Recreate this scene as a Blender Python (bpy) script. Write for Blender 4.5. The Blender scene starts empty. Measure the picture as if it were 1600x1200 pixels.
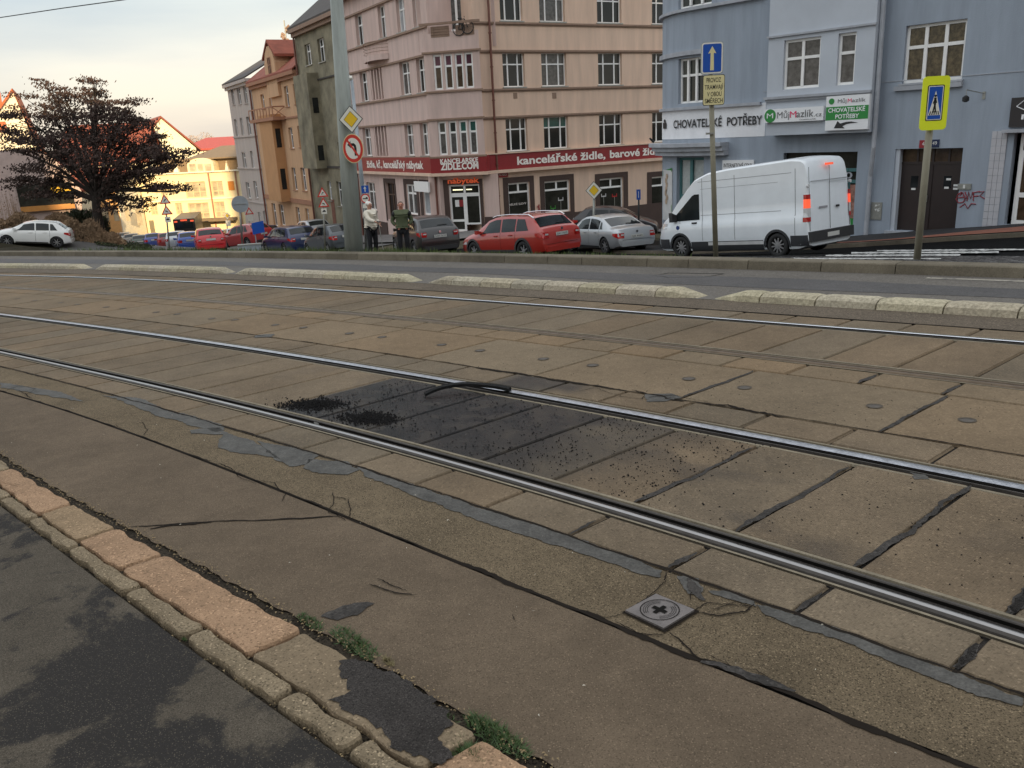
import bpy, bmesh, math, random
import numpy as np
from mathutils import Vector, Matrix
random.seed(7); rng=np.random.default_rng(7)
R=math.radians
sc=bpy.context.scene; col=sc.collection
# ---------------------------------------------------------------- camera
CH=1.805; F=1300.0; PITCH=R(16.8); ROLL=R(3.0)
cp,sp=math.cos(PITCH),math.sin(PITCH); cr,sr=math.cos(ROLL),math.sin(ROLL)
r0=Vector((1,0,0)); u0=Vector((0,sp,cp)); f0=Vector((0,cp,-sp))
rt=cr*r0-sr*u0; up=sr*r0+cr*u0; bk=-f0
cd=bpy.data.cameras.new('camera'); cam=bpy.data.objects.new('camera',cd); col.objects.link(cam)
cd.sensor_width=36; cd.lens=F/1600*36; cd.clip_end=2000; cd.clip_start=.05
M=Matrix((rt,up,bk)).transposed().to_4x4(); M.translation=Vector((0,0,CH)); cam.matrix_world=M
sc.camera=cam
# ---------------------------------------------------------------- light
SUN_AZ=168.0; SUN_EL=16.0
sc.view_settings.view_transform='Standard'; sc.view_settings.look='None'; sc.view_settings.exposure=.32; sc.view_settings.gamma=1
w=bpy.data.worlds.new('World'); sc.world=w; w.use_nodes=True
nt=w.node_tree; N=nt.nodes; Lk=nt.links; N.clear()
out=N.new('ShaderNodeOutputWorld'); bg=N.new('ShaderNodeBackground'); Lk.new(bg.outputs[0],out.inputs[0])
sky=N.new('ShaderNodeTexSky'); sky.sky_type='NISHITA'; sky.sun_disc=False
sky.sun_elevation=R(SUN_EL); sky.sun_rotation=R(SUN_AZ); sky.dust_density=2.0
tc=N.new('ShaderNodeTexCoord'); sx=N.new('ShaderNodeSeparateXYZ'); Lk.new(tc.outputs['Generated'],sx.inputs[0])
mp=N.new('ShaderNodeMapping'); mp.inputs['Scale'].default_value=(1.2,1.2,7); mp.inputs['Rotation'].default_value=(0,R(8),0)
Lk.new(tc.outputs['Generated'],mp.inputs[0])
no=N.new('ShaderNodeTexNoise'); no.inputs['Scale'].default_value=1.7; no.inputs['Detail'].default_value=6; no.inputs['Roughness'].default_value=.5
Lk.new(mp.outputs[0],no.inputs['Vector'])
cr1=N.new('ShaderNodeValToRGB'); e=cr1.color_ramp.elements     # thin high cloud: tone by height of the bank
e[0].position=0.0; e[0].color=(7.9,6.6,5.3,1); e[1].position=.6; e[1].color=(9.0,9.3,9.6,1)
for ps,c_ in ((.05,(7.6,6.95,5.9)),(.10,(6.95,6.85,6.3)),(.15,(6.2,6.6,6.45)),(.21,(5.9,6.7,7.0)),(.35,(7.8,8.3,8.7))):
    a=cr1.color_ramp.elements.new(ps); a.color=c_+(1,)
Lk.new(sx.outputs['Z'],cr1.inputs[0])
cr2=N.new('ShaderNodeValToRGB'); e=cr2.color_ramp.elements
e[0].position=.36; e[0].color=(.78,.82,.88,1); e[1].position=.64; e[1].color=(1.06,1.04,1.0,1)
Lk.new(no.outputs['Fac'],cr2.inputs[0])
mul=N.new('ShaderNodeMixRGB'); mul.blend_type='MULTIPLY'; mul.inputs[0].default_value=1
Lk.new(cr1.outputs[0],mul.inputs[1]); Lk.new(cr2.outputs[0],mul.inputs[2])
mx=N.new('ShaderNodeMixRGB'); mx.inputs[0].default_value=.92
Lk.new(sky.outputs[0],mx.inputs[1]); Lk.new(mul.outputs[0],mx.inputs[2]); Lk.new(mx.outputs[0],bg.inputs[0])
bg.inputs[1].default_value=.112
sl=bpy.data.lights.new('sun','SUN'); sl.energy=5.0; sl.angle=R(.5); sl.color=(1,.74,.42)
so=bpy.data.objects.new('sun',sl); col.objects.link(so)
sd=Vector((math.sin(R(SUN_AZ))*math.cos(R(SUN_EL)),math.cos(R(SUN_AZ))*math.cos(R(SUN_EL)),math.sin(R(SUN_EL))))
so.rotation_euler=sd.to_track_quat('Z','Y').to_euler(); so.location=(0,-10,30)
# ---------------------------------------------------------------- geometry of the view: pixel (1600x1200) -> ray
def ray(px,py):
    x=(px-800)/F; y=-(py-600)/F
    X=x*cr+y*sr; Y=-x*sr+y*cr
    return np.array([X,cp+Y*sp,-sp+Y*cp])
def at(px,py,D):
    d=ray(px,py); p=d*D/d[1]; return np.array([p[0],p[1],p[2]+CH])
PA,PB=.021,-.0343
def pz(x,y): return PA*x+PB*y
def near(px,py,dz=0):
    d=ray(px,py); t=-(CH-dz)/(d[2]-PA*d[0]-PB*d[1]); return np.array([d[0]*t,d[1]*t,CH+d[2]*t])
TH=R(40); ES=np.array([-math.sin(TH),math.cos(TH)]); ET=np.array([math.cos(TH),math.sin(TH)])
def xy(s,t): return s*ES+t*ET
def stof(x,y): return x*ES[0]+y*ES[1], x*ET[0]+y*ET[1]
def plane(s,t,dz=0):
    p=xy(s,t); return (p[0],p[1],pz(p[0],p[1])+dz)
class Curve:
    def __init__(c,co,lo,hi): c.co=co; c.lo=lo; c.hi=hi; c.d=np.polyder(co)
    def __call__(c,s):
        if s<c.lo: return np.polyval(c.co,c.lo)+(s-c.lo)*np.polyval(c.d,c.lo)
        if s>c.hi: return np.polyval(c.co,c.hi)+(s-c.hi)*np.polyval(c.d,c.hi)
        return np.polyval(c.co,s)
cA=Curve([0.000407,-0.014323,-0.010974,3.093505],.8,11.8); cB=Curve([0.000154,-0.008851,-0.040859,4.579189],1.0,15.8)
cC=Curve([4.1e-05,-0.006195,-0.048391,6.515592],1.0,20.9); cD=Curve([-0.000116,0.000182,-0.113033,8.098028],1.5,24.3)
cJ1=Curve([-0.000849,0.007723,-0.119212,2.341026],.7,9.26); cJ2=Curve([0.000192,-0.009927,-0.034883,2.739722],.7,10.75)
cM1=Curve([-0.000106,-0.002391,-0.079517,5.109106],1.,17); cSEP=Curve([-8.5e-05,-0.000136,-0.117212,9.142686],2,27)
cKB=Curve([2.6e-05,-0.00411,-0.084923,11.597049],2,33); cG=Curve([0.002791,-0.035768,0.02217,1.4419],1.6,6.8)
cTR=Curve([0.002483,-0.026644,-0.018835,1.199639],1.9,5.8); cTL=Curve([-0.001888,0.025103,-0.20531,1.301904],2.1,5.7)
cM2=lambda s: cC(s)-.44
cO2=lambda s: cD(s)+.44
# ---------------------------------------------------------------- terrain beyond the kerb (thin plate through surveyed points)
ctl=[]
for s in (-6,0,3,6,9,12,15,18,22,26,30,36,45):
    p=plane(s,cKB(s)+.25,.10); ctl.append(p)
for px,py,D in [(1058,400,24),(1209,399,21.9),(240,392.5,60),(270,392,70),(300,392,60),(225,389,85),(350,392,62),(240,395,50),(280,396,50),(200,393,60),(200,388,75),(1330,390,23.5),(1358,373,27),(1600,360,23),(1500,392,17.5),(1560,404,13.5),(1433,400,16.5),(1160,392,30),
    (1250,399,19),(1120,404,17),(950,399,30),(1000,400,24),(880,405,20),(800,406,29),(900,407,24),(850,372,40),(1000,366,46),(1040,360,52),(660,402,34),(760,364,44.5),(580,400,26),(640,402,25.5),(700,402,27),(700,366,45),
    (590,372,52),(515,398,43),(452,396,48),(490,375,62),(420,377,73),(372,376,84),(330,395,50),(290,390,66),(200,382,95),(250,394,78),(60,395,47),(150,398,42),(120,362,55),(0,360,60),(100,372,100),(350,375,105),(-150,362,75),(-250,360,120)]:
    ctl.append(tuple(at(px,py,D)))
for x,y,z in [(-80,220,-8.5),(80,220,-5),(0,300,-8),(-260,260,-8),(260,260,-4),(80,80,-3.8),(40,30,-1.2),(60,0,1)]: ctl.append((x,y,z))
ctl=np.array(ctl); NCT=len(ctl)
def tk(d2): return np.where(d2>1e-12,.5*d2*np.log(np.maximum(d2,1e-12)),0)
_d=((ctl[:,None,:2]-ctl[None,:,:2])**2).sum(-1)
_K=np.zeros((NCT+3,NCT+3)); _K[:NCT,:NCT]=tk(_d)+np.eye(NCT)*2.0; _K[:NCT,NCT]=1; _K[NCT,:NCT]=1; _K[:NCT,NCT+1:]=ctl[:,:2]; _K[NCT+1:,:NCT]=ctl[:,:2].T
_w=np.linalg.solve(_K,np.concatenate([ctl[:,2],np.zeros(3)]))
def tz(x,y):
    x=np.asarray(x,float); y=np.asarray(y,float)
    d=(x[...,None]-ctl[:,0])**2+(y[...,None]-ctl[:,1])**2
    return tk(d)@_w[:NCT]+_w[NCT]+_w[NCT+1]*x+_w[NCT+2]*y
def gz(x,y):
    s,t=stof(x,y)
    if t<cKB(s)+.3: return pz(x,y)
    return float(tz(x,y))
def ground(px,py,D0=10,D1=150):
    D=D0
    while D<D1:
        p=at(px,py,D)
        if p[2]<gz(p[0],p[1]): return np.array([p[0],p[1],gz(p[0],p[1])])
        D+=.05
    return at(px,py,D1)
# ---------------------------------------------------------------- materials
MT={}
def _m(name):
    m=bpy.data.materials.new(name); m.use_nodes=True; MT[name]=m
    return m,m.node_tree.nodes,m.node_tree.links,m.node_tree.nodes['Principled BSDF']
def mat(name,c,rough=.6,metal=0,var=.12,scale=3.0,bump=0,bscale=40,dirt=0,emit=0,coat=0,streak=False,spec=.5):
    if name in MT: return MT[name]
    m,n,l,b=_m(name)
    b.inputs['Roughness'].default_value=rough; b.inputs['Metallic'].default_value=metal
    b.inputs['Coat Weight'].default_value=coat; b.inputs['Coat Roughness'].default_value=.08
    b.inputs['Specular IOR Level'].default_value=spec
    t=n.new('ShaderNodeTexCoord'); no=n.new('ShaderNodeTexNoise'); no.inputs['Scale'].default_value=scale; no.inputs['Detail'].default_value=7
    no.inputs['Roughness'].default_value=.62
    if streak:
        mpp=n.new('ShaderNodeMapping'); mpp.inputs['Scale'].default_value=(3,3,.35); l.new(t.outputs['Object'],mpp.inputs[0]); l.new(mpp.outputs[0],no.inputs['Vector'])
    else: l.new(t.outputs['Object'],no.inputs['Vector'])
    rp=n.new('ShaderNodeValToRGB'); e=rp.color_ramp.elements
    e[0].position=.3; e[1].position=.72
    e[0].color=tuple(max(0,x*(1-var-dirt)) for x in c)+(1,); e[1].color=tuple(min(1,x*(1+var)) for x in c)+(1,)
    l.new(no.outputs['Fac'],rp.inputs[0]); l.new(rp.outputs[0],b.inputs['Base Color'])
    if emit:
        b.inputs['Emission Color'].default_value=tuple(c)+(1,); b.inputs['Emission Strength'].default_value=emit
    if bump:
        nb=n.new('ShaderNodeTexNoise'); nb.inputs['Scale'].default_value=bscale; nb.inputs['Detail'].default_value=4; l.new(t.outputs['Object'],nb.inputs['Vector'])
        bp=n.new('ShaderNodeBump'); bp.inputs['Strength'].default_value=bump; bp.inputs['Distance'].default_value=.02
        l.new(nb.outputs['Fac'],bp.inputs['Height']); l.new(bp.outputs[0],b.inputs['Normal'])
    return m
def gmat(name,c,var=.18,scale=1.2,fine=.25,fscale=90,speck=0,sscale=160,dark=None,dscale=2.2,dthr=(.52,.6),rough=.85,bump=.3,bscale=120,tint=False,stain=False,ribs=0,edge=None):
    m,n,l,b=_m(name)
    b.inputs['Roughness'].default_value=rough; b.inputs['Specular IOR Level'].default_value=.12
    t=n.new('ShaderNodeTexCoord')
    def noise(sc_,det=6,ro=.6,dist=0):
        q=n.new('ShaderNodeTexNoise'); q.inputs['Scale'].default_value=sc_; q.inputs['Detail'].default_value=det; q.inputs['Roughness'].default_value=ro
        q.inputs['Distortion'].default_value=dist; l.new(t.outputs['Object'],q.inputs['Vector']); return q.outputs['Fac']
    def ramp(src,p0,c0,p1,c1):
        q=n.new('ShaderNodeValToRGB'); e=q.color_ramp.elements; e[0].position=p0; e[0].color=c0; e[1].position=p1; e[1].color=c1; l.new(src,q.inputs[0]); return q.outputs[0]
    def mix(a,b_,f,mode='MIX'):
        q=n.new('ShaderNodeMixRGB'); q.blend_type=mode
        for i,s in ((1,a),(2,b_)):
            if isinstance(s,tuple): q.inputs[i].default_value=s
            else: l.new(s,q.inputs[i])
        if isinstance(f,(int,float)): q.inputs[0].default_value=f
        else: l.new(f,q.inputs[0])
        return q.outputs[0]
    cc=ramp(noise(scale,8,.65),.32,tuple(x*(1-var) for x in c)+(1,),.7,tuple(x*(1+var) for x in c)+(1,))
    cc=mix(cc,ramp(noise(fscale,3,.7),.3,(1-fine,)*3+(1,),.7,(1+fine,)*3+(1,)),1,'MULTIPLY')
    cc=mix(cc,ramp(noise(9,5,.7),.3,(1-.11,)*3+(1,),.7,(1.09,)*3+(1,)),1,'MULTIPLY')
    if dark:
        mk=ramp(noise(dscale,9,.66,.3),dthr[0],(0,0,0,1),dthr[1],(1,1,1,1)); cc=mix(cc,tuple(dark)+(1,),mk)
    if speck:
        v=n.new('ShaderNodeTexVoronoi'); v.inputs['Scale'].default_value=sscale; l.new(t.outputs['Object'],v.inputs['Vector'])
        g=n.new('ShaderNodeSeparateColor'); l.new(v.outputs['Color'],g.inputs[0])
        lo=ramp(g.outputs[0],.93,(0,0,0,1),.96,(1,1,1,1)); cc=mix(cc,tuple(min(1,x*2.1) for x in c)+(1,),n_mul(n,l,lo,speck))
        hi=ramp(g.outputs[1],.86,(0,0,0,1),.9,(1,1,1,1)); cc=mix(cc,tuple(x*.3 for x in c)+(1,),n_mul(n,l,hi,speck))
    if tint:
        at_=n.new('ShaderNodeAttribute'); at_.attribute_name='tint'; cc=mix(cc,at_.outputs['Color'],1,'MULTIPLY')
    if stain:
        at_=n.new('ShaderNodeAttribute'); at_.attribute_name='stain'
        cc=mix(cc,(.015,.014,.0145,1),at_.outputs['Fac'])
        rr=n.new('ShaderNodeMapRange'); l.new(at_.outputs['Fac'],rr.inputs[0]); rr.inputs[3].default_value=rough; rr.inputs[4].default_value=.24; l.new(rr.outputs[0],b.inputs['Roughness'])
    l.new(cc,b.inputs['Base Color'])
    nb=noise(bscale,5,.7); h=nb
    if ribs:
        mpp=n.new('ShaderNodeMapping'); mpp.inputs['Rotation'].default_value=(0,0,-TH); l.new(t.outputs['Object'],mpp.inputs[0])
        wv=n.new('ShaderNodeTexWave'); wv.bands_direction='Y'; wv.inputs['Scale'].default_value=28; wv.inputs['Distortion'].default_value=1.2; wv.inputs['Detail'].default_value=3; wv.inputs['Detail Scale'].default_value=.7
        l.new(mpp.outputs[0],wv.inputs['Vector'])
        ad=n.new('ShaderNodeMath'); ad.operation='MULTIPLY_ADD'; ad.inputs[1].default_value=ribs; l.new(wv.outputs['Fac'],ad.inputs[0]); l.new(nb,ad.inputs[2]); h=ad.outputs[0]
    bp=n.new('ShaderNodeBump'); bp.inputs['Strength'].default_value=bump; bp.inputs['Distance'].default_value=.008
    l.new(h,bp.inputs['Height']); l.new(bp.outputs[0],b.inputs['Normal'])
    return m
def n_mul(n,l,src,k):
    q=n.new('ShaderNodeMath'); q.operation='MULTIPLY'; q.inputs[1].default_value=k; l.new(src,q.inputs[0]); return q.outputs[0]
# ---------------------------------------------------------------- mesh builder
class MB:
    def __init__(s): s.v=[]; s.f=[]; s.m=[]; s.tint=None; s.col=[]
    def add(s,vs,fs,mi=0):
        b=len(s.v); s.v+= [tuple(map(float,p)) for p in vs]; s.f+=[tuple(b+i for i in f) for f in fs]; s.m+=[mi]*len(fs)
        if s.tint is not None: s.col+=[s.tint]*len(vs)
    def quad(s,a,b,c,d,mi=0): s.add([a,b,c,d],[(0,1,2,3)],mi)
    def box8(s,p,mi=0): s.add(p,[(0,3,2,1),(4,5,6,7),(0,1,5,4),(1,2,6,5),(2,3,7,6),(3,0,4,7)],mi)
    def box(s,x0,x1,y0,y1,z0,z1,mi=0):
        s.box8([(x0,y0,z0),(x1,y0,z0),(x1,y1,z0),(x0,y1,z0),(x0,y0,z1),(x1,y0,z1),(x1,y1,z1),(x0,y1,z1)],mi)
    def fbox(s,F_,ua,ub,va,vb,za,zb,mi=0,step=None):
        if ua>ub: ua,ub=ub,ua
        k=max(1,int(math.ceil((ub-ua)/step))) if step else 1
        for i in range(k):
            a=ua+(ub-ua)*i/k; b=ua+(ub-ua)*(i+1)/k
            P=F_.P
            s.box8([P(a,va,za),P(b,va,za),P(b,vb,za),P(a,vb,za),P(a,va,zb),P(b,va,zb),P(b,vb,zb),P(a,vb,zb)],mi)
    def tube(s,pts,rad,seg=8,mi=0,cap=True,taper=None):
        pts=[Vector(p) for p in pts]; n=len(pts); rings=[]
        for i,p in enumerate(pts):
            d=(pts[min(i+1,n-1)]-pts[max(i-1,0)]).normalized()
            a=Vector((0,0,1)) if abs(d.z)<.9 else Vector((1,0,0))
            x=d.cross(a).normalized(); y=d.cross(x)
            r=rad[i] if isinstance(rad,(list,tuple)) else rad
            rings.append([p+x*math.cos(2*math.pi*k/seg)*r+y*math.sin(2*math.pi*k/seg)*r for k in range(seg)])
        vs=[q for rg in rings for q in rg]; fs=[]
        for i in range(n-1):
            for k in range(seg):
                a=i*seg+k; b=i*seg+(k+1)%seg; fs.append((a,b,b+seg,a+seg))
        if cap: fs.append(tuple(range(seg))[::-1]); fs.append(tuple(range((n-1)*seg,n*seg)))
        s.add(vs,fs,mi)
    def grid(s,rows,mi=0):
        n=len(rows[0]); vs=[p for r_ in rows for p in r_]; fs=[]
        for i in range(len(rows)-1):
            for k in range(n-1):
                a=i*n+k; fs.append((a,a+1,a+n+1,a+n))
        s.add(vs,fs,mi)
    def poly(s,pts,mi=0): s.add(pts,[tuple(range(len(pts)))],mi)
    def prism(s,base,off,mi=0):
        n=len(base); top=[tuple(np.add(p,off)) for p in base]
        s.add(list(base)+top,[tuple(range(n))[::-1],tuple(range(n,2*n))]+[(i,(i+1)%n,n+(i+1)%n,n+i) for i in range(n)],mi)
    def blade(s,p,h,wd,lean):
        a=random.random()*6.28; dx,dy=math.cos(a)*wd,math.sin(a)*wd
        l1=(random.uniform(-lean,lean),random.uniform(-lean,lean))
        s.add([(p[0]-dx,p[1]-dy,p[2]),(p[0]+dx,p[1]+dy,p[2]),(p[0]+l1[0],p[1]+l1[1],p[2]+h)],[(0,1,2)])
def tagit(o,label=None,cat=None,group=None,kind=None):
    if label: o['label']=label
    if cat: o['category']=cat
    if group: o['group']=group
    if kind: o['kind']=kind
    return o
def base_of(parent):
    p=Vector((0,0,0))
    while parent is not None: p+=parent.location; parent=parent.parent
    return p
def build(name,mb,mt,parent=None,local=False,smooth=False,recalc=False):
    me=bpy.data.meshes.new(name)
    v=mb.v; off=Vector((0,0,0))
    if not local:
        if parent is not None: off=base_of(parent)
        else:
            a=np.array(v); off=Vector(((a[:,0].min()+a[:,0].max())/2,(a[:,1].min()+a[:,1].max())/2,a[:,2].min()))
        v=[(p[0]-off.x,p[1]-off.y,p[2]-off.z) for p in v]
    me.from_pydata(v,[],mb.f)
    mts=mt if isinstance(mt,(list,tuple)) else [mt]
    for m_ in mts: me.materials.append(m_)
    me.polygons.foreach_set('material_index',mb.m)
    if smooth: me.polygons.foreach_set('use_smooth',[True]*len(mb.f))
    if mb.col:
        a=me.color_attributes.new('tint','FLOAT_COLOR','POINT'); a.data.foreach_set('color',np.array([c+(1,) for c in mb.col],dtype=np.float32).ravel())
    me.update()
    if recalc:
        bm=bmesh.new(); bm.from_mesh(me); bmesh.ops.recalc_face_normals(bm,faces=bm.faces); bm.to_mesh(me); bm.free()
    o=bpy.data.objects.new(name,me); col.objects.link(o)
    if parent is not None: o.parent=parent
    elif not local: o.location=off
    return o
def root(name,loc,label,cat,group=None,rz=0):
    o=bpy.data.objects.new(name,None); col.objects.link(o); o.location=tuple(map(float,loc)); o.rotation_euler=(0,0,rz); o.empty_display_size=.3
    return tagit(o,label,cat,group)
def struct(name,mb,mt,**k):
    mb0=build(name,mb,mt,local=True,**k); mb0['kind']='structure'; return mb0
class Face:
    def __init__(s,o,az):
        a=R(az); s.o=np.array(o[:2],float); s.d=np.array([math.sin(a),math.cos(a)]); s.n=np.array([s.d[1],-s.d[0]])
    def P(s,u,v,z):
        q=s.o+s.d*u+s.n*v; return (q[0],q[1],z)
    def uz(s,px,py,v=0):
        r_=ray(px,py); o=s.o+s.n*v; t=(o@s.n)/(r_[:2]@s.n); p=r_*t
        return float((p[:2]-s.o)@s.d),float(p[2]+CH)
    def u(s,px,py,v=0): return s.uz(px,py,v)[0]
    def z(s,px,py,v=0): return s.uz(px,py,v)[1]
class Tower(Face):
    # straight wall that turns into a cylinder to the left of u=uT
    def setup(s,uT,Rr): s.uT=uT; s.R=Rr; s.c=s.o+s.d*uT-s.n*Rr
    def P(s,u,v,z):
        if u>=s.uT: return Face.P(s,u,v,z)
        ph=(s.uT-u)/s.R; q=s.c+(s.R+v)*(s.n*math.cos(ph)-s.d*math.sin(ph)); return (q[0],q[1],z)
    def uz(s,px,py,v=0):
        u,z=Face.uz(s,px,py,v)
        if u>=s.uT: return u,z
        r_=ray(px,py); d=r_[:2]; L=np.linalg.norm(d); dn=d/L; b=dn@s.c; c=s.c@s.c-(s.R+v)**2; q=max(0,b*b-c); t=b-math.sqrt(q)
        p=dn*t-s.c; ph=math.atan2(-(p@s.d),p@s.n)
        return s.uT-ph*s.R, CH+r_[2]*t/L
def wall(mb,F_,ua,ub,za,zb,holes=(),depth=.28,v=0,mi=0,step=None,zbase=None):
    us=sorted({ua,ub}|{h[i] for h in holes for i in (0,1) if ua<h[i]<ub}); zs=sorted({za,zb}|{h[i] for h in holes for i in (2,3) if za<h[i]<zb})
    if step:
        ex=[]
        for a,b in zip(us[:-1],us[1:]):
            k=max(1,int((b-a)/step)); ex+=[a+(b-a)*i/k for i in range(k)]
        us=ex+[us[-1]]
    P=F_.P
    for a,b in zip(us[:-1],us[1:]):
        for c,d in zip(zs[:-1],zs[1:]):
            mu,mz=(a+b)/2,(c+d)/2
            if any(h[0]<mu<h[1] and h[2]<mz<h[3] for h in holes): continue
            mb.quad(P(a,v,c),P(b,v,c),P(b,v,d),P(a,v,d),mi)
    for h in holes:
        a,b,c,d=h[0],h[1],h[2],h[3]; w_=v-depth
        mb.quad(P(a,v,c),P(a,v,d),P(a,w_,d),P(a,w_,c),mi); mb.quad(P(b,v,d),P(b,v,c),P(b,w_,c),P(b,w_,d),mi)
        mb.quad(P(a,v,d),P(b,v,d),P(b,w_,d),P(a,w_,d),mi); mb.quad(P(b,v,c),P(a,v,c),P(a,w_,c),P(b,w_,c),mi)
def window(F_,par,a,b,c,d,fm,pm,depth=.16,v=0,mull=(.5,),trans=.62,fw=.07,sill=None,name='window',sm=None,bars=(),topmat=None):
    v0=v-depth; m=MB(); q=.07
    m.fbox(F_,a,b,v0-q,v0,c,c+fw); m.fbox(F_,a,b,v0-q,v0,d-fw,d); m.fbox(F_,a,a+fw,v0-q,v0,c+fw,d-fw); m.fbox(F_,b-fw,b,v0-q,v0,c+fw,d-fw)
    W_=b-a; H_=d-c
    for k in mull: m.fbox(F_,a+W_*k-fw*.6,a+W_*k+fw*.6,v0-q,v0+.012,c+fw,d-fw)
    if trans: m.fbox(F_,a+fw,b-fw,v0-q,v0+.008,c+H_*trans-fw*.55,c+H_*trans+fw*.55)
    for k in bars: m.fbox(F_,a+fw,b-fw,v0-q,v0-.02,c+H_*k-.02,c+H_*k+.02)
    o=build(name,m,fm,par)
    g=MB(); P=F_.P; vg=v0-.035
    if topmat and trans:
        zt=c+H_*trans; g.quad(P(a,vg,c),P(b,vg,c),P(b,vg,zt),P(a,vg,zt)); g.quad(P(a,vg,zt),P(b,vg,zt),P(b,vg,d),P(a,vg,d),1)
        build('pane',g,[pm,topmat],o)
    else:
        g.quad(P(a,vg,c),P(b,vg,c),P(b,vg,d),P(a,vg,d)); build('pane',g,pm,o)
    if sill:
        k=MB(); k.fbox(F_,a-.06,b+.06,v0,v+sill,c-.06,c-.003); build('sill',k,sm or fm,o)
    return o
def text(F_,s_,ua,z,h,mt,par=None,v=.03,width=None,bold=0,name='lettering',shear=0,slant=0,ext=.01,lean=0):
    cu=bpy.data.curves.new('t','FONT'); cu.body=s_; cu.size=1; cu.offset=bold; cu.shear=shear; cu.extrude=0; cu.resolution_u=3
    ob=bpy.data.objects.new('t',cu); col.objects.link(ob)
    dg=bpy.context.evaluated_depsgraph_get(); dg.update(); me=bpy.data.meshes.new_from_object(ob.evaluated_get(dg))
    V=np.array([q.co[:] for q in me.vertices]); fs=[tuple(p.vertices) for p in me.polygons]
    bpy.data.objects.remove(ob); bpy.data.curves.remove(cu); bpy.data.meshes.remove(me)
    if len(V)==0: return None
    cap=.73
    x0,x1=V[:,0].min(),V[:,0].max()
    k=h/cap; kx=k if width is None else width/(x1-x0)
    m=MB(); m.add([F_.P(ua+(p[0]-x0)*kx,v,z+p[1]*k+slant*(p[0]-x0)*kx) for p in V],fs)
    return build(name,m,mt,par)
# ---------------------------------------------------------------- material set
concrete=gmat('track concrete',(0.1692,0.1280,0.0851),var=.2,scale=1.1,fine=.16,fscale=70,speck=.35,sscale=120,rough=.82,bump=.35,bscale=90,tint=True,stain=True,ribs=.9)
concrete2=gmat('mid slab concrete',(0.1857,0.1390,0.0897),var=.16,scale=.9,fine=.14,fscale=60,speck=.3,sscale=110,rough=.84,bump=.25,tint=True)
joint=gmat('joint filler',(.045,.04,.036),rough=.95,bump=.5,bscale=200,speck=.5)
asph_rough=gmat('coarse asphalt',(0.1573,0.1199,0.0764),var=.2,scale=2.0,fine=.42,fscale=190,speck=.85,sscale=210,rough=.9,bump=1.0,bscale=150)
asph_fine=gmat('brown asphalt',(0.1318,0.0984,0.0671),var=.2,scale=1.3,fine=.2,fscale=170,speck=.45,sscale=230,rough=.85,bump=.45,bscale=220)
asph_side=gmat('sidewalk asphalt',(0.0978,0.0822,0.0631),var=.2,scale=2.5,fine=.5,fscale=170,speck=.55,sscale=330,dark=(.034,.031,.029),dscale=1.15,dthr=(.475,.515),rough=.88,bump=.7,bscale=200)
lane=gmat('lane asphalt',(0.1373,0.1244,0.1094),var=.16,scale=.5,fine=.2,fscale=60,speck=.4,sscale=60,rough=.72,bump=.3,bscale=80)
lane2=gmat('shoulder asphalt',(0.1284,0.1031,0.0775),var=.14,scale=.8,fine=.3,fscale=80,speck=.6,sscale=80,rough=.85,bump=.5,bscale=90)
granite_o=gmat('orange granite',(.32,.205,.125),var=.22,scale=3.5,fine=.22,fscale=140,speck=.5,sscale=130,rough=.85,bump=.6,bscale=60)
granite_t=gmat('tan granite',(0.2718,0.1914,0.1161),var=.18,scale=3.5,fine=.2,fscale=140,speck=.5,sscale=130,rough=.85,bump=.6,bscale=60)
granite_g=gmat('grey kerbstone',(0.2203,0.1714,0.1118),var=.25,scale=6,fine=.3,fscale=120,speck=.7,sscale=150,rough=.88,bump=.7,bscale=70)
slab6=gmat('patched slab',(0.2267,0.1738,0.1160),var=.15,scale=3,fine=.2,fscale=140,speck=.5,sscale=140,dark=(.06,.053,.05),dscale=2.1,dthr=(.50,.53),rough=.88,bump=.7,bscale=90)
granite_b=gmat('beige slab granite',(0.2085,0.1576,0.1020),var=.15,scale=3,fine=.2,fscale=140,speck=.5,sscale=140,rough=.87,bump=.5,bscale=80)
tarred=gmat('crumbled asphalt patch',(0.0544,0.0480,0.0440),var=.25,scale=6,fine=.5,fscale=150,speck=.7,sscale=240,rough=.9,bump=1.2,bscale=110)
bitumen=gmat('blue grey bitumen',(.080,.076,.069),var=.25,scale=9,fine=.3,fscale=90,speck=.2,sscale=90,rough=.6,bump=.2)
darkbit=gmat('dark bitumen',(.05,.045,.041),var=.25,scale=9,fine=.3,fscale=90,speck=.5,sscale=90,rough=.75,bump=.9,bscale=60)
crack=mat('crack dirt',(.018,.014,.011),rough=1,spec=.1)
kerbm=gmat('far kerb stone',(0.1700,0.1471,0.1131),var=.2,scale=1.5,fine=.2,fscale=60,rough=.85,bump=.4,tint=True)
sepm=gmat('pale separator stone',(.40,.36,.275),var=.2,scale=4,fine=.35,fscale=30,dark=(.2,.17,.12),dscale=9,dthr=(.60,.72),rough=.85,bump=1.5,bscale=22,tint=True)
cobm=gmat('cobbles',(0.0800,0.0760,0.0736),var=.3,scale=1.5,fine=.3,fscale=30,rough=.8,bump=2.2,bscale=9,tint=True)
pavem=gmat('pavement asphalt',(0.0442,0.0433,0.0450),var=.2,scale=1,fine=.25,fscale=50,rough=.9,bump=.5)
redpave=gmat('red paving',(.24,.105,.075),var=.2,scale=5,fine=.25,fscale=30,rough=.85)
earth=gmat('earth',(0.0800,0.0720,0.0480),var=.3,scale=.3,fine=.3,fscale=10,rough=.95)
whitep=gmat('road paint',(0.5890,0.5890,0.5700),var=.2,scale=5,fine=.2,fscale=60,dark=(.09,.09,.09),dscale=9,dthr=(.50,.57),rough=.7)
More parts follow.
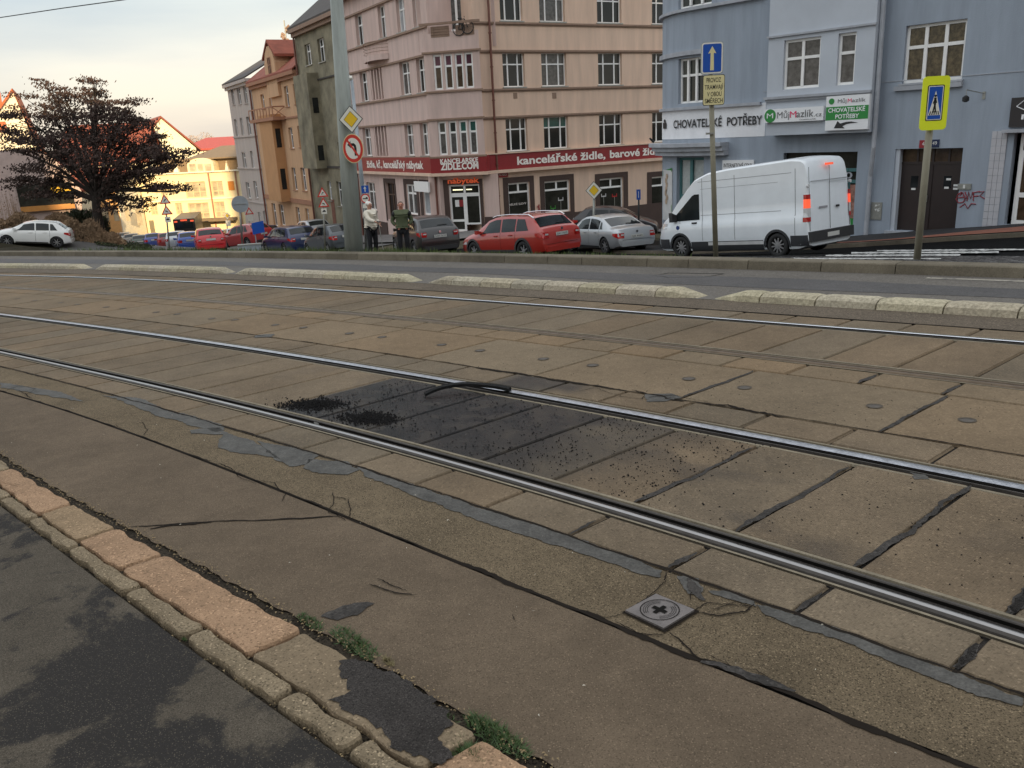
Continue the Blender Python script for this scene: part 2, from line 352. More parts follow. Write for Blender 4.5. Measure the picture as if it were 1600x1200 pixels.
oldpaint=gmat('worn paint',(.36,.33,.28),var=.2,scale=4,fine=.2,fscale=60,dark=(.16,.15,.14),dscale=8,dthr=(.5,.6),rough=.8)
steel=mat('polished rail steel',(.33,.32,.315),rough=.33,metal=1,var=.08,scale=8,bump=.05,bscale=60)
steelB=mat('scuffed rail steel',(.38,.39,.42),rough=.38,metal=1,var=.3,scale=20,bump=.25,bscale=70)
steel2=mat('bright rail steel',(.62,.64,.68),rough=.22,metal=1)
steeldk=mat('dull rail steel',(.055,.047,.04),rough=.6,metal=.3,var=.3,scale=10,bump=.2)
rust=mat('brown rail steel',(.12,.085,.055),rough=.5,metal=.5,var=.25,scale=10,bump=.2)
groove=mat('groove black',(.008,.007,.006),rough=.9,spec=.1)  # near-black colour for rail grooves and cover marks
rim=gmat('pale slab rim',(0.2250,0.1913,0.1387),var=.2,scale=6,fine=.15,rough=.8)
iron=mat('cast iron',(.17,.15,.142),rough=.55,metal=.35,var=.25,scale=9,bump=.5,bscale=80)
rubber=mat('black rubber',(.009,.009,.009),spec=.12,rough=.5,var=.4,scale=15,bump=.4,bscale=80)
stone_dk=mat('black gravel',(.012,.011,.011),rough=.8,var=.5,scale=60,spec=.1)
zinc=mat('galvanised steel',(.34,.34,.31),rough=.5,metal=.6,var=.15,scale=12)
greypole=mat('painted post grey green',(.33,.355,.325),rough=.65,var=.2,scale=2,dirt=.12,streak=True,bump=.08)
white=mat('white paint',(.78,.78,.76),rough=.35,var=.04)
winwhite=mat('window frame white',(.90,.89,.87),rough=.45,var=.06)
winbrown=mat('window frame brown',(.12,.07,.045),rough=.5)
black=mat('matt black',(.012,.012,.013),rough=.5)
def glassm(name,c,rough=.06,wave=0,var=.5,scale=.9):
    m=mat(name,c,rough=rough,var=var,scale=scale,spec=.38)
    return m
G_dark=glassm('window glass dark',(.016,.018,.019)); G_mid=glassm('window glass greenish',(.03,.036,.032)); G_curt=glassm('window glass with net curtain',(.105,.10,.095),.12,scale=6)
G_warm=glassm('window glass brown',(.07,.045,.028),.1,scale=4); G_purple=glassm('window glass purple blind',(.11,.035,.06),.12); G_teal=glassm('window glass teal blind',(.03,.12,.10),.12)
G_bright=glassm('pale window glass',(.4,.42,.44),.1,var=.2,scale=3); G_car=glassm('car glass',(.018,.022,.024),.03)  # pale grey pane colour, then dark car glass
G_shop=glassm('shop window glass',(.03,.03,.025),.08,scale=1.5)
def hnoise(x,y,sc=1.0,seed=0):
    x=np.asarray(x)*sc; y=np.asarray(y)*sc; v=0
    for i,(f,a) in enumerate(((1,.5),(2.1,.27),(4.3,.15),(9.1,.08))):
        v=v+a*np.sin(x*f*1.7+seed+i*2.3+1.9*np.sin(y*f*1.3+i+seed))*np.cos(y*f*1.9-seed*.7+1.3*np.sin(x*f*1.1+i*1.7))
    return v
def sst(a,b,x): 
    t=np.clip((x-a)/(b-a),0,1); return t*t*(3-2*t)
# ================================================================ GROUND
def strip(name,ta,tb,sa,sb,dz,mt,ds=.5,nt_=1,build_as=struct):
    m=MB(); rows=[]; k=int((sb-sa)/ds)+1
    for i in range(k+1):
        s=sa+(sb-sa)*i/k; a,b=ta(s),tb(s)
        rows.append([plane(s,a+(b-a)*j/nt_,dz) for j in range(nt_+1)])
    m.grid(rows); return build_as(name,m,mt)
# base sheet to the horizon
def ground_sheet():
    m=MB(); S=[-400,-250,-150,-90,-60,-40,-25,-15]+[x for x in np.arange(-10,60,1.0)]+[64,70,80,95,115,150,200,300,450]
    O=[0.3,.6,1,1.5,2,3,4,5,6,7,8,9,10,12,14,16,18,20,23,26,30,34,38,43,48,54,60,70,85,100,130,170,230,320,450]
    rows=[]
    for s in S:
        r_=[]
        for t in (-400,-150,-60,-25,-10,-5):
            p=xy(s,t); r_.append((p[0],p[1],pz(max(-20,min(20,p[0])),max(-25,min(25,p[1])))-.25))
        for t in (1,4,8): r_.append(plane(s,t,-.25) if -60<s<60 else (xy(s,t)[0],xy(s,t)[1],-.8))
        k=cKB(min(s,60))
        if s>60: k=cKB(60)
        p=xy(s,k+.05); r_.append((p[0],p[1],float(tz(p[0],p[1]))-.3))
        for o in O:
            p=xy(s,k+o); r_.append((p[0],p[1],float(np.clip(tz(p[0],p[1]),-12,2))-.02))
        rows.append(r_)
    m.grid(rows); return struct('ground',m,earth,smooth=True)
ground_sheet()
strip('joint_base',lambda s:cJ1(s)-.05,lambda s:cSEP(s)+.3,-3,46,-.022,joint)
def dz_groove(c): return c
strip('road_verge',lambda s:cG(max(s,1))+.004+.007*math.sin(s*17)+.006*math.sin(s*43+1),lambda s:cJ1(s)-.012,-3,14,0,asph_fine,.04)
strip('road_strip',lambda s:cJ1(s)+.012,lambda s:cJ2(s)-.012,-3,46,.0,asph_rough,.25)
strip('road_shoulder',lambda s:cO2(s)+.01,lambda s:cSEP(s)+.02,-3,46,0,lane2)
strip('road_lane',lambda s:cSEP(s)+.02,lambda s:cKB(s)+.05,-6,60,.003,lane,1)
strip('lane_wear',lambda s:cSEP(s)+1.05+.08*math.sin(s*.7),lambda s:cKB(s)-.75+.06*math.sin(s*1.3),-6,60,.0065,gmat('worn lane asphalt',(0.0959,0.0912,0.0900),var=.18,scale=.35,fine=.2,fscale=60,speck=.3,sscale=70,rough=.7,bump=.2),1)
strip('lane_line',lambda s:cKB(s)-.30,lambda s:cKB(s)-.20,-4,4.6,.008,oldpaint)
# slabs
def slabs(name,ta,tb,js,mt,gap=.009,ch=.012,sub=None,gm=lambda s,t:0,tvar=.07,warm=0):
    m=MB(); st=[]
    for s0,s1 in zip(js[:-1],js[1:]):
        g=1+random.uniform(-tvar,tvar); wv=random.uniform(-.04,.04)+warm; m.tint=(g*(1+wv),g,g*(1-wv)); dz=random.uniform(-.0025,.002)
        a0,a1=s0+gap,s1-gap; ns=1 if not sub else max(1,int((a1-a0-2*ch)/sub))
        w_=tb((a0+a1)/2)-ta((a0+a1)/2); ntt=1 if not sub else max(1,int(w_/sub))
        fs=[0]+[ch/(a1-a0)+(1-2*ch/(a1-a0))*i/ns for i in range(ns+1)]+[1]
        ft=[0]+[ch/w_+(1-2*ch/w_)*i/ntt for i in range(ntt+1)]+[1]
        rows=[]
        for i,f in enumerate(fs):
            s=a0+(a1-a0)*f; r_=[]
            for j,h in enumerate(ft):
                t=ta(s)+(tb(s)-ta(s))*h; edge=(i in (0,len(fs)-1)) or (j in (0,len(ft)-1))
                r_.append(plane(s,t,dz-(.018 if edge else 0))); st.append((s,t))
            rows.append(r_)
        m.grid(rows)
    o=struct(name,m,mt)
    a=o.data.attributes.new('stain','FLOAT','POINT'); S=np.array(st); v=np.clip(gm(S[:,0],S[:,1]),0,1)*np.ones(len(S)); a.data.foreach_set('value',v.astype(np.float32))
    return o
def wetstain(s,t):
    n1=hnoise(s,t,2.2,1); n2=hnoise(s,t,6,4)
    core=sst(2.55,4.2,s+n1*.5)*(1-sst(6.235,6.25,s))
    a=core*1.0
    b=.55*sst(.8,0,np.hypot((s-2.95)/1.0,(t-3.75)/.5)+n1*.5)
    c=.5*sst(.9,.0,np.hypot((s-2.25)/.45,(t-3.3)/.25)+n1*.6)+.45*sst(.9,.0,np.hypot((s-1.75)/.35,(t-3.22)/.22)+n1*.6)
    near_=.0
    v=np.maximum.reduce([a*(1-.13*sst(.0,.6,n2)-.10*sst(-.2,.6,n1)),b,c,.16*sst(.1,.5,n1)+0*s])
    lite=.35*sst(.9,.2,np.hypot((s-2.9)/.28,(t-3.85)/.25)+n2*.5)
    return np.maximum(v-lite,0)
def wet2(s,t):
    n1=hnoise(s,t,3,2)
    return .8*sst(4.6,4.9,s+n1*.3)*(1-sst(5.3,5.5,s+n1*.2))+.12*sst(.1,.5,n1)
j1=[.93-.595*6+.595*i for i in range(75)]; j2=[2.92-.593*9+.593*i for i in range(75)]; jm=[2.28-1.475*4+1.475*i for i in range(32)]
near1=[j for j in j1 if -1.5<j<8]; far1=[j for j in j1 if j>7.4]
slabs('track_slabs',lambda s:cA(s)+.125,lambda s:cB(s)-.115,near1,concrete,sub=.035,gm=wetstain)
slabs('track_slabs',lambda s:cA(s)+.125,lambda s:cB(s)-.115,far1,concrete,sub=.2,gm=lambda s,t:.12*sst(0,.5,hnoise(s,t,1.5)))
slabs('edge_slabs',lambda s:cJ2(s)+.012,lambda s:cA(s)-.075,j1,concrete,sub=.12,gm=lambda s,t:.1*sst(0,.5,hnoise(s,t,2.5,3)))
slabs('edge_slabs',lambda s:cB(s)+.115,lambda s:cM1(s)-.008,[j+.3 for j in j1],concrete,sub=.12,gm=wet2)
slabs('middle_slabs',lambda s:cM1(s)+.008,lambda s:cM2(s)-.006,jm,concrete2,gap=.007,tvar=.05,warm=.02)
slabs('edge_slabs',lambda s:cM2(s)+.006,lambda s:cC(s)-.075,j2,concrete2,tvar=.07,warm=.03)
slabs('track_slabs',lambda s:cC(s)+.11,lambda s:cD(s)-.11,j2,concrete,sub=.25,gm=lambda s,t:.15*sst(.1,.6,hnoise(s,t,1.6,5)))
slabs('edge_slabs',lambda s:cD(s)+.075,lambda s:cO2(s)-.012,j2,concrete)
# rails
def rail(c,side,label,hm,lm,hw=.030,gw=.055,gd=.036):
    s0,s1=-2.5,44; k=plane(s1,c(s1)); r_=root('tram_rail',plane(3,c(3),-.03),label,'tram rail')
    S=np.concatenate([np.arange(s0,12,.12),np.arange(12,s1,.4)])
    def prof(pr,nm,mt):
        m=MB(); m.grid([[plane(s,c(s)+side*a,b) for a,b in pr] for s in S]); return build(nm,m,mt,r_,smooth=nm=='rail_head')
    prof([(-hw-.012,-.03),(-hw-.003,-.004),(-hw+.008,.005)],'rail_shoulder',lm)
    prof([(-hw+.008,.005),(-hw*.3,.009),(hw*.3,.009),(hw-.009,.005)],'rail_head',hm)
    prof([(hw-.009,.005),(hw+.001,-.006),(hw+.003,-gd),(hw+gw,-gd),(hw+gw+.003,-.006)],'rail_groove',groove)
    prof([(hw+gw+.003,-.006),(hw+gw+.006,-.001),(hw+gw+.018,0),(hw+gw+.022,-.03)],'rail_lip',lm)
    m=MB(); a=hw+.086; b=hw+.094
    m.grid([[plane(s,c(s)+side*a,-.02),plane(s,c(s)+side*(a+.003),.002),plane(s,c(s)+side*(a+.022),.0025),plane(s,c(s)+side*(a+.03),-.01)] for s in S if not(.0<(s-.93)%.595<.0)])
    build('concrete_rim',m,rim,r_)
    m=MB(); m.grid([[plane(s,c(s)-side*(hw+.03),-.02),plane(s,c(s)-side*(hw+.032),.001),plane(s,c(s)-side*(hw+.047),.001)] for s in S]); build('concrete_rim',m,rim,r_)
    return r_
rail(cA,1,'nearest polished tram rail, with a wide black groove on its far side',steel,steeldk,.023)
rail(cB,-1,'second tram rail from the kerb, grey scuffed head beside the spilled gravel',steelB,steeldk,.044,.016,.02)
rail(cC,1,'dull brown tram rail, third one across, beyond the round caps',rust,rust,.026,.04,.02)
rail(cD,-1,'farthest tram rail, shining bright blue-white near the pale separator stones',steel2,steeldk,.030,.012,.015)
# helpers for cracks / patches on the near plane
def dense(pts,step=.03):
    o=[]
    for a,b in zip(pts[:-1],pts[1:]):
        a=np.array(a,float); b=np.array(b,float); k=max(1,int(np.linalg.norm(b-a)/step))
        for i in range(k): o.append(a+(b-a)*i/k)
    o.append(np.array(pts[-1],float)); return o
def ribbon(mb,pts,wd,jit=.5,wob=.006,dz=.004,step=.03):
    P=dense([p[:2] for p in pts],step); n=len(P); rows=[]; ph=random.random()*50; acc=0
    for i in range(n):
        d=P[min(i+1,n-1)]-P[max(i-1,0)]; d/=np.linalg.norm(d)+1e-9; q=np.array([-d[1],d[0]]); acc+=step
        o=wob*(math.sin(acc*9+ph)+.7*math.sin(acc*23+ph*2)+random.uniform(-.6,.6)); w_=wd*(1+jit*(.6*math.sin(acc*5+ph)+random.uniform(-.5,.5)))*(min(1,.3+min(i,n-1-i)/4))
        w2=wd*(1+jit*(.6*math.sin(acc*7+2*ph)+random.uniform(-.5,.5)))*(min(1,.3+min(i,n-1-i)/4))
        a=P[i]+q*(o-w_/2); b=P[i]+q*(o+w2/2); rows.append([(a[0],a[1],pz(a[0],a[1])+dz),(b[0],b[1],pz(b[0],b[1])+dz)])
    mb.grid(rows)
def blob(mb,pix,jit=.010,dz=.004,step=.016,world=False):
    P=pix if world else [near(*p)[:2] for p in pix]
    D=dense(list(P)+[P[0]],step)[:-1]; ph=random.random()*20; D=[p+jit*np.array([hnoise(p[0]+ph,p[1],6,1)*2.2+hnoise(p[0],p[1]+ph,21,3)*1.2,hnoise(p[0],p[1]+ph,6,5)*2.2+hnoise(p[0]+ph,p[1],21,7)*1.2])+rng.normal(0,jit*.16,2) for p in D]
    v=[Vector((p[0],p[1],0)) for p in D]
    from mathutils.geometry import tessellate_polygon
    mb.add([(p[0],p[1],pz(p[0],p[1])+dz) for p in D],[tuple(t) for t in tessellate_polygon([v])])
def pxl(l): return [near(*p) for p in l]
m=MB()   # long cracks and crazing
ribbon(m,[plane(s,cJ1(s)) for s in np.arange(0,13,.25)],.014,.5,.004,.0035)
ribbon(m,[plane(s,cJ1(s)) for s in np.arange(.3,3.0,.2)],.02,.6,.008,.0038)
ribbon(m,[plane(s,cJ2(s)) for s in np.arange(.2,22,.25)],.017,.6,.004,.0045)
ribbon(m,[plane(s,cM1(s)) for s in np.arange(1,22,.25)],.014,.6,.005)
ribbon(m,[plane(s,cM1(s)-.01) for s in np.arange(4.2,6.0,.1)],.03,.7,.008,.0045)
ribbon(m,[plane(s,cM1(s)) for s in np.arange(2.9,4.2,.1)],.022,.8,.022,.0045)
ribbon(m,[plane(s,cO2(s)) for s in np.arange(1,24,.4)],.012,.5,.004)
ribbon(m,pxl([(205,824),(330,816),(430,812),(530,808)]),.012,.7,.004)
ribbon(m,pxl([(235,828),(270,821),(330,817)]),.02,.8,.006)
for l in ([(800,962),(805,970)],[(940,967),(975,958),(1012,936),(1040,910),(1045,895)],[(1085,957),(1105,942),(1150,945),(1175,950),(1150,940),(1110,955)],[(1085,958),(1120,965),(1165,957),(1180,946)],
          [(1037,986),(1058,968),(1085,958)],[(1044,990),(1090,1030),(1130,1040),(1165,1055),(1200,1070)],[(960,972),(1000,990),(1040,992)],[(1075,905),(1090,915),(1078,940)],
          [(520,770),(522,790),(515,800),(540,815)],[(515,775),(545,782),(550,795),(545,808),(530,806)],[(400,752),(430,755),(445,772),(440,785)],[(210,665),(222,660),(232,672),(222,682)],
          [(5,612),(30,603),(55,608),(40,618)],[(20,606),(50,622)],[(340,725),(360,732),(375,745),(400,757)],[(300,715),(330,722)],[(182,664),(190,670)],[(905,612),(930,606),(970,620),(1005,625),(1008,618)],
          [(1015,622),(1050,618),(1100,627),(1125,634)],[(1200,1062),(1180,1050),(1150,1048),(1130,1035),(1100,1020)],[(575,915),(620,928),(650,932)],[(590,905),(640,925)]):
    ribbon(m,pxl(l),.0055,.9,.006,.0055,.014)
struct('pavement_cracks',m,crack)
m=MB()   # blue-grey sealing patches along the slab edge
for l in ([(160,618),(215,622),(260,640),(300,650),(345,664),(352,672),(340,676),(290,662),(240,648),(185,625)],
          [(300,672),(345,668),(352,676),(395,690),(425,708),(440,718),(405,712),(360,706),(340,698),(348,680),(318,678),(298,678)],
          [(400,690),(470,702),(500,712),(480,726),(455,730),(440,722),(415,706)],[(480,718),(540,722),(560,735),(545,742),(495,740),(475,732)],
          [(552,728),(640,757),(720,784),(790,805),(860,830),(930,852),(985,870),(1035,892),(1028,903),(985,893),(930,872),(860,850),(800,832),(720,803),(640,772),(570,745)],
          [(1060,903),(1095,905),(1098,925),(1085,932),(1070,928),(1068,915)],[(1100,925),(1140,925),(1175,935),(1180,948),(1150,940),(1120,934)],
          [(1180,944),(1260,965),(1350,1000),(1460,1040),(1540,1072),(1600,1095),(1600,1106),(1530,1088),(1470,1066),(1400,1040),(1330,1008),(1260,985),(1200,962)],
          [(1008,617),(1050,616),(1065,622),(1035,628),(1012,628)],[(0,598),(40,604),(100,614),(130,628),(90,622),(40,612),(0,606)],[(400,524),(430,522),(425,527),(395,528)],
          [(1420,738),(1445,742),(1455,750),(1430,750)],[(490,660),(500,662),(496,666)]):
    blob(m,l,.009)
struct('bitumen_patches',m,bitumen)
m=MB()
for i,(a,b) in enumerate(((1.0,.05),(1.52,.03),(.93,.055),(2.12,.03),(2.71,.03))):
    s=j1[6+round((a-.93)/.595)]
    ribbon(m,[plane(s,t) for t in np.arange(cA(s)+.13,cB(s)-.12,.1)],b,.6,.008,.004,.025)
    ribbon(m,[plane(s,t) for t in np.arange(cJ2(s)+.02,cA(s)-.09,.1)],b*.9,.6,.006,.004,.025)
for s in (2.28,3.755): ribbon(m,[plane(s,t) for t in np.arange(cM1(s),cM2(s),.1)],.03,.5,.006,.004)
for j in (2,3,4,5): 
    s=j2[7+j-3]; ribbon(m,[plane(s,t) for t in np.arange(cM2(s),cC(s)-.08,.1)],.035,.5,.006,.004)
for l,wd in (([(1095,1035),(1165,1052),(1240,1085)],.04),([(1075,905),(1100,940)],.05)): ribbon(m,pxl(l),wd,.8,.01,.0062)
blob(m,[(500,965),(540,948),(570,940),(585,942),(565,962),(530,972),(515,970)],.012)
struct('dark_joint_fill',m,darkbit)
# sidewalk, kerb stones
strip('sidewalk',lambda s:-7,lambda s:cTL(max(min(s,9),1.2))-.01,-3,9,.012,asph_side,.1,nt_=6)
def stone(name,corners,mt,label=None,z1=.02,bev=.015):
    P=[np.array(p) for p in corners]; c=sum(P)/4; m=MB()
    def dd(Q,step=.02): return dense(list(Q)+[Q[0]],step)[:-1]
    ring=dd(P); ring=[p+rng.normal(0,.0035,2) for p in ring]
    # round the corners
    k=len(ring); ring=[(ring[i-1]+ring[i]+ring[(i+1)%k])/3 for i in range(k)]; ring=[p+(np.array((math.sin(p[0]*31),math.cos(p[1]*27)))*.005) for p in ring]
    def lev(sh,z): return [(p[0]+(c[0]-p[0])*0+(c-p)[0]/np.linalg.norm(c-p)*sh,p[1]+(c-p)[1]/np.linalg.norm(c-p)*sh,pz(*p)+z+(rng.normal(0,.001) if z>0 else 0)) for p in ring]
    R_=[lev(0,-.08),lev(.002,z1-bev),lev(bev*.5,z1-bev*.25),lev(bev*1.4,z1)]; b=len(m.v)
    for i in range(3):
        for j in range(k):
            a=R_[i]; e_=R_[i+1]; m.quad(a[j],a[(j+1)%k],e_[(j+1)%k],e_[j])
    top=R_[3]; cc=(c[0],c[1],pz(*c)+z1+.002)
    for j in range(k): m.add([top[j],top[(j+1)%k],cc],[(0,1,2)])
    o=build(name,m,mt,None,recalc=True); o['kind']='structure'; return o
def slab_between(s0,s1,ca,cb,mt,g=.010,name='kerb_slab',z1=.018):
    s0,s1=sorted((s0,s1)); a=lambda c,s:xy(s,c(s))
    stone(name,[a(ca,s0+g)+ET*g,a(ca,s1-g)+ET*g,a(cb,s1-g)-ET*g,a(cb,s0+g)-ET*g],mt,z1=z1)
gG=lambda s:cG(s)-.045
def s_of(px,py): p=near(px,py); return stof(p[0],p[1])[0]
gj=[s_of(-250,610),s_of(-120,655),s_of(37,730),s_of(130,786),s_of(195,825),s_of(270,865),s_of(488,984),s_of(765,1146),s_of(1050,1330),s_of(1500,1600)]
gmts=[granite_t,granite_g,granite_o,granite_t,granite_o,granite_o,granite_b,granite_o,granite_t]
for i in range(len(gj)-1): slab_between(gj[i],gj[i+1],cTR,gG,gmts[i])
tj=[s_of(-60,748),s_of(20,780),s_of(65,812),s_of(130,857),s_of(225,922),s_of(325,987),s_of(470,1084),s_of(580,1157),s_of(720,1260),s_of(900,1400)]
for i in range(len(tj)-1): slab_between(tj[i],tj[i+1],cTL,cTR,granite_g,name='kerb_stone',z1=.028)
strip('gutter_dirt',lambda s:cTL(s)-.06,lambda s:cG(s)+.03,.2,9,-.010,gmat('gutter soil',(.045,.036,.026),var=.4,scale=9,fine=.5,fscale=120,speck=1,sscale=110,rough=1,bump=1.2,bscale=90),.1)
m=MB(); blob(m,[(530,1040),(560,1035),(590,1048),(622,1062),(668,1090),(700,1120),(706,1150),(690,1162),(700,1180),(712,1197),(690,1205),(640,1195),(590,1150),(540,1112),(512,1098),(545,1090),(548,1075),(540,1060)],.016,.0225,.014); struct('crumbled_patch',m,tarred)
# black stains and leaves on the sidewalk edge
m=MB()
for s in np.arange(1.2,6.2,.05): pass
if 0: blob(m,[(120,858),(170,915),(215,965),(300,1030),(420,1120),(440,1140),(400,1135),(330,1080),(270,1035),(240,1000),(180,960),(130,900),(105,868)],.02,.0165,.05)

# weeds, leaf litter
gr=mat('weed green',(.05,.09,.022),rough=.6,var=.5,scale=30); grd=mat('dry grass',(.22,.18,.09),rough=.8,var=.4,scale=20); litter=mat('leaf litter',(.26,.19,.10),rough=.9,var=.6,scale=60)
def weeds(px,py,n,rad,h,label,mt=gr):
    c=near(px,py); m=MB()
    for i in range(n):
        a=random.random()*6.28; r_=.8*rad*math.sqrt(random.random()); s_=r_*math.cos(a)*1.6; t=r_*math.sin(a)*.45
        p=c[:2]+ES*s_+ET*t; 
        for k in range(3): m.blade((p[0],p[1],pz(*p)),h*.62*random.uniform(.3,1)*(1-.5*r_/rad),.0022,h*.5)
    tagit(build('weed_tuft',m,mt),label,'weed','weeds growing along the kerb joint')
weeds(553,1005,230,.13,.05,'thick green weed tuft beside the patched beige kerb slab')
weeds(485,972,120,.08,.035,'small green weed at the lower tip of the long orange slab')
weeds(775,1150,260,.12,.06,'green weed tuft at the bottom edge, near end of the patched slab')
weeds(735,1180,230,.10,.06,'spreading green weed in the gap between patched slab and last orange stone')
weeds(237,873,90,.05,.02,'tiny green weed on the joint between two orange slabs')
weeds(30,783,60,.05,.02,'small moss tuft between the first thin kerb stones')
weeds(695,1122,60,.07,.03,'low weed in the gutter just above the tuft at the picture bottom')
weeds(286,996,40,.03,.02,'moss tuft on a thin kerbstone joint beside the sidewalk')
weeds(607,1035,40,.03,.05,'dry straw-coloured weed standing in the gutter',grd)
m=MB()
for i in range(1700):
    s=random.uniform(.9,7); c=random.choice([cG,cG,cG,cTR,cTL]); t=c(s)+random.gauss(0,.02); p=xy(s,t); z=pz(*p)+.006; r_=random.uniform(.002,.008); a=random.random()*6
    m.add([(p[0]+math.cos(a)*r_,p[1]+math.sin(a)*r_,z),(p[0]+math.cos(a+1.7)*r_*.6,p[1]+math.sin(a+1.7)*r_*.6,z+.003),(p[0]+math.cos(a+3.1)*r_,p[1]+math.sin(a+3.1)*r_,z+.001),(p[0]+math.cos(a+4.7)*r_*.6,p[1]+math.sin(a+4.7)*r_*.6,z+.004)],[(0,1,2,3)])
tagit(build('leaf_litter',m,litter),'scattered dry leaf bits and crumbs along the kerb joints','litter',kind='stuff')
# small fallen leaves / twigs as debris on the asphalt
m=MB()
for i in range(70):
    s=random.uniform(.8,8); t=random.uniform(cG(s)+.03,cJ2(s)); p=xy(s,t); z=pz(*p)+.005; r_=random.uniform(.003,.009); a=random.random()*6
    m.add([(p[0]+math.cos(a)*r_,p[1]+math.sin(a)*r_,z),(p[0]+math.cos(a+1.7)*r_*.6,p[1]+math.sin(a+1.7)*r_*.6,z+.002),(p[0]+math.cos(a+3.1)*r_,p[1]+math.sin(a+3.1)*r_,z)],[(0,1,2)])
tagit(build('debris',m,mat('pale chips',(.5,.45,.36),var=.5,scale=30)),'pale stone chips strewn over the brown asphalt','debris',kind='stuff')
# gravel
def gravel(name,pts,label):
    m=MB()
    for (s,t,r_,h) in pts:
        p=xy(s,t); z=pz(*p)+r_*.4+h; q=[(r_*random.uniform(.7,1.2),0,0),(0,r_*random.uniform(.7,1.2),0),(-r_*random.uniform(.7,1.2),0,0),(0,-r_*random.uniform(.7,1.2),0),(0,0,r_*random.uniform(.6,1)),(0,0,-r_*.7)]
        a=random.random()*6; ca,sa=math.cos(a),math.sin(a)
        m.add([(p[0]+x*ca-y*sa,p[1]+x*sa+y*ca,z+w_) for x,y,w_ in q],[(0,1,4),(1,2,4),(2,3,4),(3,0,4),(1,0,5),(2,1,5),(3,2,5),(0,3,5)])
    tagit(build(name,m,stone_dk),label,'gravel',kind='stuff')
def pile(px,py,n,sa,sb,rot=0):
    c=near(px,py); s0,t0=stof(c[0],c[1]); L=[]
    for i in range(n):
        g=random.gauss(0,1); k=random.gauss(0,1); r_=random.uniform(.004,.012); L.append((s0+sa*g,t0+sb*k,r_,max(0,.014*(1-.5*(g*g+k*k)))*random.random()))
    return L
def shape(px,py,n,ax,ay,tl=0):
    c=near(px,py); L=[]
    for i in range(n):
        g=random.gauss(0,1); k=random.gauss(0,1); p=near(px+ax*g+tl*k,py+ay*k); s_,t_=stof(p[0],p[1]); L.append((s_,t_,random.uniform(.003,.0105),max(0,.013*(1-.5*(g*g+k*k)))*random.random()))
    return L
gravel('gravel_pile',[q for q in shape(490,632,1300,27,4.5,-4) if q[1]>cA(q[0])+.12],'black gravel heap at the left end of the dark stain, against the nearest rail')
gravel('gravel_pile',[q for q in shape(577,654,1300,20,5) if q[1]>cA(q[0])+.12],'rounder black gravel heap in the middle of the dark stained slabs')
L=[]
for i in range(3300):
    s=random.uniform(2.6,6.1) if random.random()<.86 else random.uniform(.6,3); f=random.random(); t=cA(s)+.14+(cB(s)-cA(s)-.27)*f
    if random.random()<.35+.65*(hnoise(s,t,2.5,3)>.0): L.append((s,t,random.choice([.002,.003,.003,.004,.005,.007]),0))
for i in range(130):
    s=random.uniform(1.5,6); t=random.uniform(cM1(s),cC(s)); L.append((s,t,.004,0))
gravel('loose_gravel',L,'fine black grit strewn across the stained track slabs')
# round caps between the tracks
capp=[(27,467),(54,470),(95,473),(121,476),(166,480),(192,482),(244,488),(277,491),(331,498),(367,500),(430,508),(474,512),(546,521),(597,527),(690,539),(750,548),(849,561),(926,571),(1076,592),(1163,606),(1366,635),(1511,657)]
prev=None
for i,(a,b) in enumerate(capp):
    p=near(a,b); 
    if prev is None:
        m=MB(); mm=MB(); K=18
        cz=pz(p[0],p[1])
        r1=[(.056*math.cos(2*math.pi*k/K)*random.uniform(.95,1.05),.056*math.sin(2*math.pi*k/K)*random.uniform(.95,1.05)) for k in range(K)]
        m.add([(x,y,.0045+PA*x+PB*y) for x,y in r1]+[(x*.72,y*.72,.0045+PA*x+PB*y) for x,y in r1],[(k,(k+1)%K,K+(k+1)%K,K+k) for k in range(K)])
        mm.add([(x*.72,y*.72,.003+PA*x+PB*y) for x,y in r1],[tuple(range(K))])
        r_=root('drain_cover',(0,0,0),'x','cap'); build('dirt_ring',m,mat('ring dirt',(.075,.06,.045),rough=1),r_,local=True); build('cap_plate',mm,mat('cap iron',(.075,.062,.05),rough=.7,var=.3,scale=20),r_,local=True); prev=r_
    else:
        r_=prev.copy(); col.objects.link(r_)
        for ch in prev.children:
            c2=ch.copy(); col.objects.link(c2); c2.parent=r_
    r_.location=(p[0],p[1],pz(p[0],p[1])); r_['category']='cap'; r_['group']='round caps in the slabs between the two tracks'; r_['label']='small dark round cap set in the middle concrete slabs'
# manhole cover
c4=[near(977,958),near(1025,932),near(1085,957),near(1037,986)]; cc=sum(c4)/4
r_=root('utility_cover',cc,'square cast iron cover with a cross in a circle, set in rough asphalt','utility cover')
m=MB(); m.prism([tuple(np.add(p,(0,0,-.02))) for p in c4],(0,0,.034)); 
ax=(c4[3]-c4[0]); ax/=np.linalg.norm(ax); ay=np.cross((0,0,1),ax)
def ring(mb,r1,r2,z,K=40,a0=0,a1=2*math.pi,mi=0):
    rr=[]
    for k in range(K+1):
        a=a0+(a1-a0)*k/K; rr.append([tuple(cc+ax*math.cos(a)*q+ay*math.sin(a)*q+np.array((0,0,z))) for q in (r1,r2)])
    mb.grid(rr,mi)
build('cover_plate',m,iron,r_)
m=MB(); ring(m,.076,.080,.0165)
for q in (.065,.057,.049): ring(m,q,q+.002,.0165,a0=2.2,a1=4.3); ring(m,q,q+.002,.0165,a0=-.9,a1=1.2)
for A_,B_ in ((.034,.010),(.010,.034)):
    m.poly([tuple(cc+ax*i*A_+ay*j*B_+np.array((0,0,.0168+.0004*(A_>B_)))) for i,j in ((-1,-1),(1,-1),(1,1),(-1,1))])
build('cover_marks',m,groove,r_)
m=MB(); P4=[cc+(p-cc)*1.13 for p in c4]; blob(m,[p[:2] for p in P4],.003,.0058,.02,world=True); struct('cover_gap',m,crack)
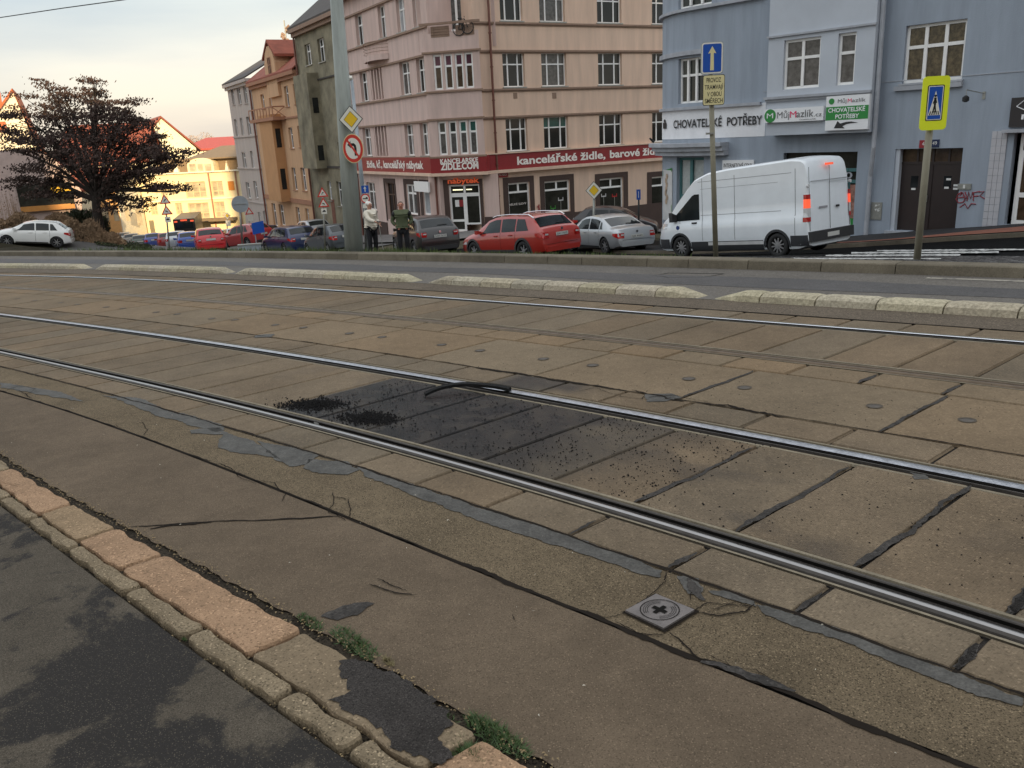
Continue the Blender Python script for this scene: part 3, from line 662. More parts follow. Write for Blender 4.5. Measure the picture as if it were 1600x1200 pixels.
# rubber strip lifted out of the rail
pp=[(664,618,.012),(676,612,.035),(692,606.5,.05),(712,603,.055),(735,602,.055),(758,603.5,.045),(778,606,.03),(797,610,.012)]
m=MB(); P=[near(a,b,h) for a,b,h in pp]
P2=[]
for i in range(len(P)-1):
    for k in range(4): 
        f=k/4; p0=P[max(i-1,0)]; p1=P[i]; p2=P[i+1]; p3=P[min(i+2,len(P)-1)]
        P2.append(.5*((2*p1)+(-p0+p2)*f+(2*p0-5*p1+4*p2-p3)*f*f+(-p0+3*p1-3*p2+p3)*f**3))
P2.append(P[-1]); rows=[]
for i,p in enumerate(P2):
    d=P2[min(i+1,len(P2)-1)]-P2[max(i-1,0)]; q=np.array([-d[1],d[0],0]); q/=np.linalg.norm(q)
    rows.append([tuple(p+q*a+np.array((0,0,b))) for a,b in ((-.03,0),(-.026,.02),(0,.03),(.026,.02),(.03,0),(0,-.012),(-.03,0))])
m.grid(rows); m.poly(rows[0][:-1]); m.poly(rows[-1][:-1])
tagit(build('rubber_strip',m,rubber,recalc=True),'black rubber rail strip curling up out of the second rail onto the stained slabs','rubber strip')
# lane separators
def separator(sa,sb,label):
    r_=root('lane_separator',plane((sa+sb)/2,cSEP((sa+sb)/2),0),label,'lane separator','pale lane separators between tram track and road')
    k=max(2,int(round((sb-sa)/.62))); js=[sa+(sb-sa)*i/k for i in range(k+1)]
    for i in range(k):
        m=MB(); g=random.uniform(.85,1.08); m.tint=(g,g*random.uniform(.97,1.0),g*random.uniform(.9,1))
        a,b=js[i]+.008,js[i+1]-.008; rows=[]
        for f in np.linspace(0,1,9):
            s=a+(b-a)*f; h=.115
            if i==0: h*=max(.03,min(1,f*1.6)); wn=.05*(1-min(1,f*1.6))
            elif i==k-1: h*=max(.03,min(1,(1-f)*1.6)); wn=.05*(1-min(1,(1-f)*1.6))
            else: wn=0
            t=cSEP(s); e_=.5*(f in (0,1)); h2=h-(.012 if f in (0.,1.) else 0)
            rows.append([plane(s,t+wn,-.01),plane(s,t+.02+wn,h2*.62),plane(s,t+.08,h2*.95),plane(s,t+.16,h2),plane(s,t+.26,h2*.9),plane(s,t+.32-wn,h2*.5),plane(s,t+.35-wn,-.01)])
        m.grid(rows); m.poly(rows[0]); m.poly(rows[-1]); build('separator_stone',m,sepm,r_,smooth=False)
def ssep(px,py): p=near(px,py); return stof(p[0],p[1])[0]
separator(ssep(1720,505),ssep(1108,468),'nearest pale separator, running out of the picture at the right')
separator(ssep(1092,467),ssep(662,443),'pale scaly separator below the red estate car and white van')
separator(ssep(648,441),ssep(358,429),'yellowish smooth separator below the two pedestrians')
separator(ssep(352,428),ssep(142,421.5),'low sand-coloured separator, second from the left')
separator(ssep(128,421),ssep(128,421)+12,'farthest separator, leaving the picture at the left')
# far kerb
m=MB(); s=-5.0
while s<46:
    L_=random.choice([1.1,1.3,1.5,1.0,.75]); g=random.uniform(.85,1.1); m.tint=(g,g,g*.98)
    a,b=s+.006,s+L_-.006; K=3; rows=[]
    for i in range(K+1):
        q=a+(b-a)*i/K; t=cKB(q); rows.append([plane(q,t,-.02),plane(q,t+.015,.125),plane(q,t+.03,.14),plane(q,t+.29,.145),plane(q,t+.31,-.4)])
    m.grid(rows); m.poly(rows[0]); m.poly(rows[-1]); s+=L_
struct('kerb',m,kerbm)
m=MB(); m.grid([[plane(s,cKB(s)+.01,-.02),plane(s,cKB(s)+.02,.10)] for s in np.arange(-5,46,1)]); struct('kerb_gaps',m,crack)
# worn access cover outline on the lane
m=MB()
a=[near(*p) for p in ((1020,431),(1045,427),(1130,428),(1100,434),(1045,434))]; ribbon(m,a+[a[0]],.03,.4,.01,.007,.08); struct('lane_marks',m,darkbit)
# ================================================================ BUILDINGS
pinkL=mat('pink render',(.69,.52,.465),rough=.9,var=.07,scale=.9,dirt=.13,streak=True,bump=.25,bscale=30)
pinkR=mat('peach render',(.76,.55,.42),rough=.9,var=.06,scale=.9,dirt=.10,streak=True,bump=.25,bscale=30)
trimb=mat('brown string course',(.30,.20,.145),rough=.85,var=.15,scale=4)
brownsur=mat('dark brown surround',(.07,.043,.035),rough=.8,var=.12,scale=2)
signred=mat('dark red sign board',(.27,.018,.022),rough=.4,var=.06)
lettw=mat('white lettering',(.88,.82,.76),rough=.5,var=.02)
roofd=mat('dark roof',(.06,.05,.045),rough=.8,var=.2,scale=2)
roofr=mat('red tile roof',(.27,.075,.045),rough=.85,var=.25,scale=1.5,bump=.8,bscale=8)
roofo=mat('orange tile roof',(.45,.13,.05),rough=.85,var=.2,scale=1.5,bump=.8,bscale=8)
copper=mat('brown downpipe',(.17,.065,.045),rough=.5)
def prect(F_,x0,x1,t,b,v=0):
    ym=(t+b)/2; xm=(x0+x1)/2
    return (F_.u(x0,ym,v),F_.u(x1,ym,v),F_.z(xm,b,v),F_.z(xm,t,v))
def base_z(F_,u,v=0):
    p=F_.P(u,v,0); return gz(p[0],p[1])
def backbox(mb,F_,ua,ub,z0,z1,depth,v=0,mi=0):
    P=F_.P; b=v-depth
    mb.quad(P(ub,v,z0),P(ub,b,z0),P(ub,b,z1),P(ub,v,z1),mi); mb.quad(P(ua,b,z0),P(ua,v,z0),P(ua,v,z1),P(ua,b,z1),mi)
    mb.quad(P(ub,b,z0),P(ua,b,z0),P(ua,b,z1),P(ub,b,z1),mi); mb.quad(P(ua,v,z1),P(ub,v,z1),P(ub,b,z1),P(ua,b,z1),mi)
def pitched(mb,F_,ua,ub,ze,rise,depth,v=.35,th=.12):
    P=F_.P; m_=v-depth/2-.35; e=v-depth-.7
    for (va,za,vb,zb) in ((v,ze,m_,ze+rise),(e,ze,m_,ze+rise)):
        mb.box8([P(ua,va,za),P(ub,va,za),P(ub,vb,zb),P(ua,vb,zb),P(ua,va,za+th),P(ub,va,za+th),P(ub,vb,zb+th),P(ua,vb,zb+th)])
Pa=at(670.5,200,45)[:2]; Fc=Face(Pa,104.5); uB=Fc.u(756,200); Pb=np.array(Fc.P(uB,0,0)[:2])
nL=Face(Pa,150.5).n; nR=Face(Pb,60).n
FL=Face(Pa-nL*.35,150.5); FR=Face(Pb-nR*.5,60); Fc2=Face(Pa-Fc.n*.4,104.5)
zr={}
zr[2]=(FR.z(807,236),FR.z(807,184)); h_=zr[2][1]-zr[2][0]; zr[3]=(FR.z(800,136),FR.z(800,136)+h_); zr[4]=(FR.z(800,32.5),FR.z(800,32.5)+h_)
zS0,zS1=FR.z(776,265.6),FR.z(776,241); zEave=zr[4][1]+1.0; zB=-5.6
B1=root('apartment_building',(Pa[0]+1,Pa[1]+2,-3.2),'pink and peach corner apartment building with dark red shop sign band','building')
# right (peach) face
wins=[]
for x0,x1 in ((790.8,824.3),(850,888),(936.5,973),(1019,1052)):
    a,b=FR.u(x0,210),FR.u(x1,210)
    for r_ in (2,3,4): wins.append((a,b,zr[r_][0],zr[r_][1],r_))
for k in range(4):
    a=FR.u(1052,210)+1.6+3.2*k
    for r_ in (2,3,4): wins.append((a,a+1.3,zr[r_][0],zr[r_][1],r_))
uRend=26
shops=[((787,835,276,345),(794.7,828.4,285,338)),((844,897,273.5,340),(851,890.7,282,332)),((930,981,270,336),(937,974,278,329)),((1011,1062,267,332),(1018,1054,275,325))]
sh=[]
for s_,f_ in shops: sh.append(prect(FR,*f_))
m=MB(); wall(m,FR,0,uRend,zB-1.5,zEave,[w_[:4] for w_ in wins]+sh,.2)
backbox(m,FR,0,uRend,zB-1.5,zEave,12)
build('wall',m,pinkR,B1)
k_=0
for w_ in wins:
    tp={(2,1):G_teal}.get((w_[4],wins.index(w_)//3)); pm=random.choice([G_dark,G_dark,G_mid,G_curt,G_dark])
    window(FR,B1,*w_[:4],winwhite,pm,mull=(.27,.73),trans=.66,fw=.06,sill=.08,sm=zinc,topmat=tp)
for r_ in (2,3,4):
    for z_ in (zr[r_][0]-.16,zr[r_][1]+.02): m=MB(); m.fbox(FR,-.2,uRend,0,.10,z_,z_+.09); m.fbox(FR,-.2,uRend,.0,.05,z_-.06,z_+.001); build('string_course',m,trimb,B1)
m=MB(); m.fbox(FR,-.4,uRend,0,.5,zEave,zEave+.3)
build('cornice',m,trimb,B1)
for (s_,f_),h in zip(shops,sh):
    m=MB(); a,b,c,d=prect(FR,*s_); c=h[2]-.12
    m.fbox(FR,a,h[0],0,.03,c,d); m.fbox(FR,h[1],b,0,.03,c,d); m.fbox(FR,h[0],h[1],0,.03,h[3],d); m.fbox(FR,h[0],h[1],0,.03,c,h[2]-.003); build('window_surround',m,brownsur,B1)
zpl=FR.z(840,337)
m2=MB(); m2.fbox(FR,0,uRend,0,.06,zB-1.5,zpl-.02)
build('plinth',m2,brownsur,B1)
chairg=mat('green chair',(.04,.25,.03),rough=.5); chairr=mat('red bar stool',(.5,.02,.02),rough=.4); chairw=mat('white bar stool',(.6,.6,.6),rough=.4)
for i,h in enumerate(sh):
    window(FR,B1,*h,winwhite,G_shop,mull=() ,trans=.72,fw=.09,depth=.1,name='shop_window')
    m=MB(); um=(h[0]+h[1])/2; zt=h[2]+(h[3]-h[2])*.72; m.fbox(FR,um-.05,um+.05,-.16,-.09,zt,h[3]-.09); build('shop_window_mullion',m,winwhite,B1)
text(FR,'VELKÉ SLEVY',FR.u(797.5,320),FR.z(810,320.5),.11,lettw,B1,v=-.125,width=FR.u(825,318)-FR.u(798,320),slant=0)
# bar stools painted as real little stools standing in the windows
def stool(u,zb,zt,mt,label,name='bar_stool'):
    p=FR.P(u,-.125,zb); r_=root(name,p,label,'stool')
    m=MB(); m.fbox(FR,u-.17,u+.17,-.12,-.10,zt-.06,zt); m.fbox(FR,u-.17,u-.13,-.12,-.10,zt,zt+.12); m.fbox(FR,u+.13,u+.17,-.12,-.10,zt,zt+.12); build('seat',m,mt,r_)
    m=MB(); m.fbox(FR,u-.015,u+.015,-.12,-.105,zb,zt-.063); m.fbox(FR,u-.14,u+.14,-.12,-.105,zb-.02,zb-.003); build('stand',m,zinc,r_)
stool(FR.u(945,308),FR.z(945,322),FR.z(945,306),chairw,'white bar stool in the third shop window')
stool(FR.u(962,308),FR.z(962,322),FR.z(962,306),chairr,'red bar stool in the third shop window')
stool(FR.u(878,318),FR.z(878,328),FR.z(878,312),chairw,'pale bar stool in the second shop window')
stool(FR.u(866,328),FR.z(866,331),FR.z(866,325),chairg,'bright green chair low in the second shop window','chair')
# sign band
def band(F_,ua,ub,mt=signred):
    m=MB(); m.fbox(F_,ua,ub,.04,.42,zS0,zS1); return m
m=MB(); m.fbox(FR,-.1,uRend,.0,.16,zS0,zS1); sb=build('sign_board',m,signred,B1)
m=MB(); m.fbox(FR,-.1,uRend,.0,.3,zS0-.16,zS0-.003); m.fbox(FR,-.1,uRend,0,.22,zS1+.003,zS1+.06); build('sign_ledge',m,pinkR,B1)
a=FR.u(808,250,.17); b=FR.u(946,245,.17)
z_=zS0+(zS1-zS0)*.25
text(FR,'kancelářské židle,',a,z_,.42,lettw,sb,v=.17,width=b-a,bold=.028); a=FR.u(953,245,.17)
text(FR,'barové židle',a,z_,.42,lettw,sb,v=.17,width=FR.u(1001,245,.17)-a+1.6,bold=.028)
m=MB(); a,b=FR.u(777,272),FR.u(793,272); m.fbox(FR,a,b,.03,.06,FR.z(785,277),FR.z(785,270)); pl=build('street_plate',m,mat('street plate red',(.32,.02,.02),rough=.4),B1)
text(FR,'NA VRŠÍCH',a+.08,FR.z(785,274)-.01,.1,lettw,pl,v=.065,width=b-a-.16)
m=MB(); u=FR.u(768,200); m.tube([FR.P(FR.u(771,200),.16,z) for z in (zB,-2,0,3,zEave)],.06,8); 
for z in np.arange(-3,zEave,1.6): m.tube([FR.P(FR.u(771,200),.16,z),FR.P(FR.u(771,200),.16,z+.06)],.085,8)
build('downpipe',m,copper,B1)
m=MB()
for x in (805,866): 
    a,b,c,d=prect(FR,x-3,x+3,145,154); m.fbox(FR,a,b,-.0,.02,c,d)
build('vent',m,trimb,B1)
m=MB(); a,b,c,d=prect(FR,838,844,318,333); 
for q in range(7): m.tube([FR.P(a+(b-a)*random.random(),.012,c+(d-c)*random.random()) for _ in range(3)],.012,4)
build('graffiti',m,mat('red spray',(.35,.05,.05)),B1)
# corner bay
Wb=uB; zb_lo=zS0; m=MB(); hb=[]
for (x0,x1) in ((685,698),(701.5,714.5),(717.7,730.7),(732.9,745.9)):
    a,b=Fc.u(x0,215),Fc.u(x1,215)
    for r_ in (2,3): hb.append((a,b,zr[r_][0],zr[r_][1],r_))
a5=(Fc.u(694,20),Fc.u(735,20),zr[4][0]-.35,zr[4][1],4)
wall(m,Fc,0,Wb,zS1,zr[4][0]-.5,[h[:4] for h in hb],.14)
for (ua,F2) in ((0,Face(Pa-nL*.5,0)),):
    pass
Fl_ret=Face(Pa-nL*.5,math.degrees(math.atan2(nL[0],nL[1]))); 
m.quad((Pa-nL*.5)[0:2].tolist()+[zS1],Pa.tolist()+[zS1],Pa.tolist()+[zr[4][0]-.5],(Pa-nL*.5).tolist()+[zr[4][0]-.5])
m.quad(Pb.tolist()+[zS1],(Pb-nR*.6).tolist()+[zS1],(Pb-nR*.6).tolist()+[zr[4][0]-.5],Pb.tolist()+[zr[4][0]-.5])
bay=build('corner_bay',m,pinkL,B1)
for h in hb:
    i=hb.index(h)//2
    tp={2:[G_mid,G_mid,G_teal,G_teal][i],3:G_purple}[h[4]]; pm={2:G_curt,3:G_warm}[h[4]]
    window(Fc,B1,*h[:4],winwhite,pm,mull=(),trans=.66,fw=.09,topmat=tp,depth=.08)
for r_ in (2,3): 
    for z_ in (zr[r_][0]-.14,zr[r_][1]+.05): m=MB(); m.fbox(Fc,-.08,Wb+.08,0,.08,z_,z_+.09); build('string_course',m,trimb,B1)
m=MB(); m.fbox(Fc,-.1,Wb+.1,0,.12,zr[4][0]-.14,zr[4][0]-.03); build('string_course',m,trimb,B1)
# parapet of the top balcony with openings, wall behind
m=MB(); zp0,zp1=zr[4][0]-1.0,zr[4][0]-.14
op=[prect(Fc,673,702,41,58),prect(Fc,712,741,38,55)]
m.fbox(Fc,0,Wb,-.1,-.02,zr[3][1]+.14,zr[4][0]-.6) if False else None
Fb=Face(np.array(Pa)-Fc.n*1.1,104.5); wall(m,Fb,-.6,Wb+.6,zr[4][0]-1.2,zEave,[(a5[0]-.2,a5[1]-.1,a5[2],a5[3])],.1); build('balcony_wall',m,pinkL,B1)
window(Fb,B1,a5[0]-.2,a5[1]-.1,a5[2],a5[3],winwhite,G_curt,mull=(.33,.7),trans=0,fw=.1,depth=.06)
m=MB()
for a,b,c,d in op: m.fbox(Fc,a,b,.003,.012,c,d)
build('balcony_opening',m,trimb,B1)
m=MB()
a,b,c,d=op[0]
for k in range(3): m.tube([Fc.P(a,.03,c+(d-c)*(.25+.25*k)),Fc.P(b,.03,c+(d-c)*(.25+.25*k))],.012,5)
for k in range(2): m.tube([Fc.P(a+(b-a)*(.15+.7*k),.03,c),Fc.P(a+(b-a)*(.15+.7*k),.03,d)],.012,5)
build('balcony_railing',m,trimb,B1)
# bicycle on the balcony
a,b,c,d=op[1]; bx=root('bicycle',Fc.P((a+b)/2,.03,c),'black bicycle propped in the balcony opening of the pink corner bay','bicycle')
w1,w2=(a*.82+b*.18,c+.3),(b-.32,c+.36)
for q,(u_,z_) in enumerate((w1,w2)):
    m=MB(); m.tube([Fc.P(u_+.3*math.cos(t),.06,z_+.3*math.sin(t)) for t in np.linspace(0,2*math.pi,25)],.022,5,cap=False)
    for t in np.linspace(0,math.pi,6)[:-1]: m.tube([Fc.P(u_+.3*math.cos(t),.06,z_+.3*math.sin(t)),Fc.P(u_-.3*math.cos(t),.06,z_-.3*math.sin(t))],.004,3)
    build('wheel',m,black,bx)
m=MB(); br=((w1[0]+w2[0])/2-.03,c+.28); st_=((w1[0]+w2[0])/2-.14,c+.72); hd=(w2[0]-.14,c+.74)
for A_,B_ in ((w1,br),(br,st_),(st_,hd),(br,hd),(hd,w2),(w1,st_)): m.tube([Fc.P(A_[0],.06,A_[1]),Fc.P(B_[0],.06,B_[1])],.02,5)
build('frame',m,black,bx)
m=MB(); m.tube([Fc.P(st_[0]-.1,.06,st_[1]+.06),Fc.P(st_[0]+.1,.06,st_[1]+.06)],.03,5); build('saddle',m,black,bx)
m=MB(); m.tube([Fc.P(hd[0],.0,hd[1]+.08),Fc.P(hd[0]+.03,.2,hd[1]+.1)],.015,5); build('handlebar',m,black,bx)
# corner sign + shop door
m=MB(); m.fbox(Fc,-.05,Wb+.05,-.9,.06,zS0,zS1); cs=build('corner_sign_board',m,signred,B1)
m=MB(); m.fbox(Fc,-.1,Wb+.1,-.9,.10,zS0-.16,zS0-.003); build('sign_ledge',m,pinkR,B1)
a=Fc.u(687.5,250,.07); b=Fc.u(747,250,.07)
text(Fc,'KANCELARSKE',a,zS0+(zS1-zS0)*.60,.24,lettw,cs,v=.07,width=b-a,bold=.035); text(Fc,'ZIDLE.COM',a,zS0+(zS1-zS0)*.20,.34,lettw,cs,v=.07,width=b-a,bold=.04)
dh=prect(Fc2,703,751,288,358.6); dh=(dh[0],dh[1],dh[2]-.1,dh[3])
m=MB(); wall(m,Fc2,-.4,Wb+.5,zB-1,zS0-.16,[dh],.2); build('corner_wall',m,pinkL,B1)
m=MB(); a,b,c,d=prect(Fc2,695,756.5,280,360); c=dh[2]
m.fbox(Fc2,a,dh[0],0,.04,c,d); m.fbox(Fc2,dh[1],b,0,.04,c,d); m.fbox(Fc2,dh[0],dh[1],0,.04,dh[3],d); build('door_surround',m,brownsur,B1)
m=MB(); m.fbox(Fc2,-.4,a,0,.05,zB-1,FR.z(776,337)); build('plinth',m,brownsur,B1); m=MB(); m.fbox(Fc2,b,Wb+.5,0,.05,zB-1,FR.z(776,337)); build('plinth',m,brownsur,B1)
um=dh[0]+(dh[1]-dh[0])*.5; zt=dh[2]+(dh[3]-dh[2])*.78
window(Fc2,B1,dh[0],um,dh[2],zt,winwhite,G_shop,mull=(),trans=.3,fw=.11,depth=.08,name='shop_door')
window(Fc2,B1,um+.003,dh[1],dh[2]+.35,zt,winwhite,G_shop,mull=(),trans=0,fw=.09,depth=.08,name='shop_window')
window(Fc2,B1,dh[0],dh[1],zt+.003,dh[3],winwhite,G_shop,mull=(.5,),trans=0,fw=.09,depth=.08,name='shop_transom')
m=MB(); m.fbox(Fc2,dh[0]+.2,dh[0]+.75,-.1,-.08,dh[3]-.3,dh[3]-.25); m.fbox(Fc2,um+.1,um+.4,-.1,-.08,dh[3]-.3,dh[3]-.25); build('shop_lamp',m,mat('fluorescent',(1,.95,.6),emit=1.2),B1)
m=MB(); m.fbox(Fc2,dh[0]+.28,dh[0]+.5,-.11,-.09,dh[2]+1.3,dh[2]+1.65); build('notice',m,white,B1)
m=MB(); m.fbox(Fc2,dh[0]+.51,dh[0]+.72,-.11,-.09,dh[2]+1.3,dh[2]+1.65); build('notice',m,signred,B1)
a=Fc2.u(699.5,285,.1); text(Fc2,'nábytek',a,Fc2.z(725,286,.1),.28,mat('orange neon letters',(.65,.10,.03),rough=.5,emit=.25),B1,v=.1,width=Fc2.u(749,285,.1)-a,bold=.03)
# left (pink) face
uLend=FL.u(541,87); uG=FL.u(575,300)
wl=[prect(FL,568,580,203,245),prect(FL,633,646,194,241.6),prect(FL,657,669,192,240),prect(FL,564,575,119,163),prect(FL,625.6,640.8,101,150.6),prect(FL,651.6,664,94,146),prect(FL,557,568,32,78),prect(FL,620,633,3,55),prect(FL,645,657,-5,47),prect(FL,592,603,20,64)]
def snap(h):
    best=min((2,3,4),key=lambda r_:abs(zr[r_][0]-h[2])); return (h[0],min(h[1],-.45),zr[best][0],zr[best][1])
wl=[snap(h) for h in wl]
lo=[prect(FL,585.5,605,200,245),prect(FL,579.5,598,110,158)]; lo=[(a,b,zr[2-0 if i==0 else 3][0],zr[2 if i==0 else 3][1]) for i,(a,b,_,_) in enumerate(lo)]
gw=[prect(FL,574,587,285,328),prect(FL,604,618,286,343),prect(FL,636,652,288,335),prect(FL,661,675,285,336)]
gw=[(a,b,c,d) for a,b,c,d in gw]; gw[3]=(gw[3][0],min(gw[3][1],-.3),gw[3][2],gw[3][3])
m=MB(); wall(m,FL,uLend,0,zB-3,zEave,wl+lo+gw,.2); backbox(m,FL,uLend,0,zB-3,zEave,11)
build('wall',m,pinkL,B1)
for i,h in enumerate(wl): window(FL,B1,*h,winwhite,random.choice([G_bright,G_dark,G_curt]) if i>2 else random.choice([G_curt,G_dark]),mull=(.5,),trans=.66,fw=.07,sill=.08,sm=zinc,depth=.18)
for h in lo:
    m=MB()
    for k in range(4): q=h[0]+(h[1]-h[0])*(k+.25)/4; m.fbox(FL,q,q+.14,-.15,.02,h[2],h[3])
    build('loggia_pillar',m,pinkL,B1); m=MB(); m.fbox(FL,h[0],h[1],-.6,-.5,h[2],h[3]); build('loggia_back',m,brownsur,B1)
window(FL,B1,*gw[0],winwhite,G_curt,mull=(.5,),trans=.66,sill=.1,sm=zinc)
window(FL,B1,gw[1][0],gw[1][1],gw[1][2],gw[1][3],winbrown,G_dark,mull=(.5,),trans=.68,name='entrance_door',depth=.18)
for h in gw[2:]: window(FL,B1,*h,winwhite,G_curt if h is gw[2] else G_bright,mull=() if h is gw[3] else (.5,),trans=.7,fw=.1,depth=.08,name='shop_window')
for h,s_ in zip(gw[1:],((602,620,279,343),(632.6,655,280,338),(656.8,677,281,338))):
    m=MB(); a,b,c,d=prect(FL,*s_); b=min(b,-.12); c=h[2]-.1
    m.fbox(FL,a,h[0],0,.03,c,d); m.fbox(FL,h[1],b,0,.03,c,d); m.fbox(FL,h[0],h[1],0,.03,h[3],d)
    if h is not gw[1]: m.fbox(FL,h[0],h[1],0,.03,c,h[2]-.003)
    build('window_surround',m,brownsur,B1)
zpL=FL.z(640,338); m=MB(); m.fbox(FL,uLend,gw[1][0]-.15,0,.05,zB-3,FL.z(590,345)); build('plinth',m,brownsur,B1); m=MB(); m.fbox(FL,gw[1][1]+.15,0,0,.05,zB-3,zpL-.02); build('plinth',m,brownsur,B1)
for r_ in (2,3,4):
    for z_ in (zr[r_][0]-.16,zr[r_][1]+.02): m=MB(); m.fbox(FL,uLend,-.1,0,.12,z_,z_+.10); build('string_course',m,trimb,B1)
m=MB(); m.fbox(FL,uLend,0,0,.5,zEave,zEave+.3); build('cornice',m,trimb,B1)
m=MB(); m.fbox(FL,uLend,.05,.0,.25,zS0,zS1); sb=build('sign_board',m,signred,B1); m=MB(); m.fbox(FL,uLend,.05,.0,.35,zS0-.16,zS0-.003); build('sign_ledge',m,pinkR,B1)
a=FL.u(573,258,.26); b=FL.u(661,256,.26); text(FL,'židle, kř., kancelářský nábytek',a,zS0+(zS1-zS0)*.28,.42,lettw,sb,v=.26,width=b-a,bold=.03)
# curved balcony on the left face
a,b=FL.u(572.6,78),FL.u(607,78); m=MB(); zc0,zc1=zr[4][0]-1.15,zr[4][0]-.1
rows=[]
for t in np.linspace(0,1,13): u_=a+(b-a)*t; v_=.02+.6*math.sin(math.pi*t)**.6; rows.append([FL.P(u_,v_,zc0),FL.P(u_,v_,zc0+.3)])
m.grid(rows); rows=[[p[1],FL.P(a+(b-a)*t,0,zc0+.3)] for p,t in zip(rows,np.linspace(0,1,13))]; m.grid(rows); build('balcony_floor',m,pinkL,B1)
m=MB()
for z_ in (.45,.62,.79,.98): m.tube([FL.P(a+(b-a)*t,.02+.6*math.sin(math.pi*t)**.6,zc0+z_) for t in np.linspace(0,1,13)],.03 if z_>.9 else .014,5)
build('balcony_railing',m,trimb,B1)
m=MB(); m.tube([FL.P(FL.u(684,300)-.1 if False else -.25,.1,z) for z in (zB,-3,zS0-.2)],.055,8); build('downpipe',m,copper,B1)
m=MB(); m.tube([FL.P(uLend+.15,.12,z) for z in (zB-2,0,zEave)],.06,8); build('downpipe',m,copper,B1)
m=MB(); m.fbox(FL,FL.u(660,292),-.35,.4,.5,FL.z(668,300,.4),FL.z(668,284,.4)); build('hanging_sign',m,winwhite,B1)
m=MB(); pitched(m,FL,uLend,-2,zEave+.3,4,11); pitched(m,FR,2,uRend,zEave+.3,4,12); build('roof',m,roofr,B1)
# ---------------- gray, orange, white houses down the street
def row_house(name,label,ua,ub,ztop,wallm,wins,z0,cornice,frame,glass,depthb=11,trans=.66,bays=(),holes_extra=(),mull=(.5,),fr=winwhite):
    r_=root(name,FL.P((ua+ub)/2,0,z0+1),label,'building'); hs=[prect(FL,*w_[:4]) for w_ in wins]
    hs=[h for h in hs if h[0]>ua+.05 and h[1]<ub-.05]
    m=MB(); wall(m,FL,ua,ub,z0,ztop,hs,.2); backbox(m,FL,ua,ub,z0,ztop,depthb); build('wall',m,wallm,r_)
    for h in hs: window(FL,r_,*h,fr,random.choice(glass),mull=mull,trans=trans,fw=.07,sill=.08,sm=frame,depth=.17)
    m=MB(); m.fbox(FL,ua,ub,0,.45,ztop-.25,ztop); m.fbox(FL,ua,ub,0,.25,ztop-.5,ztop-.253)
    build('cornice',m,cornice,r_)
    return r_
def bay(r_,x0,x1,zlo,zhi,pro,mt,wins,glass,side=(),fr=winwhite):
    a,b=FL.u(x0,200),FL.u(x1,200); Fv=Face(FL.P(0,pro,0),150.5); m=MB(); hs=[prect(Fv,*w_) for w_ in wins]; hs=[h for h in hs if h[0]>a+.03 and h[1]<b-.03]
    wall(m,Fv,a,b,zlo,zhi,hs,.12); P=Fv.P
    Fs=Face(Fv.P(b,0,0),60.5+180-0); 
    m.quad(P(a,0,zlo),P(b,0,zlo),P(b,-pro,zlo),P(a,-pro,zlo)); m.quad(P(a,0,zhi),P(a,-pro,zhi),P(b,-pro,zhi),P(b,0,zhi)); m.quad(P(a,-pro,zlo),P(a,0,zlo),P(a,0,zhi),P(a,-pro,zhi)); m.quad(P(b,0,zlo),P(b,-pro,zlo),P(b,-pro,zhi),P(b,0,zhi))
    build('bay',m,mt,r_)
    for h in hs: window(Fv,r_,*h,fr,random.choice(glass),mull=(.5,),trans=.66,fw=.07,depth=.08)
    for zc,zd in side:   # narrow windows on the near flank
        m=MB(); d=Fv.d; q=.012
        for mtq,k,i in ((trimb,.0,0),):
            pass
        A=np.array(P(b,-pro*.25,zc)); Bp=np.array(P(b,-pro*.75,zc)); n3=np.array([d[0],d[1],0])*.02; up_=np.array([0,0,zd-zc])
        m.box8([tuple(A),tuple(Bp),tuple(Bp+n3),tuple(A+n3),tuple(A+up_),tuple(Bp+up_),tuple(Bp+n3+up_),tuple(A+n3+up_)]); build('side_window',m,G_dark,r_)
uGr=FL.u(488,300); zGr=FL.z(470,45)+.1
grey=mat('stained grey render',(.27,.24,.165),rough=.95,var=.3,scale=.8,dirt=.2,bump=.5,bscale=12)
G2=row_house('apartment_building','grimy grey-brown apartment building with peeling render behind the big post',uGr,uLend-.02,zGr,grey,
  [(477,486,68,102),(497,507,59,97),(521,532,50,90),(533,543,130,175),(529,541,222,262),(512,518,283,313),(527,537,284,322),(545,555,285,322)],FL.z(488,365)-2,trimb,zinc,[G_bright,G_dark,G_curt,G_dark])
bay(G2,484,506,FL.z(495,262),FL.z(480,118),.8,grey,[(489,497,137,177),(495,503,212,252)],[G_bright,G_curt],side=((FL.z(512,175),FL.z(512,150)),(FL.z(518,250),FL.z(518,226))))
m=MB(); pitched(m,FL,uGr,uLend,zGr,4.5,11,v=.45); build('roof',m,roofd,G2)
m=MB(); m.tube([FL.P(uGr+.2,.14,z) for z in (FL.z(488,365)-1,0,zGr)],.07,8); build('downpipe',m,copper,G2)
m=MB(); m.fbox(FL,uGr+.3,uLend-.2,0,.08,FL.z(500,262),FL.z(500,262)+.14); build('string_course',m,roofd,G2); m=MB(); m.fbox(FL,uGr+.3,uLend-.2,0,.08,FL.z(492,127),FL.z(492,127)+.1); build('string_course',m,roofd,G2)
red_br=mat('exposed brick',(.20,.085,.055),rough=.9,var=.3,scale=6)
m=MB(); a,b,c,d=prect(FL,519,524,312,350); m.fbox(FL,a,b,.003,.02,c,d); build('exposed_brick',m,red_br,G2)
orange=mat('ochre render',(.62,.385,.225),rough=.9,var=.08,scale=1,dirt=.06,streak=True); orange2=mat('deep orange render',(.52,.28,.13),rough=.9,var=.08,scale=1); redor=mat('brick orange band',(.38,.19,.115),rough=.9,var=.1)
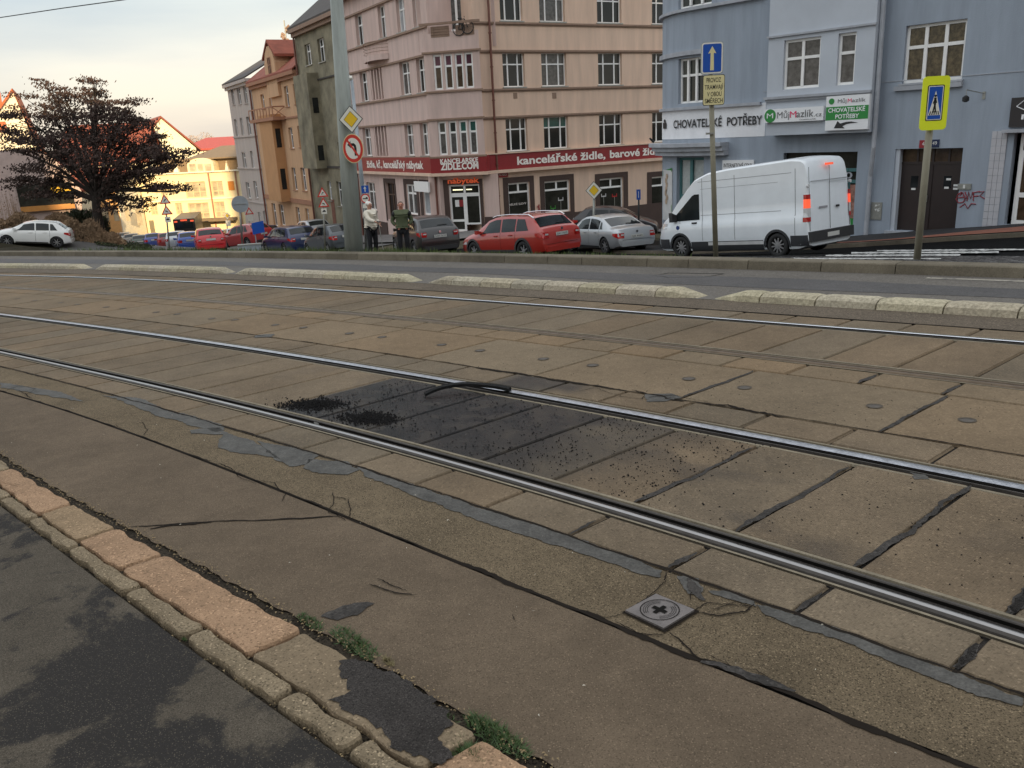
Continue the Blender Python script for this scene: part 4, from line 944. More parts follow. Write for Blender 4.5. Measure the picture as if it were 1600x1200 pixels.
uO=FL.u(418,330); zO=FL.z(403,128)
O1=row_house('apartment_building','ochre and orange apartment building with small gable and balcony',uO,uGr-.02,zO,orange,
 [(408,413,147,170),(420,424,143,167),(459,466,130,163),(445,451,134,167),(414,419,203,235),(452,458,199,232),(466,472,196,230),(457,463,262,297),(471,478,262,298),(426,432,318,353),(437,444,320,352),(463,469,324,352),(478,483,326,350),(421,425,263,295)],FL.z(418,375)-2,redor,redor,[G_curt,G_warm,G_dark])
bay(O1,421,441,FL.z(440,312),FL.z(425,180),.8,orange2,[(422,432,201,233),(428,438,263,295)],[G_bright,G_curt],side=((FL.z(444,230),FL.z(444,200)),(FL.z(450,295),FL.z(450,263))))
h=prect(FL,431,439,138,165)
m=MB()
for z_ in (FL.z(430,312),): m.fbox(FL,uO,uGr-.1,0,.1,z_,z_+.35)
build('string_course',m,redor,O1); m=MB(); m.fbox(FL,uO,uGr-.1,0,.1,FL.z(455,185),FL.z(455,185)+.14); build('string_course',m,redor,O1)
a,b=FL.u(407,180),FL.u(446,180); zc=FL.z(425,190)
m=MB(); m.fbox(FL,a,b,0,1.0,zc,zc+.25); build('balcony_floor',m,redor,O1)
m=MB(); m.fbox(FL,a,b,.95,1.0,zc+.95,zc+1.05)
for k in range(9): q=a+(b-a-.08)*k/8; m.fbox(FL,q,q+.08,.95,1.0,zc+.25,zc+.95)
m.fbox(FL,b-.06,b,0,.94,zc+.95,zc+1.05); m.tube([FL.P(b-.03,.05,zc+.25),FL.P(b-.03,.95,zc+.95)],.03,4); m.tube([FL.P(b-.03,.95,zc+.25),FL.P(b-.03,.05,zc+.95)],.03,4); build('balcony_railing',m,redor,O1)
# gable
a,b=FL.u(420,120),FL.u(437,120); zt=FL.z(428,70); m=MB(); P=FL.P
Fg=Face(FL.P(0,.25,0),150.5); P=Fg.P; mid=(a+b)/2; g=[(a,zO-1.5),(b,zO-1.5),(b,zt-1.3),(b-.5,zt-.5),(mid+.3,zt),(mid-.3,zt),(a+.5,zt-.5),(a,zt-1.3)]
m.prism([P(u_,0,z_) for u_,z_ in g],tuple(np.array([-Fg.n[0]*5,-Fg.n[1]*5,0]))); build('gable',m,orange,O1)
window(Face(Fg.P(0,.01,0),150.5),O1,mid-.45,mid+.45,zt-2.3,zt-.8,redor,G_warm,depth=-.03)
m=MB(); P=FL.P; m.box8([P(a-.3,.3,zt-.9),P(mid,.3,zt+.3),P(mid,-6,zt+.3),P(a-.3,-6,zt-.9),P(a-.3,.3,zt-.7),P(mid,.3,zt+.5),P(mid,-6,zt+.5),P(a-.3,-6,zt-.7)]); m.box8([P(mid+.01,.3,zt+.3),P(b+.3,.3,zt-.9),P(b+.3,-6,zt-.9),P(mid+.01,-6,zt+.3),P(mid+.01,.3,zt+.5),P(b+.3,.3,zt-.7),P(b+.3,-6,zt-.7),P(mid+.01,-6,zt+.5)])
pitched(m,FL,uO,uGr,zO,4.2,11,v=.45); build('roof',m,roofr,O1)
m=MB(); m.fbox(FL,uGr-1.6,uGr-.6,-4.5,-3.6,zO+2,zO+5.2); build('chimney',m,redor,O1)
ant=root('rooftop_antenna',FL.P(FL.u(447,60),-4.5,zO+3.6),'rooftop aerial mast with small dishes on the orange house','antenna')
ua_=FL.u(447,60,-4.5); za=[FL.z(447,y,-4.5) for y in (75,30)]
m=MB(); m.tube([FL.P(ua_,-4.5,za[0]-1),FL.P(ua_,-4.5,za[1])],.06,5); build('mast',m,zinc,ant)
m=MB()
for k in range(7): a=k*.9; m.tube([FL.P(ua_,-4.5,za[0]+(.5+.18*k)),FL.P(ua_+.45*math.cos(a),-4.5+.45*math.sin(a),za[0]+(.6+.2*k))],[.05,.16],6)
build('dish',m,trimb,ant)
uW=FL.u(355,140); zW=FL.z(375,127); whiter=mat('pale grey-pink render',(.50,.44,.40),rough=.9,var=.07,scale=1,streak=True,dirt=.08)
ww=[]
for (y0,y1,xs) in ((137,163,((362,366),(371,376),(381,386),(391,396))),(184,212,((367,371),(376,380),(386,391),(396,401))),(238,263,((365,370),(379,384),(392,396),(403,408))),(285,310,((371,376),(385,391),(397,402),(407,413))),(330,352,((404,408),(412,417)))):
    for k,(x0,x1) in enumerate(xs): ww.append((x0,x1,y0-k*2+2,y1-k*1+1))
W1=row_house('apartment_building','pale whitish apartment building at the far end of the terrace',uW,uO-.02,zW,whiter,ww,FL.z(372,375)-3,whiter,whiter,[G_curt,G_dark,G_curt])
m=MB(); pitched(m,FL,uW,uO,zW,3.2,11,v=.45); build('roof',m,roofd,W1)
for y in (214,264,315): m=MB(); z_=FL.z(388,y); m.fbox(FL,uW,uO-.05,0,.1,z_,z_+.12); build('string_course',m,whiter,W1)
m=MB(); m.tube([FL.P(uO-.1,.14,z) for z in (FL.z(420,370)-1,0,zW)],.08,6); build('downpipe',m,copper,W1)
# ---------------- blue building on the right
blue=mat('blue-grey render',(.345,.395,.465),rough=.9,var=.06,scale=.9,dirt=.12,streak=True,bump=.3,bscale=35)
blue2=mat('lighter blue render',(.53,.57,.63),rough=.9,var=.05,scale=.6,dirt=.05,bump=.2,bscale=35)
bluetrim=mat('grey-blue moulding',(.42,.44,.48),rough=.85,var=.1,scale=3,dirt=.1)
o27=at(1358,372,27)[:2]; BT=Tower(o27,139.5)
Rr=3.0; lo_,hi_=-9.,-2.
dr=ray(1035,200)[:2]; dr/=np.linalg.norm(dr)
for _ in range(50):
    mid=(lo_+hi_)/2; c=BT.o+BT.d*mid-BT.n*Rr; perp=dr[0]*c[1]-dr[1]*c[0]   # signed distance, + = centre left of ray
    if perp<-Rr: hi_=mid
    else: lo_=mid
BT.setup((lo_+hi_)/2,Rr)
B2=root('corner_building',BT.P(-2,-4,-2),'blue-grey corner building with rounded corner and pet shop signs','building')
uEnd=BT.u(1600,200)+9; zTop=BT.z(1100,-60)+3; zlo=-3.4
def zz(px,py,v=0): return BT.z(px,py,v)
tw=[]   # tower windows
a,b,c,d=prect(BT,1060,1099,90,161); tw.append((a,b,c,d)); 
a2,b2=BT.u(1060,5),BT.u(1112,5); c2=zz(1085,10); tw.append((a2,b2,c2,c2+(d-c)))
rw=prect(BT,1413,1508,40,128); rw=(BT.u(1413,80),BT.u(1507,80),zz(1460,127),zz(1460,35)); 
door=(BT.u(1394,300),BT.u(1498,300),zz(1450,363),zz(1450,232)); sd_=(BT.u(1577,280),BT.u(1577,280)+1.5,zz(1590,352),zz(1590,208))
shopw=(BT.u(1222,300),BT.u(1336,300),zz(1330,366),zz(1330,237)); teal=(BT.u(1057,300),BT.u(1099,300),zz(1075,380),zz(1075,246))
m=MB(); wall(m,BT,BT.uT-6.8,uEnd,zlo-2,zTop,tw+[rw,door,sd_,shopw,teal],.24,step=.3); build('wall',m,blue,B2)
m=MB(); 
Pn=[BT.P(uEnd,0,0),BT.P(uEnd,-11,0),BT.P(BT.uT-2,-11,0),BT.P(BT.uT-6.8,0,0)]
for i in range(3): m.quad(Pn[i][:2]+(zlo-2,),Pn[i+1][:2]+(zlo-2,),Pn[i+1][:2]+(zTop,),Pn[i][:2]+(zTop,))
build('rear_wall',m,blue,B2)
m=MB(); pts=[BT.P(u_,.5,zTop) for u_ in np.linspace(BT.uT-6.8,uEnd,30)]+[p[:2]+(zTop,) for p in Pn[1:3]]; m.prism(pts,(0,0,.4)); build('roof',m,roofd,B2)
for h in tw: window(BT,B2,*h,winwhite,G_mid,mull=(.34,.68),trans=.62,fw=.075,depth=.12)
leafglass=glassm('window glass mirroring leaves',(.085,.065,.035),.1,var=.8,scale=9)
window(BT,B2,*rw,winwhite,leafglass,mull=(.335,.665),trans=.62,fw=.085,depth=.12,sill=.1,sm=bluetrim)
m=MB(); m.fbox(BT,rw[0]-.18,rw[1]+.05,0,.12,rw[2]-.2,rw[2]-.07); build('sill_ledge',m,bluetrim,B2)
# mouldings of the tower
for z_,h_,p_ in ((zz(1096,84),.16,.12),(zz(1096,170),.10,.14),(zz(1096,14),.10,.14)):
    m=MB(); m.fbox(BT,BT.uT-5,BT.u(1108 if h_>.12 else 1192,120),0,p_,z_,z_+h_,step=.25); build('string_course',m,bluetrim,B2)
m=MB(); m.fbox(BT,BT.u(1192,160),uEnd,0,.018,zz(1480,121),zz(1480,121)+.02,step=1); build('wall_crack_line',m,bluetrim,B2)
# white painted sign field
wp=mat('white sign field',(.86,.87,.90),rough=.8,var=.04,dirt=.05)
zf1,zf0=zz(1100,166)-.02,zz(1190,213); m=MB(); m.fbox(BT,BT.uT-4.6,BT.u(1196,190),0,.012,zf0,zf1,step=.25); build('sign_field',m,wp,B2)
letk=mat('black lettering',(.02,.02,.022),rough=.5)
zt_=zz(1125,197); a=BT.u(1054,195); b=BT.u(1129,190); text(BT,'CHOVATELSKÉ',a,zt_,.30,letk,B2,v=.05,width=b-a,bold=.02)
a=BT.u(1137,192); b=BT.u(1192,190); text(BT,'POTŘEBY',a,zt_,.30,letk,B2,v=.05,width=b-a,bold=.02)
m=MB(); a=BT.u(1044,195); m.fbox(BT,a-.5,a-.1,.04,.05,zt_,zt_+.22,step=.2); m.fbox(BT,a-.38,a-.22,.04,.05,zt_+.225,zt_+.34); build('shop_emblem',m,letk,B2)
# oriel (protruding bay)
pv=.55; ua_,ub_=BT.u(1197,180,pv),BT.u(1359,180,pv); zo=BT.z(1200,212,pv); OB=Face(BT.P(0,pv,0),139.5)
w1=(OB.u(1224,100),OB.u(1281,100),OB.z(1252,138),OB.z(1252,60)); w2=(OB.u(1308,95),OB.u(1336,95),w1[2],w1[3])
m=MB(); wall(m,OB,ua_,ub_,zo,zTop,[w1,w2],.14); P=OB.P
m.quad(P(ua_,-pv,zo),P(ua_,0,zo),P(ua_,0,zTop),P(ua_,-pv,zTop)); m.quad(P(ub_,0,zo),P(ub_,-pv,zo),P(ub_,-pv,zTop),P(ub_,0,zTop)); m.quad(P(ua_,-pv,zo),P(ub_,-pv,zo),P(ub_,0,zo),P(ua_,0,zo)); build('oriel',m,blue2,B2)
window(OB,B2,*w1,winwhite,G_curt,mull=(.5,),trans=.62,fw=.08,depth=.1); window(OB,B2,*w2,winwhite,G_curt,mull=(),trans=.62,fw=.08,depth=.1)
m=MB(); z_=w1[2]-.2; m.fbox(OB,ua_-.04,ub_+.04,0,.14,z_-.08,z_); m.fbox(OB,ua_-.02,ub_+.02,0,.07,z_-.16,z_-.083); build('string_course',m,bluetrim,B2); m=MB(); z_=w1[3]+.12; m.fbox(OB,ua_-.04,ub_+.04,0,.07,z_,z_+.06); build('string_course',m,bluetrim,B2)
sbw=mat('white sign box',(.84,.85,.87),rough=.4,var=.02); green=mat('sign green',(.02,.25,.045),rough=.4,var=.02); pinkt=mat('magenta lettering',(.75,.03,.14),rough=.4,var=0); greyt=mat('grey lettering',(.13,.13,.14),rough=.4,var=0)
a,b=OB.u(1194,180,.15),OB.u(1286,180,.15); c,d=OB.z(1240,190,.15),OB.z(1240,168.5,.15)
m=MB(); m.fbox(OB,a,b,.01,.14,c,d); s1=build('sign_box',m,sbw,B2)
def disc(mb,F_,u,z,r_,v,K=24): mb.poly([F_.P(u+r_*math.cos(2*math.pi*k/K),v,z+r_*math.sin(2*math.pi*k/K)) for k in range(K)])
m=MB(); rr=(d-c)*.5; disc(m,OB,a+rr*1.05,c+rr,rr,.15); build('round_emblem',m,green,s1); text(OB,'M',a+rr*.5,c+rr*.65,rr*.8,sbw,s1,v=.156,bold=0,width=rr*1.1)
x=a+rr*2.3; h1=(d-c)*.68
ws=b-x; 
for s_,f0,f1,mt_,hh in (('Můj',0,.27,greyt,h1*.72),('M',.285,.425,pinkt,h1*.72),('azlík',.43,.80,greyt,h1*.8),('.cz',.81,.97,greyt,h1*.45)): text(OB,s_,x+ws*f0,c+(d-c)*.3,hh,mt_,s1,v=.152,width=ws*(f1-f0),bold=0 if s_[0]=='M' else .004)
text(OB,'Chovatelské potřeby',x+ws*.5,c+(d-c)*.08,.05,greyt,s1,v=.152)
a,b=OB.u(1290,175,.15),OB.u(1357,175,.15); c,d=OB.z(1320,203,.15),OB.z(1320,149,.15)
m=MB(); m.fbox(OB,a,b,.01,.14,c,d); s2=build('sign_box',m,sbw,B2); W_=b-a; H_=d-c
m=MB(); m.fbox(OB,a+.01,b-.01,.141,.147,c+H_*.30,c+H_*.69); build('green_panel',m,green,s2)
text(OB,'CHOVATELSKÉ',a+W_*.06,c+H_*.53,.13,sbw,s2,v=.152,width=W_*.86,bold=.02); text(OB,'POTŘEBY',a+W_*.24,c+H_*.34,.13,sbw,s2,v=.152,width=W_*.55,bold=.02)
m=MB(); disc(m,OB,a+W_*.13,c+H_*.85,H_*.09,.15); build('round_emblem',m,green,s2)
for s_,f0,f1,mt_ in (('Můj',.28,.48,greyt),('M',.51,.6,pinkt),('azlík',.61,.92,greyt)): text(OB,s_,a+W_*f0,c+H_*.79,.12,mt_,s2,v=.152,width=W_*(f1-f0))
m=MB(); AR=[(.22,.06),(.30,.27),(.36,.19),(.50,.235),(.62,.24),(.78,.20),(.62,.19),(.50,.165),(.42,.11),(.48,.05)]; m.poly([OB.P(a+W_*x_,.152,c+H_*y_) for x_,y_ in AR]); build('arrow',m,letk,s2)
# shop recess, teal doors
tealm=mat('teal shutter',(.055,.16,.165),rough=.6,var=.15); poster=mat('poster paper',(.42,.45,.44),rough=.6,var=.15,scale=7)
m=MB(); a,b,c,d=shopw; m.fbox(BT,a,b,-.24,-.2,c,d); s3=build('shop_front',m,G_shop,B2)
m=MB(); m.fbox(BT,a,b,-.195,-.15,c+(d-c)*.76,c+(d-c)*.80); m.fbox(BT,a,b,-.195,-.15,c+(d-c)*.62,c+(d-c)*.66); m.fbox(BT,b-.32,b-.27,-.195,-.15,c,c+(d-c)*.62); build('shutter_frame',m,tealm,s3)
pz_=mat('shop poster',(.33,.16,.12),rough=.6,var=.6,scale=8); m=MB(); m.fbox(BT,b-.26,b-.02,-.19,-.17,c+.5,c+(d-c)*.6); build('poster',m,pz_,s3); m=MB(); m.fbox(BT,b-.26,b-.02,-.19,-.168,c+.1,c+.49); build('poster',m,green,s3)
text(BT,'332600',a+.9,c+(d-c)*.68,.2,bluetrim,s3,v=-.14,width=b-a-1.1,bold=.02)
a,b,c,d=teal
window(BT,B2,a,b,c,d,tealm,poster,mull=(.5,),trans=.55,fw=.11,depth=.15,name='shop_door')
bp_=mat('poster photo',(.40,.30,.22),rough=.6,var=.7,scale=5)
u0_,u1_=BT.u(1037,300),BT.u(1051,300)
m=MB(); m.fbox(BT,u0_,u1_,.01,.03,zz(1045,345),zz(1045,266),step=.2); ps=build('poster',m,mat('poster white',(.6,.6,.6)),B2)
m=MB(); m.poly([BT.P(u0_+.02,.036,zz(1045,268)),BT.P(u1_-.02,.036,zz(1045,262)),BT.P(u1_-.02,.036,zz(1045,268)),BT.P(u0_+.02,.036,zz(1045,276))][::-1]); m.poly([BT.P(u0_+.02,.036,zz(1045,330)),BT.P(u1_-.02,.036,zz(1045,319)),BT.P(u1_-.02,.036,zz(1045,330))]); build('poster_corner',m,green,ps)
m=MB(); um_=(u0_+u1_)/2+.03
for k in range(7): disc(m,BT,um_+random.uniform(-.1,.1),zz(1045,276+k*6.5),.12,.037+.001*k,9)
build('poster_animals',m,bp_,ps)
m=MB(); zc0,zc1=zz(1080,244,.5),zz(1080,224,.5)
for k,(p_,f0,f1) in enumerate(((.30,0,.35),(.42,.36,.7),(.55,.71,1))): m.fbox(BT,BT.uT-3.2,BT.u(1131,235,.3),0,p_,zc0+(zc1-zc0)*f0,zc0+(zc1-zc0)*f1,step=.3)
build('entrance_canopy',m,bluetrim,B2)
a,b=BT.u(1130,255),BT.u(1179,255); c,d=zz(1155,266),zz(1155,250); m=MB(); m.fbox(BT,a,b,.01,.05,c-.15,d); s4=build('sign_plate',m,sbw,B2)
text(BT,'INTERNETOVÉ CENY',a+.06,c+(d-c)*.3,.14,letk,s4,v=.055,width=b-a-.12,bold=.01); text(BT,'prodejna',a+.25,c-.08,.07,letk,s4,v=.055,width=.35)
# drainpipe, gas box, entry
m=MB(); m.tube([BT.P(BT.u(1372,100,.35),.35,zTop),BT.P(BT.u(1371,150,.35),.35,zz(1370,230)),BT.P(BT.u(1358,300,.12),.12,zz(1358,275)),BT.P(BT.u(1353,350,.12),.12,zlo-1)],.07,10); build('downpipe',m,bluetrim,B2)
a,b,c,d=prect(BT,1361,1378,316,343); m=MB(); m.fbox(BT,a,b,.0,.03,c,d); gb=build('meter_box',m,zinc,B2)
m=MB()
for k in range(10): x=a+(b-a)*random.uniform(.2,.8); z_=d-(d-c)*random.uniform(.08,.45); m.poly([BT.P(x+random.uniform(-.06,.06),.034,z_+random.uniform(-.06,.06)) for _ in range(4)])
build('torn_sticker',m,white,gb)
dk=mat('dark brown door',(.028,.017,.015),rough=.55,var=.15,scale=3)
a,b,c,d=door; m=MB(); di=BT.u(1406,300,-.24)
m.fbox(BT,di,b,-.30,-.24,c,d-(d-c)*.17); m.fbox(BT,di,b,-.30,-.22,d-(d-c)*.19,d-(d-c)*.16)
mid=(di+b)/2; m.fbox(BT,mid-.03,mid+.03,-.24,-.215,c,d-(d-c)*.2); dd_=build('entrance_door',m,dk,B2)
m=MB(); m.fbox(BT,a,di,-.24,-.05,c,d); build('door_jamb',m,blue2,B2)
m=MB(); m.fbox(BT,di,b,-.31,-.27,d-(d-c)*.16,d); build('transom_glass',m,G_warm,dd_)
m=MB(); 
for q in (.25,.5,.75): m.fbox(BT,di+(b-di)*q-.03,di+(b-di)*q+.03,-.27,-.24,d-(d-c)*.16,d)
build('transom_bar',m,dk,dd_)
for q in (.17,.70):
    m=MB(); x=di+(b-di)*q; z_=c+(d-c)*.53; m.fbox(BT,x,x+.22,-.24,-.235,z_,z_+.35); build('door_pane',m,G_dark,dd_)
m=MB(); x=mid-.28; m.fbox(BT,x,x+.18,-.24,-.23,c+(d-c)*.37,c+(d-c)*.5); build('notice',m,white,dd_)
for q,zq in ((.86,.55),(.86,.51),(.19,.50),(.74,.62),(.72,.52)):
    m=MB(); x=di+(b-di)*q; m.fbox(BT,x,x+.13,-.235,-.228,c+(d-c)*zq,c+(d-c)*zq+.06); build('sticker',m,white,dd_)
m=MB(); m.fbox(BT,mid-.1,mid-.05,-.215,-.17,c+(d-c)*.36,c+(d-c)*.44); build('handle',m,zinc,dd_)
m=MB(); m.fbox(BT,a-.1,b+.1,-.25,.12,c-.1,c-.003); build('door_step',m,bluetrim,B2)
a,b,c,d=prect(BT,1497,1518,287,296); m=MB(); m.fbox(BT,a,b,0,.04,c,d); ip=build('intercom',m,zinc,B2)
m=MB(); m.fbox(BT,a+(b-a)*.42,a+(b-a)*.56,.041,.05,c+.03,d-.03); build('button_panel',m,white,ip)
gf=mat('dark red spray paint',(.30,.045,.06),rough=.7,var=.2); m=MB()
def g(px,py): u_,z_=BT.uz(px,py); return BT.P(u_,.012,z_)
for st_ in ([(1503,300),(1497,304),(1494,311),(1498,317),(1505,316),(1508,309),(1504,301),(1500,306)],[(1508,300),(1511,308),(1506,315)],[(1497,309),(1508,308)],[(1511,314),(1514,300),(1517,311),(1520,300)],[(1521,314),(1521,301),(1531,299)],[(1521,307),(1529,306)],[(1530,300),(1538,299),(1531,306),(1540,311)],[(1500,324),(1508,318),(1512,326),(1518,318),(1525,319)]):
    m.tube([g(*p) for p in st_],.018,4)
build('graffiti',m,gf,B2)
for (x0,x1,y0,y1,mt_,tx) in ((1437,1450,219,231,mat('number plate red',(.3,.02,.03)),'48'),(1452,1468,218,230,mat('number plate blue',(.01,.02,.07)),'49')):
    a,b,c,d=prect(BT,x0,x1,y0,y1); m=MB(); m.fbox(BT,a,b,.005,.03,c,d); q=build('house_number',m,mt_,B2); text(BT,tx,a+(b-a)*.35,c+(d-c)*.3,(d-c)*.5,white,q,v=.035,width=(b-a)*.45)
# lamp bracket
wlp=root('wall_lamp',BT.P(BT.u(1538,150),0,zz(1538,150)),'small black lamp hanging from a thin bracket on the blue wall','lamp')
m=MB(); A_=BT.P(BT.u(1538,145),.02,zz(1538,146)); B_=BT.P(BT.u(1538,145)-.25,.6,zz(1538,146)+.12); m.tube([A_,B_],.014,5); m.tube([B_,(B_[0],B_[1],B_[2]-.18)],.01,4); m.fbox(BT,BT.u(1538,145)-.04,BT.u(1538,145)+.04,0,.02,zz(1538,155),zz(1538,143)); build('bracket',m,zinc,wlp)
m=MB(); m.tube([(B_[0],B_[1],B_[2]-.15),(B_[0],B_[1],B_[2]-.2),(B_[0],B_[1],B_[2]-.3),(B_[0],B_[1],B_[2]-.33)],[.03,.09,.09,.03],10); build('lamp_head',m,black,wlp)
# right-hand shop
a=BT.u(1580,175); m=MB(); m.fbox(BT,a,a+4,.01,.08,zz(1580,199),zz(1580,153)); s5=build('shop_sign',m,mat('black sign board',(.022,.018,.02),rough=.4),B2)
text(BT,'matrace',a+.30,zz(1580,187),.20,sbw,s5,v=.085,width=1.5,bold=.02); m=MB(); 
for l in ([(.15,.55),(.35,.72),(.9,.62)],[(.15,.55),(.6,.33),(1.3,.1)]): m.tube([BT.P(a+x_,.085,zz(1580,199)+y_*1.0) for x_,y_ in l],.012,4)
build('sign_line',m,sbw,s5)
m=MB(); m.fbox(BT,BT.u(1570,203),BT.u(1570,203)+4,0,.25,zz(1580,207),zz(1580,202)); build('shop_canopy',m,bluetrim,B2)
tile=mat('pale tiled pier',(.50,.50,.53),rough=.6,var=.06); ua_,ub_=BT.u(1542,280,.04),BT.u(1566,280,.04); m=MB()
c,d=zz(1550,364),zz(1550,205); k=14
for i in range(k):
    for j in range(3):
        m.fbox(BT,ua_+(ub_-ua_)*j/3+.004,ua_+(ub_-ua_)*(j+1)/3-.004,.0,.035,c+(d-c)*i/k+.004,c+(d-c)*(i+1)/k-.004)
build('tiled_pier',m,tile,B2)
a,b,c,d=sd_; window(BT,B2,a+.12,b,c,c+(d-c)*.78,winwhite,G_warm,mull=(.5,),trans=.42,fw=.12,depth=.18,name='shop_door'); window(BT,B2,a+.12,b,c+(d-c)*.78+.003,d,winwhite,G_warm,mull=(),trans=0,fw=.08,depth=.18,name='shop_transom')
# ---------------- far houses
yel=mat('yellow render',(.88,.74,.45),rough=.9,var=.05,scale=.4); cream=mat('cream render',(.85,.78,.6),rough=.9,var=.05); brroof=mat('brown roof',(.22,.16,.10),rough=.9,var=.1); whiteg=mat('white gable render',(.88,.8,.58),rough=.9,var=.04)
FY=Face(at(200,300,100)[:2],93); Y1=root('apartment_building',FY.P(6,0,FY.z(250,370)),'sunlit yellow apartment building closing the far end of the street','building')
def yr(x0,x1,y0,y1): return prect(FY,x0,x1,y0,y1)
yw=[yr(290,322,284,309),yr(331,349,283,307),yr(295,327,317,342),yr(336,352,315,340),yr(275,285,317,335),yr(212,220,300,320),yr(236,246,318,336),yr(252,262,296,312)]
a,b=FY.u(183,300),FY.u(385,300); z0,z1=FY.z(250,372)-2,FY.z(290,271)
m=MB(); wall(m,FY,a,b,z0,z1,yw,.3); backbox(m,FY,a,b,z0,z1,12); build('wall',m,yel,Y1)
fy=mat('yellow window frame',(.6,.5,.3)); gy=glassm('sunlit glass',(.45,.38,.26),.35)
for h in yw: window(FY,Y1,*h,fy,gy,mull=(.33,.66) if h[1]-h[0]>1.6 else (.5,),trans=.36,fw=.1,depth=.15,bars=(.68,))
m=MB(); a2,b2=FY.u(228,260),FY.u(385,260); m.fbox(FY,a2,b2,-12,-1.5,z1,FY.z(300,248)); build('attic_wall',m,brroof,Y1)
m=MB(); zt=FY.z(320,231); P=FY.P
a3=FY.u(285,240); m.box8([P(a3,-.6,FY.z(300,250)),P(b2,-.6,FY.z(300,250)),P(b2,-6,zt),P(a3+2.4,-6,zt),P(a3,-.6,FY.z(300,250)+.15),P(b2,-.6,FY.z(300,250)+.15),P(b2,-6,zt+.15),P(a3+2.4,-6,zt+.15)]); build('roof',m,brroof,Y1)
m=MB(); a4,b4=FY.u(293,260),FY.u(334,260); zc=FY.z(313,258); pts=[(a4,z1+.01),(b4,z1+.01)]+[((a4+b4)/2+(b4-a4)/2*math.cos(t),zc+(FY.z(313,247)-zc)*math.sin(t)) for t in np.linspace(0,math.pi,12)]
m.prism([P(u_,.1,z_) for u_,z_ in pts],tuple(np.array([-FY.n[0]*3,-FY.n[1]*3,0]))); db=build('arched_dormer',m,yel,Y1)
for x0,x1 in ((297,307),(310,318),(321,331)):
    m=MB(); u_,v_,c_,d_=yr(x0,x1,256,270); m.fbox(FY,u_,v_,.11,.14,c_,d_); build('dormer_window',m,gy,Y1)
for x0,x1 in ((228,240),(248,256),(264,272),(345,352)):
    m=MB(); u_,v_,c_,d_=yr(x0,x1,252,270); P=FY.P; m.box8([P(u_,-1.6,c_),P(v_,-1.6,c_),P(v_,-1.0,c_),P(u_,-1.0,c_),P(u_+.3,-1.6,d_),P(v_-.3,-1.6,d_),P(v_-.3,-1.2,d_),P(u_+.3,-1.2,d_)]); build('dormer_pier',m,cream,Y1)
m=MB(); m.fbox(FY,a2,b2,0,.3,z1,z1+.15); m.fbox(FY,a2,b2,0,.12,FY.z(300,313),FY.z(300,313)+.15); build('cornice',m,cream,Y1)
m=MB(); u_,v_,c_,d_=yr(340,372,341,346); m.fbox(FY,u_-4,v_,.0,1.5,c_+.2,c_+.5); build('shop_canopy',m,brroof,Y1)
m=MB(); u_,v_,c_,d_=yr(357,366,283,297); m.fbox(FY,u_,v_,.01,.1,c_,d_); build('orange_panel',m,mat('orange panel',(.6,.22,.03)),Y1)
m=MB(); 
for x in (330,372): m.tube([FY.P(FY.u(x,300),.15,z0),FY.P(FY.u(x,300),.15,z1)],.1,5)
build('downpipe',m,redor,Y1)
# orange side house left of it
m=MB(); u0_,u1_=FY.u(150,320),FY.u(226,320); O2h=root('house',FY.P(u0_+3,3,z0+2),'cream and orange lit house behind the lower branches of the dark tree','house')
m.fbox(FY,u0_,u1_,.5,6,z0,FY.z(200,292)); build('wall',m,cream,O2h)
m=MB(); u_,v_,c_,d_=yr(200,226,294,362); m.fbox(FY,u_,v_+.0,6.003,6.06,c_,d_); build('orange_wall_panel',m,mat('apricot render',(.75,.42,.17)),O2h)
for x0,x1,y0,y1 in ((196,203,322,345),(214,222,326,352),(160,170,325,345),(178,186,325,345)):
    m=MB(); F6=Face(FY.P(0,6.0,0),93); u_,v_,c_,d_=prect(F6,x0,x1,y0,y1); m.fbox(F6,u_,v_,.062,.09,c_,d_); w9=build('window',m,gy,O2h)
m=MB(); u0_-=.3; u1_+=.3; zt=FY.z(200,292); P=FY.P; m.box8([P(u0_,6.4,zt),P(u1_,6.4,zt),P(u1_,3,zt+2.2),P(u0_,3,zt+2.2),P(u0_,6.4,zt+.15),P(u1_,6.4,zt+.15),P(u1_,3,zt+2.4),P(u0_,3,zt+2.4)]); build('roof',m,roofr,O2h)
# gabled white house with red roof
FG=Face(at(251,200,122)[:2],62); GH=root('house',FG.P(0,0,FG.z(251,300)),'tall sunlit white gable with brick red roof behind the yellow building','house')
ax_,az_=FG.uz(251,185); lx,lz=FG.uz(213,232); rx,rz=FG.uz(306,231); nb=np.array([-FG.n[0]*16,-FG.n[1]*16,0])
m=MB(); m.prism([FG.P(lx,0,lz-9),FG.P(rx,0,rz-9),FG.P(rx,0,rz),FG.P(ax_,0,az_),FG.P(lx,0,lz)],tuple(nb)); build('wall',m,whiteg,GH)
m=MB(); P=FG.P
m.box8([P(lx-.6,.3,lz-.5),P(ax_,.3,az_+.05),P(ax_,-16.3,az_+.05),P(lx-.6,-16.3,lz-.5),P(lx-.6,.3,lz-.25),P(ax_,.3,az_+.35),P(ax_,-16.3,az_+.35),P(lx-.6,-16.3,lz-.25)]); m.box8([P(ax_+.01,.3,az_+.05),P(rx+.6,.3,rz-.4),P(rx+.6,-16.3,rz-.4),P(ax_+.01,-16.3,az_+.05),P(ax_+.01,.3,az_+.35),P(rx+.6,.3,rz-.1),P(rx+.6,-16.3,rz-.1),P(ax_+.01,-16.3,az_+.35)])
build('roof',m,roofr,GH)
FH=Face(at(150,240,112)[:2],80); HR=root('house',FH.P(0,0,FH.z(150,330)),'wide house with brick red roof seen through the dark tree','house')
m=MB(); u0_,z0_=FH.uz(75,262); u1_,z1_=FH.uz(236,262); _,zr_=FH.uz(150,196); P=FH.P
